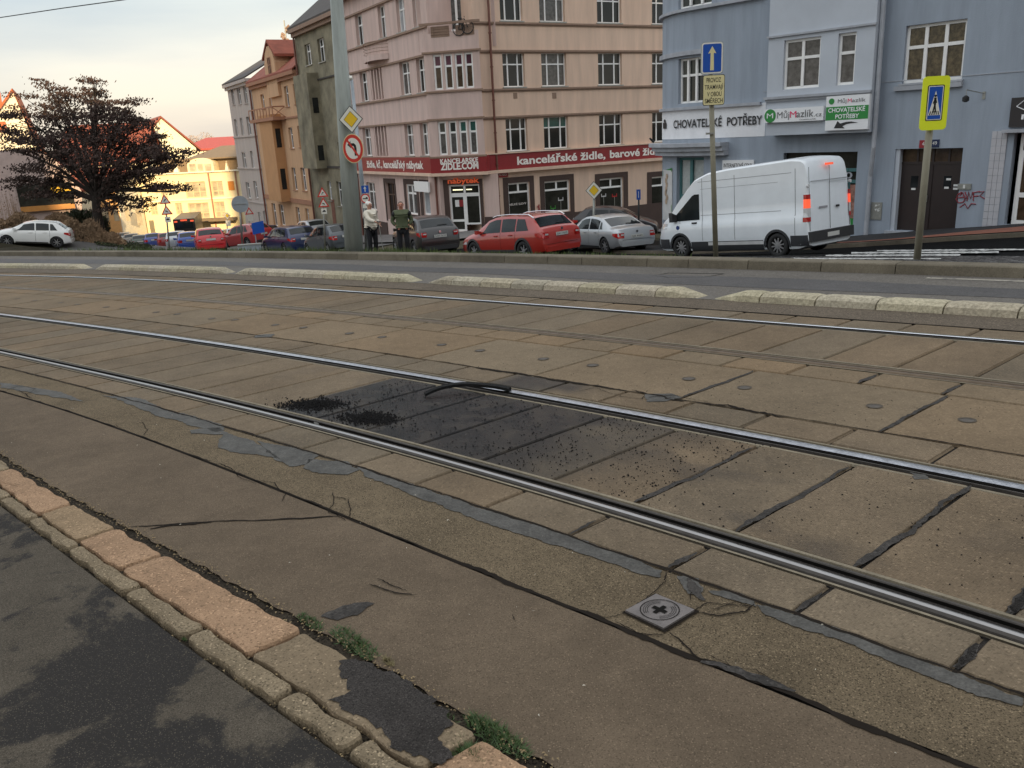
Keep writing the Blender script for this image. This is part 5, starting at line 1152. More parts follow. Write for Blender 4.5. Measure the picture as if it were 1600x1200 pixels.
m.fbox(FH,u0_+.5,u1_-.5,-9,-.4,z0_-14,z0_+.3); build('wall',m,cream,HR)
m=MB(); m.box8([P(u0_,0,z0_),P(u1_,0,z0_),P(u1_,-5,zr_),P(u0_+2,-5,zr_),P(u0_,0,z0_+.3),P(u1_,0,z0_+.3),P(u1_,-5,zr_+.3),P(u0_+2,-5,zr_+.3)]); m.box8([P(u0_,-10,z0_),P(u1_,-10,z0_),P(u1_,-5.01,zr_),P(u0_+2,-5.01,zr_),P(u0_,-10,z0_+.3),P(u1_,-10,z0_+.3),P(u1_,-5.01,zr_+.3),P(u0_+2,-5.01,zr_+.3)]); build('roof',m,roofr,HR)
FK=Face(at(330,225,150)[:2],92); KH=root('house',FK.P(0,0,FK.z(330,300)),'distant house with bright red roof above the yellow building','house')
m=MB(); u0_,z0_=FK.uz(296,236); u1_,_=FK.uz(372,236); _,zr_=FK.uz(330,217); P=FK.P; m.box8([P(u0_-2,0,z0_),P(u1_+2,0,z0_),P(u1_+2,-6,zr_),P(u0_+1,-6,zr_),P(u0_-2,0,z0_+.3),P(u1_+2,0,z0_+.3),P(u1_+2,-6,zr_+.3),P(u0_+1,-6,zr_+.3)]); build('roof',m,mat('bright red roof',(.40,.07,.05)),KH)
m=MB(); m.fbox(FK,u0_,u1_,-9,-.5,z0_-12,z0_+.2); build('wall',m,cream,KH)
# left house: orange roof, sunlit gable, pink flank and shop front
FP=Face(at(20,200,88)[:2],64); PH=root('house',FP.P(0,0,FP.z(20,345)),'pink walled house with orange roof and sunlit gable at the left edge','house')
P=FP.P; q=lambda x,y:FP.uz(x,y)
gx,gz_=q(20,143); a_,az0=q(-40,232); b_,bz=q(62,243)
m=MB(); m.prism([P(a_,0,az0-12),P(b_,0,az0-12),P(b_,0,bz),P(gx,0,gz_),P(a_,0,az0)],tuple(np.array([-FP.n[0]*14,-FP.n[1]*14,0]))); build('wall',m,cream,PH)
m=MB(); m.box8([P(a_-.6,.3,az0-.6),P(gx,.3,gz_),P(gx,-14,gz_),P(a_-.6,-14,az0-.6),P(a_-.6,.3,az0-.3),P(gx,.3,gz_+.3),P(gx,-14,gz_+.3),P(a_-.6,-14,az0-.3)]); m.box8([P(gx+.01,.05,gz_),P(b_+.4,.05,bz-.4),P(b_+.4,-14,bz-.4),P(gx+.01,-14,gz_),P(gx+.01,.3,gz_+.3),P(b_+.4,.3,bz-.1),P(b_+.4,-14,bz-.1),P(gx+.01,-14,gz_+.3)])
m.box8([P(a_-9,.5,az0+1.5),P(gx-1.2,.5,az0+1.5),P(gx-1.2,-2,gz_),P(a_-9,-2,gz_),P(a_-9,.5,az0+1.7),P(gx-1.2,.5,az0+1.7),P(gx-1.2,-2,gz_+.2),P(a_-9,-2,gz_+.2)]); build('roof',m,roofo,PH)
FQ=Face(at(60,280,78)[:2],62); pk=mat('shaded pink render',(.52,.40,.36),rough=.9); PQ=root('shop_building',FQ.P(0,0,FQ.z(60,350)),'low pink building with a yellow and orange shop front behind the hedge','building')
P=FQ.P; pts=[FQ.uz(*p) for p in ((-60,360),(128,360),(128,300),(108,268),(72,240),(40,232),(-60,240))]
m=MB(); m.prism([P(u_,0,z_) for u_,z_ in pts],tuple(np.array([-FQ.n[0]*8,-FQ.n[1]*8,0]))); build('wall',m,pk,PQ)
m=MB(); u_,v_,c_,d_=prect(FQ,28,114,287,325); m.fbox(FQ,u_,v_,.01,.2,c_,d_); sf=build('shop_front',m,G_shop,PQ)
m=MB(); m.fbox(FQ,u_,v_,.2,.5,c_-.2,c_+.25); build('shop_ledge',m,mat('orange ledge',(.5,.22,.05)),PQ)
m=MB(); u_,v_,c_,d_=prect(FQ,80,94,292,303); m.fbox(FQ,u_,v_,.21,.3,c_,d_); m.fbox(FQ,v_+.1,v_+1.2,.21,.3,c_+.2,d_-.2); build('shop_sign',m,mat('yellow sign',(.7,.42,.02)),PQ)
# ================================================================ unseen blocks added behind the photographer, heights set to shape the sun's reach
def shade_block(x0,x1,h,label,mt,yb=-70):
    r_=root('apartment_building',((x0+x1)/2,yb,0),label,'building')  # added sun blocker out of view, dressed with walls, windows and roof
    Fk=Face((x1,yb),270); L_=x1-x0; n=max(1,int(L_/7))
    ws=[(2+7*i,4.4+7*i,3+6.5*k,6+6.5*k) for i in range(n) for k in range(int((h-4)/6.5)) if 4.4+7*i<L_-.3]
    m=MB(); wall(m,Fk,0,L_,-1.5,h-2.5,ws,.2); backbox(m,Fk,0,L_,-1.5,h-2.5,12); build('wall',m,mt,r_)
    m=MB(); pitched(m,Fk,0,L_,h-2.5,2.5,12); build('roof',m,roofd,r_)
    for w_ in ws:
        m=MB(); m.fbox(Fk,w_[0],w_[1],-.2,-.15,w_[2],w_[3]); build('window',m,G_dark,r_)
pr_=mat('plain render',(.4,.36,.3),rough=.9)
shade_block(-75,-9.3,48.5,'unseen high block added behind the photographer to shade the street, left part',pr_)
shade_block(-9,6.9,42,'unseen lower block added behind the photographer, letting sun reach the yellow building',pr_)
shade_block(7.1,21.3,54.5,'unseen tallest block added behind the photographer to keep sun off the terrace',pr_)
shade_block(21.5,78,45.9,'unseen block added behind the photographer to shade the street, right part',pr_)
# ================================================================ cobbled side street, pavement, crossing
def tp(x,y,dz=0): return (x,y,gz(x,y)+dz)
m=MB(); S=list(np.arange(-5,30,.6)); rows=[]
for s in S:
    k=cKB(s); rows.append([tp(*xy(s,k+.32+o),.012) for o in (0,.5,1,1.6,2.3,3,4,5,6,7,8,9.5,11,13,15,18,22)])
mm=MB(); mm.grid(rows); struct('side_street',mm,cobm)
# individual cobble tops close to the kerb where they show
m=MB()
for s in np.arange(-3,8,.13):
    for j in range(26):
        if random.random()<.04: continue
        o=.42+j*.13; g=random.uniform(.7,1.35); m.tint=(g,g,g*1.02); a=s+random.uniform(-.01,.01)+(.065 if j%2 else 0); k=cKB(a)
        q=[tp(*xy(a+u_,k+o+v_),.02) for u_,v_ in ((0,0),(.11,0),(.11,.11),(0,.11))]; t_=[tp(*xy(a+.055+(u_-.055)*.6,k+o+.055+(v_-.055)*.6),.045+random.uniform(-.006,.006)) for u_,v_ in ((0,0),(.11,0),(.11,.11),(0,.11))]
        b=len(m.v); m.add(q+t_,[(4,5,6,7)]+[(i,(i+1)%4,4+(i+1)%4,4+i) for i in range(4)])
struct('cobbles',m,cobm)
# crossing stripes painted over the stones
m=MB()
def gpt(px,py,dz=.05):
    p=ground(px,py,11,60); return (p[0],p[1],p[2]+dz)
for (xa,ya,xb,yb,h) in ((1370,395.2,1600,393.8,1.8),(1330,398.6,1560,398.2,2.2),(1290,403.2,1500,402.6,2.2),(1240,409.0,1470,409.6,1.6)):
    n=60; rows=[]
    for i in range(n+1):
        x=xa+(xb-xa)*i/n; y=ya+(yb-ya)*i/n; w_=h*1.35*random.uniform(.6,1.15)
        rows.append([gpt(x,y+w_/2),gpt(x,y-w_/2)])
    m.grid(rows)
struct('crosswalk',m,whitep)
# pavement by the blue house
m=MB(); rows=[]
ks=[]
for u_ in np.arange(-8.5,12,.5):
    A_=BT.P(max(u_,BT.uT-3),0,0); k_=BT.P(u_,3.1,0); rows.append([tp(k_[0],k_[1],.13),tp(*BT.P(u_,1.5,0)[:2],.14),tp(*BT.P(u_,0.0,0)[:2],.15),tp(*BT.P(u_,-.3,0)[:2],.15)]); ks.append(k_)
m.grid(rows); struct('pavement',m,pavem)
m=MB()
for a,b in zip(ks[:-1],ks[1:]):
    n_=BT.n*.14; g=random.uniform(.85,1.1); m.tint=(g,g,g)
    m.box8([tp(a[0],a[1],-.1),tp(b[0],b[1],-.1),tp(b[0]+n_[0],b[1]+n_[1],-.1),tp(a[0]+n_[0],a[1]+n_[1],-.1),tp(a[0],a[1],.135),tp(b[0],b[1],.135),tp(b[0]+n_[0],b[1]+n_[1],.135),tp(a[0]+n_[0],a[1]+n_[1],.135)])
struct('pavement_kerb',m,kerbm)
m=MB(); P=[BT.P(u_,v_,0) for u_,v_ in ((.5,3.05),(6,3.05),(8,2.2),(8,.9),(5.2,1.8),(3.6,2.5),(1.5,2.75))]
rows=[[tp(*BT.P(u_,3.05,0)[:2],.155),tp(*BT.P(u_,3.05-min(2.1,.25+max(0,(u_-2.0))*.55),0)[:2],.16)] for u_ in np.arange(.2,9,.4)]
m.grid(rows); struct('red_paving',m,redpave)
# pavement in front of the pink building
m=MB(); rows=[[tp(*FR.P(u_,2.6,0)[:2],.1),tp(*FR.P(u_,1.2,0)[:2],.13),tp(*FR.P(u_,-.2,0)[:2],.16)] for u_ in np.arange(-3,24,1)]; m.grid(rows)
rows=[[tp(*FL.P(u_,2.8,0)[:2],.1),tp(*FL.P(u_,1.4,0)[:2],.13),tp(*FL.P(u_,-.2,0)[:2],.16)] for u_ in np.arange(-45,3,1)]; m.grid(rows); struct('pavement',m,mat('grey paving',(.16,.15,.145),rough=.9,var=.2,scale=.8))
# asphalt of the descending street
m=MB(); rows=[[tp(*FL.P(u_,2.8+v_,0)[:2],.02) for v_ in (0,3,6,9,12,15)] for u_ in np.arange(-58,2,2)]; m.grid(rows); struct('street',m,mat('street asphalt',(.13,.125,.12),rough=.85,var=.2,scale=.6))
# grass strip behind the far kerb
m=MB()
for i in range(9000):
    s=random.uniform(9.5,30); o=.33+abs(random.gauss(0,.9)); p=xy(s,cKB(s)+o); den=hnoise(p[0],p[1],.8,2)
    if random.random()<.55+den: m.blade(tp(*p),random.uniform(.05,.17)*(1.2 if s>15 else .75),.012,.05)
for i in range(600):
    s=random.uniform(-2,9.5); o=.33+abs(random.gauss(0,.12)); p=xy(s,cKB(s)+o)
    if random.random()<.3+hnoise(p[0],p[1],2,2): m.blade(tp(*p),random.uniform(.02,.08),.008,.03)
o=build('grass',m,mat('verge grass',(.085,.12,.03),rough=.8,var=.5,scale=.8)); tagit(o,'thin grass growing behind the far kerb','grass',kind='stuff')
# ================================================================ VEHICLES
def mono(xs,ys,x): return np.interp(x,xs,ys)
def smoothp(xs,ys,x):
    # monotone-ish smooth interpolation (averaged linear)
    x=np.asarray(x,float); w_=.06; return (np.interp(x-w_,xs,ys)+2*np.interp(x,xs,ys)+np.interp(x+w_,xs,ys))/4
tyre=mat('tyre rubber',(.02,.02,.021),rough=.8); rimm=mat('silver wheel',(.5,.5,.52),rough=.3,metal=.7); arch=mat('wheel arch liner',(.01,.01,.01),rough=.9)
plastic=mat('black plastic trim',(.03,.03,.032),rough=.6); redl=mat('red tail lamp',(.45,.012,.01),rough=.15,coat=.5); redon=mat('lit tail lamp',(.95,.12,.05),rough=.2,emit=.55); clearl=mat('clear lamp',(.6,.6,.6),rough=.1,coat=.6); platew=mat('number plate white',(.55,.55,.52),rough=.5,var=.02); chrome=mat('chrome',(.7,.7,.72),rough=.15,metal=1)
WH={}
def wheel_mesh(rad,wd,spokes=7):
    key=(rad,wd,spokes)
    if key in WH: return WH[key]
    def lathe(pr,K=28):
        m=MB(); rows=[]
        for k in range(K+1):
            a=2*math.pi*k/K; rows.append([(r_*math.cos(a),y,r_*math.sin(a)) for r_,y in pr])
        m.grid(rows); return m
    a=lathe([(rad*.66,wd*.5),(rad*.7,wd*.56),(rad*.93,wd*.56),(rad,wd*.42),(rad,-wd*.42),(rad*.93,-wd*.5),(rad*.5,-wd*.5),(0,-wd*.45)])
    b=lathe([(rad*.68,wd*.5),(rad*.64,wd*.52),(rad*.60,wd*.42),(rad*.58,wd*.2),(0,wd*.18)])
    c=MB()
    for k in range(spokes):
        t=2*math.pi*k/spokes; ct,st_=math.cos(t),math.sin(t); q=[]
        for r_,w_,y in ((.06*rad,.07*rad,.5),(.62*rad,.045*rad,.46)):
            for s_ in (-1,1):
                for yy in (wd*y,wd*(y-.15)): q.append((r_*ct-s_*w_*st_,yy,r_*st_+s_*w_*ct))
        c.box8([q[0],q[2],q[3],q[1],q[4],q[6],q[7],q[5]])
    c.add([(rad*.12*math.cos(2*math.pi*k/10),wd*.52,rad*.12*math.sin(2*math.pi*k/10)) for k in range(10)],[tuple(range(10))])
    def me(n,m_,mt_,sm):
        o=build(n,m_,mt_,local=True,smooth=sm); d=o.data; bpy.data.objects.remove(o); return d
    WH[key]=(me('tyre',a,tyre,True),me('rim_well',b,arch,True),me('rim',c,rimm,False)); return WH[key]
def add_wheel(par,x,y,rad,wd,side,spokes=7):
    t_,w_,r_=wheel_mesh(rad,wd,spokes); o=bpy.data.objects.new('wheel',t_); col.objects.link(o); o.parent=par; o.location=(x,y,rad); o.rotation_euler=(0,random.uniform(0,1) if side>0 else 0,0 if side>0 else math.pi)
    for n,d in (('rim_well',w_),('rim',r_)): c=bpy.data.objects.new(n,d); col.objects.link(c); c.parent=o
SPEC={}
# each profile: x from the rear bumper (0) to the nose (1)*L ; z in metres
SPEC['hatch']=dict(L=4.0,W=1.70,H=1.45,rw=.31,ax=(.70,3.22),top=[(0,.62),(.03,.86),(.10,1.0),(.2,1.06),(.62,1.38),(.8,1.43),(1.4,1.46),(1.9,1.45),(2.35,1.36),(3.05,.98),(3.5,.88),(3.85,.76),(3.95,.66),(4.0,.55)],
  belt=[(0,.9),(.2,.96),(2.4,.90),(3.05,.86),(3.9,.68),(4,.6)],rear=(.20,.60),ws=(2.42,3.0),sw=[(.62,1.0),(1.06,1.72),(1.79,2.75)])
SPEC['estate']=dict(L=4.77,W=1.84,H=1.52,rw=.34,ax=(.98,3.78),top=[(0,.65),(.03,.90),(.12,1.03),(.22,1.08),(.62,1.43),(.8,1.48),(1.8,1.52),(2.5,1.50),(2.95,1.40),(3.62,1.03),(4.2,.90),(4.6,.78),(4.73,.66),(4.77,.55)],
  belt=[(0,.96),(.3,.99),(2.9,.93),(3.6,.88),(4.6,.72),(4.77,.6)],rear=(.22,.60),ws=(3.0,3.56),sw=[(.66,1.30),(1.37,2.1),(2.18,3.28)])
SPEC['sedan']=dict(L=4.55,W=1.75,H=1.42,rw=.31,ax=(.95,3.62),top=[(0,.60),(.03,.80),(.08,.93),(.25,.97),(.62,1.0),(1.35,1.33),(1.6,1.39),(2.1,1.42),(2.5,1.39),(2.85,1.30),(3.5,.94),(4.0,.84),(4.4,.70),(4.5,.6),(4.55,.5)],
  belt=[(0,.82),(.3,.90),(2.9,.87),(3.5,.82),(4.4,.64),(4.55,.55)],rear=(.68,1.30),ws=(2.9,3.46),sw=[(1.10,1.30),(1.36,2.05),(2.13,3.2)])
SPEC['suv']=dict(L=4.33,W=1.79,H=1.61,rw=.35,ax=(.86,3.5),top=[(0,.70),(.03,.95),(.10,1.10),(.2,1.16),(.62,1.51),(.85,1.57),(1.6,1.61),(2.2,1.58),(2.6,1.50),(3.25,1.12),(3.8,1.0),(4.15,.86),(4.28,.72),(4.33,.6)],
  belt=[(0,1.04),(.2,1.08),(2.4,1.0),(3.2,.95),(4.15,.80),(4.33,.65)],rear=(.20,.60),ws=(2.64,3.2),sw=[(.66,1.06),(1.12,1.86),(1.93,2.95)])
SPEC['van']=dict(L=5.98,W=2.05,H=2.72,rw=.35,ax=(1.05,4.78),top=[(0,.60),(.02,1.8),(.05,2.35),(.12,2.60),(.25,2.70),(.6,2.74),(2.8,2.68),(3.6,2.62),(4.15,2.45),(4.45,2.22),(5.0,1.72),(5.30,1.38),(5.62,1.20),(5.85,1.02),(5.95,.8),(5.98,.6)],
  belt=[(0,1.2),(4.0,1.15),(5.0,1.12),(5.6,1.02),(5.98,.7)],rear=None,ws=(4.55,5.22),sw=[])
SPEC['van']['wtop']=.88
def car(kind,paint,label,loc,az,detail=True,group=None,sc_=1.0,seed=0,name='parked_car',plate=None,lit=False,trim=None,rails=False,category='car'):
    S=SPEC[kind]; L,W,H=S['L'],S['W'],S['H']; rad=S['rw']; van=kind=='van'
    r_=root(name,loc,label,category,group,rz=R(90-az)); r_.scale=(sc_,)*3
    tx,tzp=zip(*S['top']); bx_,bz=zip(*S['belt'])
    xs=np.unique(np.concatenate([np.linspace(0,.3,8),np.linspace(.3,L-.5,56 if detail else 30),np.linspace(L-.5,L,10)]))
    zt=lambda x: np.interp(x,tx,tzp)*.5+.25*(np.interp(x-.05,tx,tzp)+np.interp(x+.05,tx,tzp)) if np.all(np.array(x)>.06) else np.interp(x,tx,tzp)
    ztf=lambda x: float(zt(x)) if x>.06 and x<L-.06 else float(np.interp(x,tx,tzp))
    zbf=lambda x: min(float(np.interp(x,bx_,bz)),ztf(x)-.02)
    def wf(x):
        a=1-.10*max(0,1-x/.35)**2 if not van else 1-.03*max(0,1-x/.15)**2
        b=1-.30*max(0,(x-(L-.9))/.9)**2.2
        return W/2*a*b
    zlo=lambda x: .20+.10*max(0,1-x/.4)**1+.06*max(0,(x-(L-.5))/.5)
    tw=.80 if not van else .90
    def sec(x):
        w_=wf(x); zb_=zlo(x); z2=zbf(x); z3=ztf(x); g=max(0,min(1,(z3-z2)/.42)); wt=w_*(tw*g+.93*(1-g)); 
        if van: wt=w_*(.90*g+.94*(1-g))
        rnd=.05*g+.03
        pts=[(0,zb_),(w_*.82,zb_),(w_*.93,zb_+.04),(w_*.975,zb_+.14),(w_*1.0,zb_+(z2-zb_)*.45),(w_*1.0,zb_+(z2-zb_)*.72),(w_*.985,z2-.05),(w_*.955,z2)]
        for q in (.25,.5,.75): pts.append((w_*.955+(wt*1.0-w_*.955)*q**1.15,z2+(z3-rnd-z2)*q))
        pts+=[(wt,z3-rnd),(wt*.95,z3-rnd*.35),(wt*.82,z3-.008*g-.01),(wt*.5,z3+.005),(0,z3+.015)]
        return pts
    secs=[sec(x) for x in xs]
    def Y(x,z):
        p=sec(x)[2:13]; return float(np.interp(z,[q[1] for q in p],[q[0] for q in p]))
    def Zt(x,y):
        p=sec(x)[11:][::-1]; return float(np.interp(abs(y),[q[0] for q in p],[q[1] for q in p]))
    m=MB(); n=len(secs[0]); rows=[]
    for x,p in zip(xs,secs): rows.append([(x,-y,z) for y,z in p]+[(x,y,z) for y,z in p[::-1][1:-1]])
    for rw in rows: rw.append(rw[0])
    k=len(rows[0])-1; vs=[q for rw in rows for q in rw[:-1]]; fs=[]
    for i in range(len(rows)-1):
        for j in range(k): fs.append((i*k+j,i*k+(j+1)%k,(i+1)*k+(j+1)%k,(i+1)*k+j))
    fs.append(tuple(range(k))[::-1]); fs.append(tuple(range((len(rows)-1)*k,len(rows)*k)))
    m.add(vs,fs); body=build('body',m,[paint,arch],r_,local=True,smooth=True,recalc=True)
    # wheel arches
    cm=MB()
    for ax_ in S['ax']:
        for s_ in (-1,1):
            K=22; rr=rad+.05; a=[(ax_+rr*math.cos(2*math.pi*q/K),s_*(W/2-.26),rad+rr*math.sin(2*math.pi*q/K)) for q in range(K)]
            cm.prism(a,(0,s_*.4,0),1)
    cut=build('cut',cm,[paint,arch],local=True,recalc=True); cut.parent=r_
    bo=body.modifiers.new('b','BOOLEAN'); bo.operation='DIFFERENCE'; bo.object=cut; bo.solver='EXACT'
    dg=bpy.context.evaluated_depsgraph_get(); dg.update(); me=bpy.data.meshes.new_from_object(body.evaluated_get(dg))
    body.modifiers.clear()
    if len(me.polygons)>100: body.data=me
    for p in body.data.polygons: p.use_smooth=True
    body.data.set_sharp_from_angle(angle=R(38))
    bpy.data.objects.remove(cut)
    e_=.006
    def sidepatch(nm,xa,xb,za,zb_,mt_,s_,sl=(0,0),nx=8,nz=4,off=e_):
        mm=MB(); rows=[]
        for i in range(nx+1):
            rr=[]
            for j in range(nz+1):
                f=i/nx; g=j/nz; xa2=xa+sl[0]*g; xb2=xb+sl[1]*g; x=xa2+(xb2-xa2)*f; 
                z0=za(x) if callable(za) else za; z1=zb_(x) if callable(zb_) else zb_
                z=z0+(z1-z0)*g; rr.append((x,s_*(Y(x,z)+off),z))
            rows.append(rr)
        mm.grid(rows); return build(nm,mm,mt_,r_,local=True,smooth=True,recalc=True)
    zA=lambda x: zbf(x)+.035; zB_=lambda x: max(zbf(x)+.05,ztf(x)-.105)
    for s_ in (-1,1):
        for i,(a,b) in enumerate(S['sw']): 
            last=(i==len(S['sw'])-1); first=i==0
            sidepatch('side_window',a,b,zA,zB_,G_car,s_,sl=(.25 if first and kind!='sedan' else (.12 if first else 0),-.42 if last else 0))
        # door gaps and handles
        if detail:
            for i,(a,b) in enumerate(S['sw'][1:]):
                sidepatch('door_gap',a-.035,a-.025,lambda x:.34,lambda x:zbf(x)+.02,arch,s_,nx=1,nz=8,off=.003)
                x=a+.12; z=zbf(x)-.08; mm=MB(); y=Y(x,z); mm.box(x,x+.17,s_*(y-.0) if s_>0 else s_*(y+.03),s_*(y+.03) if s_>0 else s_*y,z-.018,z+.018); build('door_handle',mm,paint if not van else plastic,r_,local=True)
            sidepatch('sill_trim',S['ax'][0]+rad+.12,S['ax'][1]-rad-.12,.23,.30 if not trim else .38,plastic,s_,nz=2)
        xm=(S['ws'][1]-.22); z=zbf(xm)+.07; y=Y(xm,z)
        mm=MB(); a=[(xm-.08,y,z-.02),(xm+.05,y,z-.02),(xm+.08,y+.19,z-.02),(xm-.06,y+.19,z-.02)]; hm=.13 if not van else .3; mm.box8([(p[0],s_*p[1],p[2]) for p in a]+[(p[0],s_*p[1],p[2]+hm*(1 if q>1 else .7)) for q,p in enumerate(a)]); build('mirror',mm,paint if not van else plastic,r_,local=True,recalc=True)
        if trim:
            for ax_ in S['ax']:
                mm=MB(); rows=[]
                for q in np.linspace(-.12,math.pi+.12,19):
                    rr=[]
                    for r2 in (rad+.045,rad+.115):
                        x=ax_+r2*math.cos(q); z=rad+r2*math.sin(q); rr.append((x,s_*(Y(min(max(x,0.02),L-.02),max(z,.3))+.008),z))
                    rows.append(rr)
                mm.grid(rows); build('arch_trim',mm,trim,r_,local=True,recalc=True)
            sidepatch('sill_trim',S['ax'][0]+rad+.12,S['ax'][1]-rad-.12,.24,.52 if van else .40,trim,s_,nz=3,off=.01)
            if van: sidepatch('sill_trim',.02,S['ax'][0]-rad-.12,.32,.62,trim,s_,nz=3,off=.01); sidepatch('sill_trim',S['ax'][1]+rad+.12,L-.12,.3,.62,trim,s_,nz=3,off=.01)
        if rails:
            mm=MB(); mm.tube([(x,s_*(Y(x,ztf(x)-.06)-.06),ztf(x)+.035) for x in np.linspace(.55,2.75,9)],.018,6); build('roof_rail',mm,chrome,r_,local=True)
        # tail and head lamps
        if not van:
            zl=zbf(.1)-.04; mm=MB(); rows=[]
            for q in range(6):
                x=.0+q*.06; rr=[]
                for z in (zl-.20+.02*q,zl-.1,zl-.01): rr.append((max(.004,x),s_*(Y(max(.015,x),z)+.008),z))
                rows.append(rr)
            y0=wf(.0)*.985; rows.insert(0,[(-.012+.0,s_*y0*.72,z) for z in (zl-.2,zl-.1,zl-.01)]); mm.grid(rows); tl=build('tail_light',mm,redl,r_,local=True,recalc=True)
            if detail: mm=MB(); mm.box(-.018,-.008,min(s_*y0*.74,s_*y0*.9),max(s_*y0*.74,s_*y0*.9),zl-.10,zl-.05); build('reversing_lamp',mm,clearl,tl,local=True)
            mm=MB(); zh=zbf(L-.45)-.04; rows=[]
            for q in range(6):
                x=L-.62+q*.09; rows.append([(x,s_*(Y(x,zh-.13)+.008),zh-.13),(x,s_*(Y(x,zh-.02)+.004),zh-.02-.015*q)])
            mm.grid(rows); build('headlight',mm,clearl,r_,local=True,recalc=True)
        else:
            mm=MB(); rows=[]
            for z in np.linspace(.98,1.72,7): rows.append([(-.012,s_*wf(0)*.90,z),(-.006,s_*(wf(0)+.0),z),(.08,s_*(Y(.08,z)+.01),z),(.16,s_*(Y(.16,z)+.01),z)])
            mm.grid(rows[3:6]); tl=build('tail_light',mm,redon if lit else redl,r_,local=True,recalc=True)
            mm=MB(); mm.grid(rows[5:]); mm.grid(rows[:2]); build('lamp_lens',mm,redl,tl,local=True,recalc=True); mm=MB(); mm.grid(rows[1:4]); build('lamp_lens',mm,clearl,tl,local=True,recalc=True)
            sidepatch('headlight',L-.62,L-.14,.95,1.12,clearl,s_,nx=4,nz=2)
        for ax_ in S['ax']: add_wheel(r_,ax_,s_*(W/2-.135),rad,.21,s_,7 if not van else 10)
    # screens
    def toppatch(nm,xa,xb,mt_,wfr=.90,off=.008):
        mm=MB(); rows=[]
        for i in range(8):
            x=xa+(xb-xa)*i/7; wt=sec(x)[11][0]*wfr; rows.append([(x,y,Zt(x,y)+off) for y in np.linspace(-wt,wt,9)])
        mm.grid(rows); return build(nm,mm,mt_,r_,local=True,smooth=True,recalc=True)
    toppatch('windscreen',S['ws'][0],S['ws'][1],G_car,.93)
    if S['rear']:
        rw_=toppatch('rear_window',S['rear'][0]+.02,S['rear'][1]-.02,G_car,.86)
        if detail: 
            mm=MB(); xq=S['rear'][0]+.06; mm.tube([(xq,.0,Zt(xq,0)+.03),(xq+.02,-.42,Zt(xq+.02,.42)+.03)],.012,5); build('wiper',mm,plastic,r_,local=True)
    # rear bumper, plate, gaps
    wR=wf(0)
    zp=.60 if kind in('sedan',) else .78
    if kind=='van': zp=.52
    mm=MB(); mm.box(-.02,-.006,-.26,.26,zp,zp+.11); pl=build('license_plate',mm,platew,r_,local=True)
    if plate and detail:
        Fp=Face((0,0),0); Fp.o=np.array([-.022,.0]); Fp.d=np.array([0.,-1.]); Fp.n=np.array([-1.,0.]); t_=text(Fp,plate,-.22,zp+.025,.062,black,None,v=.0,width=.44)
        # text() built it in world axes around its own base: fold it under the plate
        t_.parent=pl
    if not van:
        mm=MB(); mm.box(-.035,.02,-wR*.86,wR*.86,.30,.46); build('rear_bumper',mm,trim or plastic if kind in ('suv',) else paint,r_,local=True)
        if detail:
            mm=MB(); mm.box(-.008,-.004,-wR*.80,wR*.80,.535,.545); build('tailgate_gap',mm,arch,r_,local=True)
            mm=MB(); mm.add([(-.02,.05*math.cos(2*math.pi*q/14),zp+.22+.05*math.sin(2*math.pi*q/14)) for q in range(14)],[tuple(range(14))]); build('round_badge',mm,chrome,r_,local=True)
    else:
        mm=MB(); mm.box(-.10,.05,-wR*1.0,wR*1.0,.42,.70); build('rear_bumper',mm,plastic,r_,local=True,recalc=True)
        mm=MB(); mm.box(-.11,-.1,-.27,.27,.50,.62); build('license_plate',mm,platew,r_,local=True)
        for y0,y1 in ((-.005,.005),(-wR*.94,-wR*.93),(wR*.93,wR*.94)): mm=MB(); mm.box(-.008,-.001,y0,y1,.72,2.45); build('door_gap',mm,arch,r_,local=True)
        mm=MB(); mm.box(-.006,.0,-wR*.86,wR*.86,2.05,2.075); mm.box(-.008,.0,-wR*.84,-wR*.02,2.0,2.01) ; build('door_crease',mm,mat('shadow line grey',(.35,.36,.38)),r_,local=True)
        mm=MB(); mm.box(-.03,.02,-.16,.16,2.46,2.52); build('brake_lamp',mm,redon,r_,local=True)
        mm=MB(); mm.box(-.03,-.005,-.42,-.28,1.28,1.34); build('handle',mm,plastic,r_,local=True)
        mm=MB(); mm.box(-.012,-.005,.12,.5,1.30,1.36); 
        bz_=mm; build('badge_strip',bz_,mat('grey badge',(.3,.3,.32)),r_,local=True)
        for y in (-wR*.98,wR*.98):
            mm=MB(); mm.tube([(-.03,y,1.95),(.03,y,1.95)],.05,8); build('door_hinge',mm,clearl,r_,local=True)
        for s_ in (-1,1):
            sl=mat('shadow line grey',(.35,.36,.38))
            sidepatch('panel_line',.55,4.0,2.34,2.355,sl,s_,nx=20,nz=1,off=.004); sidepatch('panel_line',.9,3.9,1.32,1.335,sl,s_,nx=20,nz=1,off=.004); sidepatch('panel_line',1.0,3.9,2.12,2.13,sl,s_,nx=20,nz=1,off=.004)
            for x in (2.55,3.82,.42): sidepatch('door_gap',x,x+.012,.55,2.45,arch,s_,nx=1,nz=14,off=.004)
            sidepatch('door_gap',4.78,4.79,.95,1.3,arch,s_,nx=1,nz=4,off=.004)
            # cab side window, shaped
            mm=MB(); rows=[]
            for i in range(13):
                x=3.95+(5.12-3.95)*i/12; zt_=min(1.98,1.98-(max(0,x-4.2))*.80); zb2=1.20-.02*i/12; zt_=max(zt_,zb2+.02); rows.append([(x,s_*(Y(x,zb2+(zt_-zb2)*j/4)+.008),zb2+(zt_-zb2)*j/4) for j in range(5)])
            mm.grid(rows); build('side_window',mm,G_car,r_,local=True,smooth=True,recalc=True)
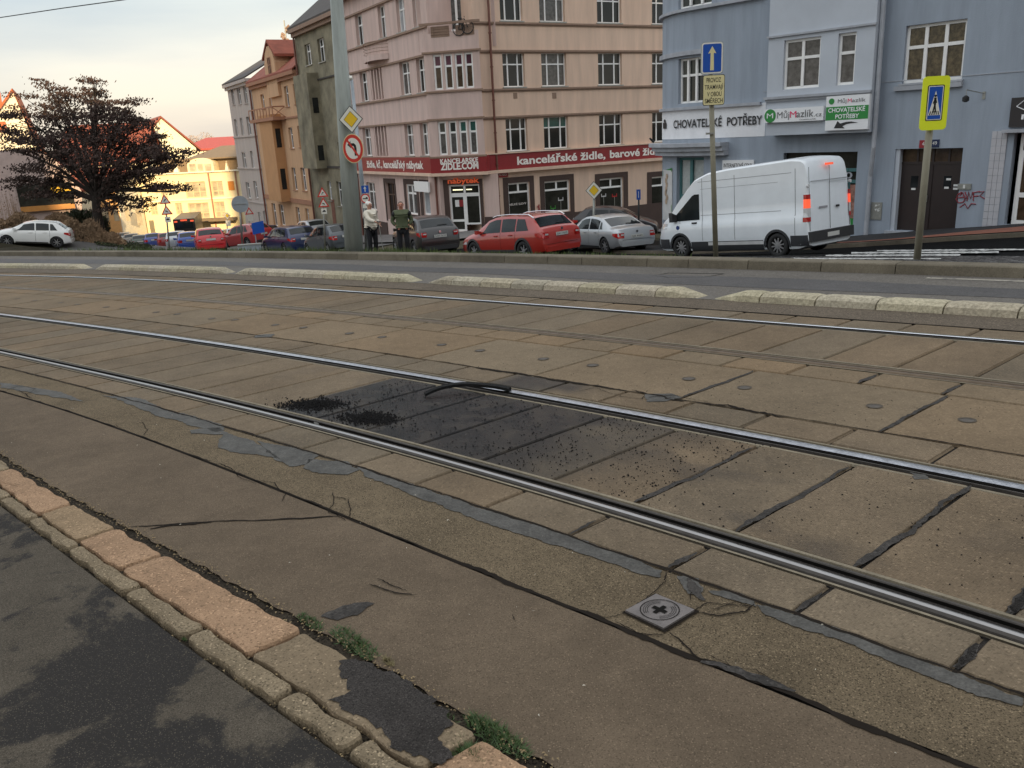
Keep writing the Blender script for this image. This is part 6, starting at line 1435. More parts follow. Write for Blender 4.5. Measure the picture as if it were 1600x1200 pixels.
            mm=MB(); x=4.05; y=Y(x,1.12); mm.box(x,x+.2,min(s_*y,s_*(y+.03)),max(s_*y,s_*(y+.03)),1.08,1.13); build('door_handle',mm,plastic,r_,local=True)
            mm=MB(); y=Y(4.9,1.0); mm.tube([(4.86,s_*y,.98),(4.86,s_*(y+.01),.98)],.07,12); build('side_badge',mm,mat('blue oval',(.02,.05,.2)),r_,local=True)
            sidepatch('side_step',1.5,3.6,.40,.50,clearl,s_,nx=10,nz=1,off=.02)
        mm=MB(); mm.box(L-.35,L+.02,-.75,.75,.30,.62); build('front_bumper',mm,plastic,r_,local=True)
    return r_
def put(px,py,D): 
    p=at(px,py,D); return p
def paintm(n,c,metal=0,coat=.7,rough=.35): return mat('car paint '+n,c,rough=rough,metal=metal,coat=coat,var=.05,scale=2)
def place(px,D,az,kind,dx=0):
    # position of the rear-axle centre projected: px of the car's middle
    d=ray(px,400); x=d[0]/d[1]*D; L=SPEC[kind]['L']; a=R(az); x0=x-math.sin(a)*L/2; y0=D-math.cos(a)*L/2
    g=[gz(x0+math.sin(a)*q,y0+math.cos(a)*q) for q in SPEC[kind]['ax']]; 
    return (x0,y0,g[0]-(g[1]-g[0])*SPEC[kind]['ax'][0]/(SPEC[kind]['ax'][1]-SPEC[kind]['ax'][0])),-math.atan2(g[1]-g[0],SPEC[kind]['ax'][1]-SPEC[kind]['ax'][0])
def pcar(kind,paint,label,px,D,az,**k):
    loc,pitch=place(px,D,az,kind); dz=k.pop('dz',0); c=car(kind,paint,label,(loc[0],loc[1],loc[2]+.03+dz),az,**k); c.rotation_euler=(0,max(-.12,min(.12,pitch)),R(90-az)); return c
whitev=paintm('white',(.80,.84,.88),rough=.3)
pcar('van',whitev,'tall white panel van with glowing tail lamps parked before the blue building',1147,22.9,-35,lit=True,sc_=.865,trim=mat('charcoal bumper',(.035,.037,.042),rough=.6),name='delivery_van',category='van',plate='5AH 1360')
pcar('estate',paintm('red',(.40,.028,.018),coat=1),'red estate car with silver roof rails, nearest of the parked row',810,29.3,-38,plate='5A1 7012',rails=True,trim=mat('grey cladding',(.06,.055,.055),rough=.7))
pcar('sedan',paintm('silver',(.48,.50,.52),metal=.5),'silver saloon between the red estate and the white van',947,33.0,-24,plate='5J8 4444')
pcar('hatch',paintm('black',(.018,.016,.018)),'black hatchback facing right behind the silver saloon',962,40,104)
pcar('suv',paintm('black suv',(.022,.018,.018)),'black off-roader parked behind the man in the green jacket',664,35.5,-24,plate='3AH 7633')
pcar('hatch',paintm('grey',(.075,.085,.095),metal=.4),'dark grey hatchback partly hidden by the thick post',520,43,-36)
pcar('estate',paintm('navy',(.014,.025,.085),metal=.2),'navy blue estate left of the grey hatchback',455,47.5,-36)
pcar('hatch',paintm('silver',(.48,.50,.52)),'pale blue-silver car roof behind the navy and grey cars',490,57,-34,detail=False)
pcar('hatch',paintm('pure white',(.82,.82,.80)),'white hatchback driving at the far left edge, seen from its side',57,49,-108)
pcar('hatch',paintm('bright red',(.55,.012,.018)),'bright red hatchback with its tail to us, below the round sign',331,50.5,-22)
for args in ((246,74,-22,'blue','small blue car, left of the stacked warning signs',(.03,.06,.25)),(298,63,-24,'royal blue','royal blue hatchback left of the bright red one',(.02,.08,.4)),(266,70,-24,'dark red','dark red hatchback just left of a silver one far down the street',(.25,.02,.02)),(280,67,-22,'silver','small silver hatchback between dark red and royal blue cars',(.45,.47,.48)),
    (200,92,-20,'dim grey','farthest grey-blue car at the left end of the row',(.2,.22,.24)),(212,88,-20,'dim brown','second farthest car, dull beige',(.22,.19,.15)),(225,83,-20,'dim green','dark green car left of the small blue car',(.05,.07,.05)),
    (356,76,-28,'white far','white car right of the bright red hatchback',(.7,.7,.7)),(369,70,-28,'silver','silver car behind the round grey sign post',(.45,.47,.48)),(415,62,-36,'navy','dark car far right of the blue notice board',(.014,.025,.085))):
    pcar('hatch',paintm(args[3],args[5]),args[4],args[0],args[1],args[2],detail=False,group='cars parked far down the street')
pcar('suv',paintm('far red',(.42,.03,.03)),'large red car beside the blue notice board',389,59,-52,detail=False)
bus=root('coach',at(289,365,84),'dark rear of a coach with small red lamps on the far street','coach'); Fbs=Face(at(272,350,84)[:2],75); a,b,c,d=prect(Fbs,272,306,342,372)
bm_=MB(); bm_.fbox(Fbs,a,b,-9,0,c,d); build('body',bm_,mat('dark coach',(.02,.018,.018),rough=.4),bus); bm_=MB(); bm_.fbox(Fbs,a+.2,b-.2,.003,.03,c+(d-c)*.5,d-.35); build('rear_window',bm_,G_car,bus)
for q in (a+.1,b-.4): bm_=MB(); bm_.fbox(Fbs,q,q+.3,.003,.04,d-.3,d-.15); build('tail_light',bm_,redon,bus)
bm_=MB(); bm_.fbox(Fbs,(a+b)/2-.3,(a+b)/2+.3,.003,.04,d-.2,d-.05); build('tail_light',bm_,redon,bus)
# ================================================================ POLES AND SIGNS
blues=mat('sign blue',(.012,.085,.42),rough=.35,var=.04); reds=mat('sign red',(.62,.05,.035),rough=.35,var=.03); yels=mat('sign yellow',(.85,.55,.03),rough=.35,var=.02); fluo=mat('fluorescent yellow',(.80,.88,.03),rough=.4,var=.03); whs=mat('sign white',(.78,.76,.68),rough=.35,var=.03); creamS=mat('sign cream',(.74,.66,.36),rough=.4,var=.06,scale=8); backg=mat('sign back grey',(.36,.40,.43),rough=.5,metal=.3)
blks=mat('sign black',(.015,.015,.016),rough=.4,var=0)
class Board(Face):
    def __init__(s,px,py,D,az=90,lean=0): p=at(px,py,D); Face.__init__(s,p[:2],az); s.z0=p[2]
def regular(F_,u,z,pts,v): return [F_.P(u+a,v,z+b) for a,b in pts]
def plate_poly(name,F_,pts,v0,v1,mt_,par):
    m=MB(); n=len(pts); m.prism([F_.P(a,v0,b) for a,b in pts],tuple(np.array(F_.P(0,v1-v0,0))-np.array(F_.P(0,0,0)))); return build(name,m,mt_,par,recalc=True)
def rrect(u0_,u1_,z0,z1,r_=.04,k=5):
    o=[]
    for cx,cz,a0 in ((u1_-r_,z0+r_,-90),(u1_-r_,z1-r_,0),(u0_+r_,z1-r_,90),(u0_+r_,z0+r_,180)):
        for i in range(k): a=R(a0+90*i/(k-1)); o.append((cx+r_*math.cos(a),cz+r_*math.sin(a)))
    return o
def circ(u,z,r_,K=32): return [(u+r_*math.cos(2*math.pi*k/K),z+r_*math.sin(2*math.pi*k/K)) for k in range(K)]
def pole(par,pb,pt,r0_,r1_=None,mt_=None,seg=12,name='pole'):
    m=MB(); m.tube([pb,pt],[r0_,r1_ or r0_],seg); return build(name,m,mt_ or zinc,par,smooth=True)
# 1 one way sign
Dp=13.8; b=at(1119,406,Dp); t=at(1109,68,Dp); g=root('one_way_sign',b,'blue one-way arrow sign over a cream text plate, in front of the white van','road sign')
pole(g,tuple(b-np.array((0,0,.1))),tuple(t),.044,.04,mat('olive grey post',(.27,.25,.185),rough=.6,dirt=.1))
Fs=Face(at(1112,120,Dp-.06)[:2],97); a_,b_=Fs.u(1095,90),Fs.u(1130,90); z0,z1=Fs.z(1112,116),Fs.z(1112,65.5)
q=plate_poly('sign_plate',Fs,rrect(a_,b_,z0,z1),.0,.02,backg,g); plate_poly('sign_border',Fs,rrect(a_+.01,b_-.01,z0+.01,z1-.01),.0202,.0225,whs,q); plate_poly('sign_field',Fs,rrect(a_+.03,b_-.03,z0+.03,z1-.03,.025),.0227,.025,blues,q)
uc=(a_+b_)/2; hh=z1-z0; w_=b_-a_; plate_poly('arrow',Fs,[(uc-w_*.085,z0+hh*.12),(uc+w_*.085,z0+hh*.12),(uc+w_*.07,z0+hh*.66),(uc+w_*.18,z0+hh*.64),(uc,z0+hh*.87),(uc-w_*.18,z0+hh*.64),(uc-w_*.07,z0+hh*.66)],.0252,.027,creamS,q)
a_,b_=Fs.u(1098,140),Fs.u(1132,140); z0,z1=Fs.z(1115,164.5),Fs.z(1115,117)
q=plate_poly('text_plate',Fs,rrect(a_,b_,z0,z1,.03),.0,.02,blks,g); plate_poly('plate_field',Fs,rrect(a_+.008,b_-.008,z0+.008,z1-.008,.025),.0202,.0225,creamS,q)
for s_,f0,f1,zz_ in (('PROVOZ',.16,.82,.76),('TRAMVAJÍ',.08,.92,.53),('V OBOU',.20,.86,.30),('SMĚRECH',.10,.92,.08)): text(Fs,s_,a_+(b_-a_)*f0,z0+(z1-z0)*zz_,(z1-z0)*.155,blks,q,v=.0245,width=(b_-a_)*(f1-f0),bold=.006)
# small bracket on the pole
m=MB(); z_=Fs.z(1112,210); m.fbox(Fs,-.07,.05,-.06,.0,z_,z_+.03); build('bracket',m,zinc,g)
# 2 pedestrian crossing
Dp=11.9; b=at(1432,413,Dp); t=at(1460,122,Dp); g=root('crossing_sign',b,'pedestrian crossing sign on a fluorescent yellow board, on a leaning-looking post at right','road sign')
pole(g,tuple(b-np.array((0,0,.1))),tuple(t),.05,.045,mat('olive grey post',(.27,.25,.185)))
Fs=Face(at(1459,160,Dp-.07)[:2],100); uc=Fs.u(1460,160); a_,b_=Fs.u(1439,160),Fs.u(1481,160); z0,z1=Fs.z(1460,203),Fs.z(1460,119)
q=plate_poly('sign_plate',Fs,rrect(a_,b_,z0,z1,.05),.0,.02,fluo,g); W_=b_-a_; H_=z1-z0
i0,i1,k0,k1=a_+W_*.23,b_-W_*.22,z0+H_*.19,z0+H_*.82
plate_poly('sign_border',Fs,rrect(i0-.012,i1+.012,k0-.012,k1+.012,.02),.0202,.0215,blks,q); plate_poly('sign_border',Fs,rrect(i0,i1,k0,k1,.015),.0217,.023,whs,q); plate_poly('sign_field',Fs,rrect(i0+.01,i1-.01,k0+.01,k1-.01,.01),.0232,.0245,blues,q)
cx=(i0+i1)/2; iw=i1-i0; ih=k1-k0; plate_poly('sign_triangle',Fs,[(cx-iw*.42,k0+ih*.14),(cx+iw*.42,k0+ih*.14),(cx,k0+ih*.86)],.0247,.0255,whs,q)
m=MB()
def fp(dx,dz): return (cx+iw*dx,k0+ih*dz)
def limb(A_,B_,w0,w1):
    A_=np.array(A_);B_=np.array(B_); d=B_-A_; n=np.array([-d[1],d[0]])/np.linalg.norm(d); m.poly([Fs.P(*p2) for p2 in [(A_[0]+n[0]*w0,.0262,A_[1]+n[1]*w0),(A_[0]-n[0]*w0,.0262,A_[1]-n[1]*w0),(B_[0]-n[0]*w1,.0262,B_[1]-n[1]*w1),(B_[0]+n[0]*w1,.0262,B_[1]+n[1]*w1)]])
limb(fp(0,.66),fp(0,.44),.016,.014); limb(fp(0,.45),fp(-.1,.22),.011,.008); limb(fp(0,.45),fp(.09,.22),.011,.008); limb(fp(-.0,.64),fp(-.13,.48),.007,.006); limb(fp(0,.64),fp(.12,.50),.007,.006)
disc(m,Fs,cx,k0+ih*.71,.017,.0262,12)
for k in range(5): x=-.30+.15*k; limb(fp(x,.15),fp(x*.82,.26),.008,.006)
build('walker_symbol',m,blks,q)
# 3 the thick post with two signs
b=at(553,399,19.2); b[2]-=.2; t=at(524,-25,19.0); g=root('lighting_post',b,'thick grey-green post rising out of the picture, wrapped dark at its foot','post')
pole(g,tuple(b-np.array((0,0,.3))),tuple(t),.22,.13,greypole,24)
m=MB()
for k in range(60):
    a=random.uniform(0,6.28); r_=.225+random.uniform(0,.03); z_=random.uniform(0,.28)*abs(math.sin(a*3+1)); m.blade((b[0]+math.cos(a)*r_,b[1]+math.sin(a)*r_,b[2]+random.uniform(0,.12)),.05+z_*.5,.03,.06)
build('foot_debris',m,crack,g)
g=root('priority_sign',at(548,186,18.8),'yellow and white diamond priority sign on the thick post','road sign')
Fs=Face(at(549,186,18.82)[:2],94); uc,zc=Fs.uz(548.5,186.5); 
def diamond(F_,uc,zc,h,par,nm='sign_plate'):
    D_=lambda k: [(uc,zc-k),(uc+k*.93,zc),(uc,zc+k),(uc-k*.93,zc)]
    q=plate_poly(nm,F_,D_(h),.0,.02,blks,par); plate_poly('white_field',F_,D_(h*.93),.0202,.0225,whs,q); plate_poly('black_line',F_,D_(h*.60),.0227,.0245,blks,q); plate_poly('yellow_field',F_,D_(h*.56),.0247,.0265,yels,q)
diamond(Fs,uc,zc,(Fs.z(548,165)-Fs.z(548,208))/2,g)
g=root('no_left_turn_sign',at(552,232,18.8),'round red-rimmed no left turn sign under the diamond on the thick post','road sign'); Fs=Face(at(552,232,18.8)[:2],94); uc,zc=Fs.uz(552,232); r_=(Fs.z(552,209)-Fs.z(552,255))/2; kx=.74
def ell(k): return [(uc+a*kx*k,zc+b2*k) for a,b2 in [(r_*math.cos(2*math.pi*i/36),r_*math.sin(2*math.pi*i/36)) for i in range(36)]]
q=plate_poly('sign_plate',Fs,ell(1),.0,.02,creamS,g); plate_poly('red_ring',Fs,ell(.95),.0202,.0225,reds,q); plate_poly('white_field',Fs,ell(.72),.0227,.0245,whs,q)
A2=lambda L_: [(uc+a*r_*kx,zc+b2*r_) for a,b2 in L_]
plate_poly('black_arrow',Fs,A2([(.10,-.5),(.30,-.5),(.34,.0),(.30,.22),(.12,.36),(-.18,.36),(-.18,.52),(-.52,.26),(-.18,.02),(-.18,.18),(.04,.18),(.12,.08),(.12,-.1)]),.0247,.0265,blks,q); plate_poly('red_bar',Fs,A2([(-.62,.60),(-.50,.70),(.62,-.60),(.50,-.70)]),.0267,.0285,reds,q)
# 4 thin lamp post with blue and no-lorry signs
b=at(572,345,38.5); b[2]=gz(b[0],b[1]); t=at(549,122,38.5); g=root('street_lamp',b,'slender street lamp post close behind the thick post','street lamp')
pole(g,tuple(b),tuple(t),.11,.07,backg); m=MB(); h2=at(541,121,38.2); m.tube([tuple(t),tuple((t+h2)/2+np.array((0,0,.1))),tuple(h2)],.05,6); build('lamp_arm',m,backg,g); m=MB(); c_=at(539,123,38.1); m.tube([tuple(c_-np.array((.28,0,0))),tuple(c_),tuple(c_+np.array((.32,0,.02)))],[.06,.14,.08],8); build('lamp_head',m,whs,g)
b=at(571,396,27); b[2]=gz(b[0],b[1]); t=at(570,288,27); g=root('lorry_ban_sign',b,'small blue arrow sign above a round no-lorries sign, by the woman','road sign'); pole(g,tuple(b),tuple(t),.035)
Fs=Face(at(570,300,26.9)[:2],92); a_,b_=Fs.u(565,296),Fs.u(576,296); z0,z1=Fs.z(570,301.5),Fs.z(570,290); q=plate_poly('sign_plate',Fs,[(a_,z0),(b_,z0),(b_,z1),(a_,z1)],.0,.02,blues,g); uc=(a_+b_)/2; m=MB(); m.fbox(Fs,uc-.015,uc+.015,.022,.025,z0+.04,z1-.07); m.poly([Fs.P(uc-.05,.026,z1-.09),Fs.P(uc+.05,.026,z1-.09),Fs.P(uc,.026,z1-.02)]); build('arrow',m,whs,q)
uc,zc=Fs.uz(571,310); q=plate_poly('sign_plate',Fs,circ(uc,zc,.145),.0,.02,reds,g); plate_poly('white_field',Fs,circ(uc,zc,.11),.0202,.023,whs,q); m=MB(); m.fbox(Fs,uc-.08,uc+.08,.024,.027,zc-.02,zc+.01); m.fbox(Fs,uc+.02,uc+.07,.024,.027,zc+.0102,zc+.04); build('lorry_symbol',m,blks,q)
a_,b_=Fs.u(567,322),Fs.u(577,322); plate_poly('text_plate',Fs,[(a_,Fs.z(571,325)),(b_,Fs.z(571,325)),(b_,Fs.z(571,319)),(a_,Fs.z(571,319))],.0,.02,whs,g)
# 5,6 stacked warning signs
def stack(cx,y1,y2,y3,D,dx,label,ybase):
    b=at(cx+2*dx,ybase,D); b[2]=min(b[2],gz(b[0],b[1])); t=at(cx,y1-6,D); g=root('warning_sign',b,label,'road sign','stacked warning signs'); pole(g,tuple(b),tuple(t),.045)
    Fs=Face(at(cx,y1,D-.08)[:2],78)
    for k,y in enumerate((y1,y2)):
        uc,zc=Fs.uz(cx+dx*k,y); s_=8.4*D/F; T=lambda q: [(uc-s_*q,zc-s_*.62*q),(uc+s_*q,zc-s_*.62*q),(uc,zc+s_*1.1*q)]
        q=plate_poly('sign_plate',Fs,T(1),.0,.02,reds,g); plate_poly('white_field',Fs,T(.66),.0202,.0235,whs,q)
        m=MB(); m.tube([Fs.P(uc+x_*s_,.03,zc+z_*s_) for x_,z_ in (((-.18,-.22),(-.05,.1),(.2,.15)) if k==0 else ((-.2,.1),(.0,0),(.2,-.15)))],.09*s_,5); build('symbol',m,blks,q)
    uc,zc=Fs.uz(cx+dx*1.6,y3); s_=4.2*D/F; q=plate_poly('text_plate',Fs,[(uc-s_,zc-s_),(uc+s_,zc-s_),(uc+s_,zc+s_),(uc-s_,zc+s_)],.0,.02,whs,g); m=MB(); m.poly([Fs.P(uc+a,.026,zc+b2) for a,b2 in ((-s_*.7,-.03),(s_*.7,-.03),(s_*.3,s_*.4),(-s_*.2,s_*.4))]); build('hump_symbol',m,blks,q)
stack(504,302,318,330,41,1.5,'two red triangles over a hump plate, before the grey building',385)
stack(257.5,313,330,343,49.5,3,'two red triangles over a hump plate, before the sunlit yellow house',385)
# 7 round sign from behind, triangle beside
b=at(379,390,52); b[2]=min(b[2],gz(b[0],b[1])); t=at(374,310,52); g=root('round_sign',b,'grey back of a round sign on a post in front of the pale building','road sign'); pole(g,tuple(b),tuple(t),.06)
Fs=Face(at(375,318,51.9)[:2],75); uc,zc=Fs.uz(375,319); plate_poly('sign_plate',Fs,circ(uc,zc,.50),-.02,.02,backg,g); m=MB(); m.fbox(Fs,uc-.35,uc+.35,.022,.05,zc-.02,zc+.02); build('bracket',m,zinc,g)
b=at(391,385,66); b[2]=min(b[2],gz(b[0],b[1])); t=at(389,325,66); g=root('warning_sign',b,'single red triangle over a small plate beside the round grey sign','road sign','stacked warning signs'); pole(g,tuple(b),tuple(t),.05); Fs=Face(at(390,330,65.9)[:2],75); uc,zc=Fs.uz(389.5,331)
T=lambda q: [(uc-.33*q,zc-.2*q),(uc+.33*q,zc-.2*q),(uc,zc+.36*q)]; q=plate_poly('sign_plate',Fs,T(1),0,.02,reds,g); plate_poly('white_field',Fs,T(.6),.0202,.025,whs,q); uc,zc=Fs.uz(391,340); plate_poly('text_plate',Fs,[(uc-.2,zc-.25),(uc+.2,zc-.25),(uc+.2,zc+.25),(uc-.2,zc+.25)],0,.02,whs,g)
b=at(355,372,90); t=at(355,334,90); g=root('distant_sign',b,'tiny yellow diamond over a white plate before the yellow house','road sign'); pole(g,tuple(b),tuple(t),.05); Fs=Face(at(355,337,89.9)[:2],75); uc,zc=Fs.uz(355,337); diamond(Fs,uc,zc,.38,g); plate_poly('text_plate',Fs,[(uc-.25,zc-1.1),(uc+.25,zc-1.1),(uc+.25,zc-.5),(uc-.25,zc-.5)],0,.02,whs,g)
# blue notice board
Fs=Face(at(403,358,50)[:2],80); a_,b_,c_,d_=prect(Fs,394,413,348,366); b=Fs.P((a_+b_)/2,0,0); zb=gz(b[0],b[1])
g=root('notice_board',(b[0],b[1],zb),'plain blue board on grey legs left of the navy estate','board'); plate_poly('board_panel',Fs,[(a_,c_),(b_,c_+.1),(b_,d_+.1),(a_,d_)],0,.06,blues,g)
for u_ in (a_+.12,b_-.05): 
    m=MB(); m.tube([Fs.P(u_,-.04,min(zb,c_-1.0)),Fs.P(u_,-.04,d_)],.035,6); build('leg',m,backg,g)
# barrier fence low grey (left of cars)
m=MB(); Fs=Face(at(400,385,46)[:2],80); a_,b_,c_,d_=prect(Fs,372,408,380,392)
g=root('utility_box',Fs.P((a_+b_)/2,0,c_-.3),'low pale grey concrete block on the verge below the round grey sign','block'); m.fbox(Fs,a_,b_,-.3,.0,c_-.3,d_-.12); build('block',m,backg,g); m=MB(); m.fbox(Fs,a_-.03,b_+.03,-.33,.03,d_-.117,d_-.05); build('cap',m,zinc,g)
# 9 priority diamond, 10 small blue sign
b=at(927,350,36.5); b[2]=gz(b[0],b[1]); t=at(928,300,36.5); g=root('priority_sign',b,'priority diamond sign on a grey post in front of the peach facade','road sign'); pole(g,tuple(b),tuple(t),.05); Fs=Face(at(928,298,36.4)[:2],96); uc,zc=Fs.uz(928,297.5); diamond(Fs,uc,zc,.385,g)
b=at(998,366,38); b[2]=gz(b[0],b[1]); t=at(998,296,38); g=root('blue_sign',b,'narrow blue sign on a thin post left of the rounded blue building','road sign'); pole(g,tuple(b),tuple(t),.04,mt_=black); Fs=Face(at(998,300,37.9)[:2],100); a_,b_,c_,d_=prect(Fs,994.5,1001,296,312); q=plate_poly('sign_plate',Fs,[(a_,c_),(b_,c_),(b_,d_),(a_,d_)],0,.02,blues,g); m=MB(); uc=(a_+b_)/2; m.fbox(Fs,uc-.012,uc+.012,.022,.026,c_+.08,d_-.08); build('arrow',m,whs,q)
# overhead wire
m=MB(); P=[at(-220,52,22),at(0,27.5,22),at(100,12.5,20.5),at(195,-.5,19),at(420,-42,16)]; m.tube([tuple(p) for p in P],.011,5); o=build('overhead_wire',m,black); tagit(o,'thin overhead wire crossing the sky at the top left','wire')
# pigeon-like bird spike on the canopy corner
g=root('canopy_aerial',BT.P(BT.uT-2.6,.5,zz(1030,221)),'small dark aerial on the canopy corner of the blue building','aerial'); m=MB(); m.tube([at(1022,222,29.2),at(1015,216,29.2)],[.05,.03],6); build('mast',m,black,g)
# ================================================================ PEOPLE
def skinmesh(name,V,E,Rd,mt_,par,sub=2):
    me=bpy.data.meshes.new(name); off=base_of(par); me.from_pydata([tuple(np.array(v)-np.array(off)) for v in V],E,[]); o=bpy.data.objects.new(name,me); col.objects.link(o)
    sk=o.modifiers.new('s','SKIN'); sk.use_smooth_shade=True
    for v,r_ in zip(me.skin_vertices[0].data,Rd): v.radius=(r_,r_) if not isinstance(r_,tuple) else r_; v.use_root=False
    me.skin_vertices[0].data[0].use_root=True
    sb_=o.modifiers.new('u','SUBSURF'); sb_.levels=sub; sb_.render_levels=sub
    dg=bpy.context.evaluated_depsgraph_get(); dg.update(); m2=bpy.data.meshes.new_from_object(o.evaluated_get(dg)); bpy.data.objects.remove(o)
    q=bpy.data.objects.new(name,m2); col.objects.link(q); q.parent=par; m2.materials.clear(); m2.materials.append(mt_)
    for p in m2.polygons: p.use_smooth=True
    return q
skin=mat('skin',(.50,.27,.19),rough=.55,var=.05); skinr=mat('ruddy skin',(.48,.21,.14),rough=.55,var=.06)
def person(px,D,hgt,face_az,label,jack,trou,hair,jl,pose,white_hair=False,woman=False,shoe=black,skn=skin,stick=False):
    d=ray(px,396); X=d[0]/d[1]*D; base=np.array([X,D,gz(X,D)+.02]); g=root('person',base,label,'person')
    a=R(face_az); fw=np.array([math.sin(a),math.cos(a),0]); rt_=np.array([fw[1],-fw[0],0]); k=hgt/1.75
    def W(r_,f,z): return base+k*(rt_*r_+fw*f)+np.array((0,0,z*k))
    sh=.19 if not woman else .17; hp=.10
    L_=pose['L']; Rr_=pose['R']
    # joints: pelvis, spine, chest, neck, head, arms, legs
    V=[W(0,0,.95),W(0,.01,1.12),W(0,.0,1.32),W(0,-.01,1.47),W(0,.01,1.56),W(0,.02,1.64),W(0,.02,1.72)]
    Rd=[.13*k,.12*k,.13*k,.055*k,.072*k,.085*k,.066*k]; E=[(0,1),(1,2),(2,3),(3,4),(4,5),(5,6)]
    V+=[W(-sh,0,1.40),W(*L_[0]),W(*L_[1]),W(sh,0,1.40),W(*Rr_[0]),W(*Rr_[1])]; Rd+=[.06*k,.042*k,.028*k]*2; E+=[(2,7),(7,8),(8,9),(2,10),(10,11),(11,12)]
    V+=[W(-hp,0,.90),W(-.11,.03,.48),W(-.11,-.02,.08),W(-.12,.14,.04),W(hp,0,.90),W(.12,.03,.48),W(.12,-.02,.08),W(.13,.14,.04)]; Rd+=[.085*k,.055*k,.04*k,.035*k]*2; E+=[(0,13),(13,14),(14,15),(15,16),(0,17),(17,18),(18,19),(19,20)]
    # hands with five fingers each
    for wi,el in ((9,8),(12,11)):
        w_=np.array(V[wi]); dr_=w_-np.array(V[el]); dr_/=np.linalg.norm(dr_); sd_=np.cross(dr_,fw); sd_/=np.linalg.norm(sd_)+1e-6
        pi=len(V); V.append(w_+dr_*.07*k); Rd.append(.026*k); E.append((wi,pi))
        for j,(o_,ln) in enumerate(((-.03,.06),(-.01,.075),(.01,.07),(.03,.055))):
            b1=len(V); V.append(w_+dr_*(.09)*k+sd_*o_*k); Rd.append(.010*k); E.append((pi,b1)); V.append(w_+dr_*(.09+ln)*k+sd_*o_*k*1.1+fw*.02*k); Rd.append(.008*k); E.append((b1,b1+1))
        b1=len(V); V.append(w_+dr_*.06*k+fw*.045*k); Rd.append(.010*k); E.append((pi,b1))
    skinmesh('body',V,E,Rd,skn,g)
    # trousers
    Vt=[W(0,0,.95),W(-hp,0,.88),W(-.11,.03,.48),W(-.11,-.02,.11),W(hp,0,.88),W(.12,.03,.48),W(.12,-.02,.11)]; skinmesh('trousers',Vt,[(0,1),(1,2),(2,3),(0,4),(4,5),(5,6)],[.165*k,.115*k,.085*k,.075*k]+[.115*k,.085*k,.075*k],trou,g)
    for s_ in (-1,1):
        skinmesh('shoe',[W(s_*.115,-.05,.05),W(s_*.12,.06,.045),W(s_*.125,.17,.035)],[(0,1),(1,2)],[.05*k,.045*k,.035*k],shoe,g,1)
    # jacket
    zj=jl; Vj=[W(0,0,1.15),W(0,0,1.30),W(0,0,1.42),W(0,0,1.0),W(0,0,zj),W(-sh-.01,0,1.41),W(*[c for c in L_[0]]),W(*(np.array(L_[0])*.12+np.array(L_[1])*.88)),W(sh+.01,0,1.41),W(*[c for c in Rr_[0]]),W(*(np.array(Rr_[0])*.12+np.array(Rr_[1])*.88)),W(0,-.01,1.50)]
    big=1.15 if not woman else 1.12
    skinmesh('jacket',Vj,[(0,1),(1,2),(0,3),(3,4),(2,5),(5,6),(6,7),(2,8),(8,9),(9,10),(2,11)],[.185*k*big,.185*k*big,.15*k,.185*k*big,.19*k*big,.095*k,.075*k,.058*k,.095*k,.075*k,.058*k,.075*k],jack,g)
    # hair, face
    skinmesh('hair',[W(0,-.05,1.60),W(0,-.035,1.68),W(0,.01,1.745)],[(0,1),(1,2)],[(.095 if woman else .07)*k,(.125 if woman else .09)*k,(.10 if woman else .075)*k],hair,g,2)
    for s_ in (-1,1): m=MB(); e=W(s_*.034,.103,1.655); m.tube([tuple(e),tuple(e+fw*.01)],.011,8); build('eye',m,blks,g)
    m=MB(); m.tube([tuple(W(0,.10,1.655)),tuple(W(0,.13,1.615))],[.008,.016],6); build('nose',m,skn,g)
    m=MB(); m.tube([tuple(W(-.025,.10,1.58)),tuple(W(.025,.10,1.58))],.006,5); build('mouth',m,mat('lips',(.3,.08,.07)),g)
    for s_ in (-1,1): m=MB(); m.tube([tuple(W(s_*.085,.01,1.62)),tuple(W(s_*.09,0,1.67))],.014,6); build('ear',m,skn,g)
    return g,W
creamj=mat('cream quilted jacket',(.72,.66,.55),rough=.85,var=.08,scale=9,bump=.6,bscale=18); greenj=mat('green outdoor jacket',(.085,.10,.05),rough=.8,var=.2,scale=4,bump=.4,bscale=12); darkj=mat('black jacket panel',(.015,.015,.015),rough=.8); trs=mat('dark trousers',(.014,.014,.017),rough=.85)
gw_,W=person(584,26.2,1.66,135,'white-haired woman in a cream quilted jacket pointing right, with a walking stick',creamj,trs,mat('white hair',(.72,.70,.64),rough=.7,bump=.8,bscale=60),.78,
  dict(L=((-.27,-.06,1.14),(-.20,.17,1.02)),R=((.22,.20,1.20),(.12,.46,1.12))),woman=True)
hand=W(.10,.56,1.07); st_=root('walking_stick',(hand[0],hand[1],gz(hand[0],hand[1])),'thin grey walking stick held by the woman','walking stick')
m=MB(); m.tube([tuple(hand+np.array((0,0,.06))),(hand[0]+.07,hand[1],gz(hand[0],hand[1]))],.012,6); build('shaft',m,zinc,st_); m=MB(); m.tube([tuple(hand+np.array((-.06,0,.07))),tuple(hand+np.array((.06,0,.06)))],.016,6); build('handle',m,black,st_)
gm_,W=person(632.5,25.8,1.66,172,'man in a green and black outdoor jacket, hands in pockets, facing the camera',greenj,trs,mat('short grey-brown hair',(.16,.11,.08),rough=.8),.86,
  dict(L=((-.32,-.03,1.14),(-.185,.10,.99)),R=((.32,-.03,1.14),(.185,.10,.99))),skn=skinr)
off=np.array(gm_.location)
for s_ in (-1,1):
    skinmesh('jacket_panel',[W(s_*.12,.05,1.42),W(s_*.215,.01,1.40),W(s_*.29,.0,1.27)],[(0,1),(1,2)],[.09,.105,.085],darkj,gm_,1)
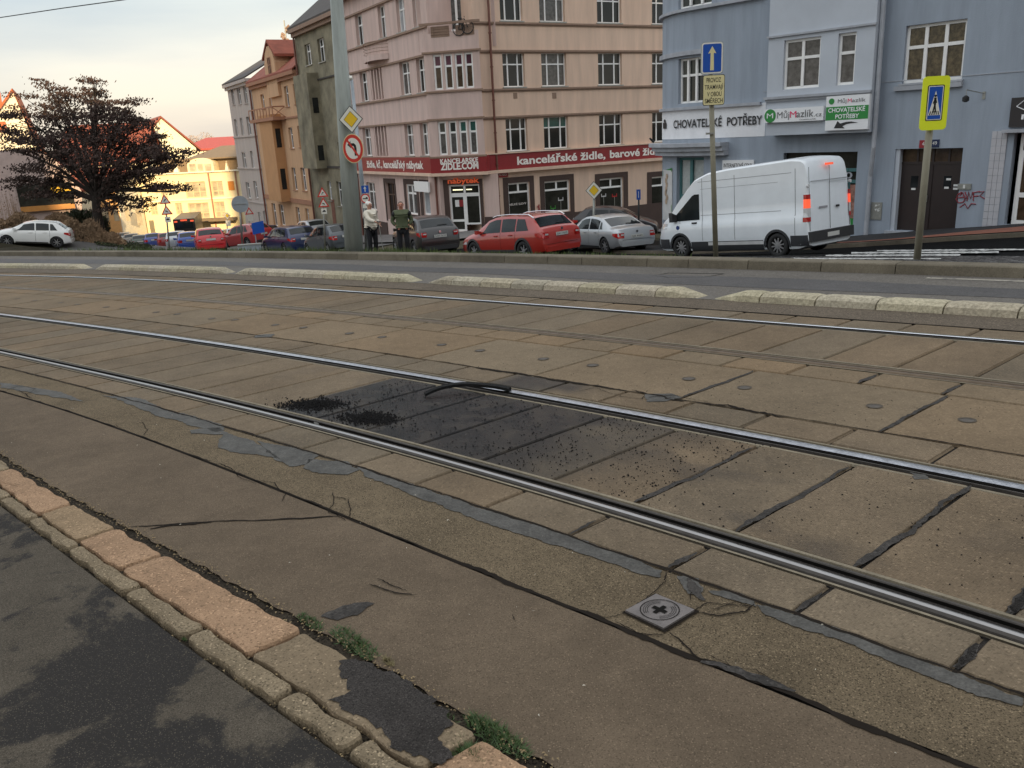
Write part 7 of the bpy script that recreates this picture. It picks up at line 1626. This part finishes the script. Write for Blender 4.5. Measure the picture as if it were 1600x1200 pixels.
m=MB(); m.tube([tuple(W(0,.185,.9)),tuple(W(0,.17,1.2)),tuple(W(0,.13,1.42))],.008,5); build('zip',m,black,gm_)
m=MB()
for s_ in (-1,1): m.tube([tuple(W(s_*.12,.165,1.12)),tuple(W(s_*.13,.17,.98))],.01,5)
build('pocket_seam',m,darkj,gm_)
# ================================================================ TREES AND BUSHES
bark=mat('dark bark',(.035,.027,.022),rough=.95,var=.3,scale=8,bump=.8,bscale=20)
leafd=mat('dark red brown leaves',(.058,.034,.027),rough=.8,var=.5,scale=1.2); leafdry=mat('dry brown stems',(.30,.20,.12),rough=.95,var=.4,scale=.7); leafg=mat('ivy green leaves',(.05,.062,.026),rough=.7,var=.5,scale=1.2)
def leaf(mb,p,sz):
    a=Vector((random.gauss(0,1),random.gauss(0,1),random.gauss(0,.6))).normalized(); b=a.orthogonal().normalized(); c=a.cross(b); b*=sz*random.uniform(.6,1.2); c*=sz*.55
    p=Vector(p); mb.add([p-b,p+c,p+b,p-c],[(0,1,2,3)])
def tree():
    DT=53.; base=at(152,352,DT); base[2]=gz(base[0],base[1])-.2; sc1=DT/F
    g=root('tree',base,'dark red-leaved spreading tree in front of the sunlit houses','tree')
    def PX(px,py,dy=0): return at(px,py,DT+dy)
    tr=MB(); fork=PX(150,300); tr.tube([tuple(base),tuple(PX(152,335)),tuple(PX(150,318)),tuple(fork)],[.40,.28,.24,.22],12)
    build('trunk',tr,bark,g); br=MB(); lv=MB()
    # pads of foliage: centre px, half size px, depth
    pads=[(66,128,13,4,0),(60,160,30,10,1),(100,150,32,9,-1),(147,127,11,6,0),(140,140,16,7,1),(150,150,26,10,1),(40,185,40,11,-1),(95,185,45,14,1),(150,175,40,13,-2),(200,165,26,8,0),(185,185,34,11,1),(25,210,32,9,0),(70,215,50,13,-2),(125,210,45,15,2),(180,210,42,15,-1),(215,192,22,9,0),
          (20,232,22,8,1),(90,240,45,13,2),(150,240,50,16,-2),(205,232,38,14,1),(240,235,30,11,-1),(265,243,26,8,0),(290,236,14,6,0),(60,262,30,10,-1),(35,280,28,10,0),(85,280,34,10,1),(60,300,30,9,0),(118,272,26,9,2),(185,262,32,12,-1),(225,258,30,11,1),(255,262,22,8,-1),(200,282,32,13,0),(235,290,20,8,1),(262,292,22,6,0),(282,296,12,5,-1),(195,305,26,11,1),(175,325,18,8,0),(225,312,14,8,0),(215,322,9,6,0),(110,308,24,6,0),(245,212,18,7,0),(250,215,12,5,1),(278,252,14,5,1)]
    for cx,cy,hx,hy,dd in pads:
        c=PX(cx,cy,dd*.8); j=PX(150+(cx-150)*.45,300+(cy-300)*.55,dd*.4); k2=PX(150+(cx-150)*.75,300+(cy-300)*.85+3,dd*.7)
        br.tube([tuple(fork+np.random.normal(0,.1,3)*0+np.array((0,0,random.uniform(-.6,.2)))),tuple(j),tuple(k2),tuple(c)],[.13,.09,.055,.025],6)
        for q in range(4): e2=c+np.array((random.gauss(0,hx*sc1*.6),random.gauss(0,.6),random.gauss(0,hy*sc1*.6))); br.tube([tuple(k2),tuple(e2)],[.04,.012],4)
        n=int(hx*hy*2.7)
        sub=[(random.gauss(0,.5),random.gauss(0,.55)) for _ in range(max(5,int(hx*hy/35)))]
        for i in range(n):
            s_=random.choice(sub); p=c+np.array(((s_[0]+random.gauss(0,.13))*hx*sc1,random.gauss(0,.8),(s_[1]+random.gauss(0,.2))*(hy+1)*sc1*1.05-abs(s_[0])*hx*sc1*.10)); leaf(lv,p,random.uniform(.05,.11))
    build('branches',br,bark,g); build('crown',lv,leafd,g)
tree()
def bush(name,label,pxa,pxb,top,Dd,mt_,n,sz,stems=True,depth=1.5,mix=None,density=1):
    lv=MB(); st_=MB(); ctr=None
    for i in range(n):
        px=random.uniform(pxa,pxb); d=Dd+random.uniform(-depth,depth); q=ray(px,380); x=q[0]/q[1]*d; z0=gz(x,d); tt=top(px); zt=at(px,tt,Dd)[2]; h=max(.2,zt-z0)
        f=random.random()**.8; edge=.8+.2*random.random(); p=(x+random.gauss(0,.1),d,z0+h*f*edge)
        leaf(lv,p,sz*random.uniform(.6,1.4))
        if stems and i%14==0: st_.tube([(x,d,z0),(x+random.gauss(0,.15),d+random.gauss(0,.15),z0+h*random.uniform(.7,1.08)),],[.015,.006],4)
    a=np.array(lv.v); g=root(name,(a[:,0].mean(),a[:,1].mean(),a[:,2].min()),label,'bush'); build('foliage',lv,mt_,g)
    if st_.v: build('stems',st_,leafdry if mt_ is leafdry else bark,g)
bush('bush','dry brown bush mass along the bank behind the white hatchback',-8,118,lambda x:338+7*math.sin(x*.11),53.5,leafdry,22000,.085,depth=1)
bush('bush','dry reddish bush on the bank below the ivy, right of the white hatchback',100,192,lambda x:346+max(0,x-150)*.75+5*math.sin(x*.2),52.3,leafdry,20000,.085,depth=.8)
bush('bush','dark green ivy mound at the foot of the dark tree',95,172,lambda x:326+(x-135)**2*.009,55.5,leafg,8000,.085,depth=.6)
bush('bush','thin bare twigs rising at the far left edge',-15,40,lambda x:300+10*math.sin(x*.4),55,leafdry,500,.04,depth=1)
bush('bush','low green scrub left of the small blue car',150,235,lambda x:384,52,leafg,2200,.06,depth=1.2)
# hazy bare trees on the skyline
for px,w_,t_,lab in ((322,14,204,'faint bare round tree on the skyline above the red roof'),(300,10,210,'second faint bare tree left of the skyline tree')):
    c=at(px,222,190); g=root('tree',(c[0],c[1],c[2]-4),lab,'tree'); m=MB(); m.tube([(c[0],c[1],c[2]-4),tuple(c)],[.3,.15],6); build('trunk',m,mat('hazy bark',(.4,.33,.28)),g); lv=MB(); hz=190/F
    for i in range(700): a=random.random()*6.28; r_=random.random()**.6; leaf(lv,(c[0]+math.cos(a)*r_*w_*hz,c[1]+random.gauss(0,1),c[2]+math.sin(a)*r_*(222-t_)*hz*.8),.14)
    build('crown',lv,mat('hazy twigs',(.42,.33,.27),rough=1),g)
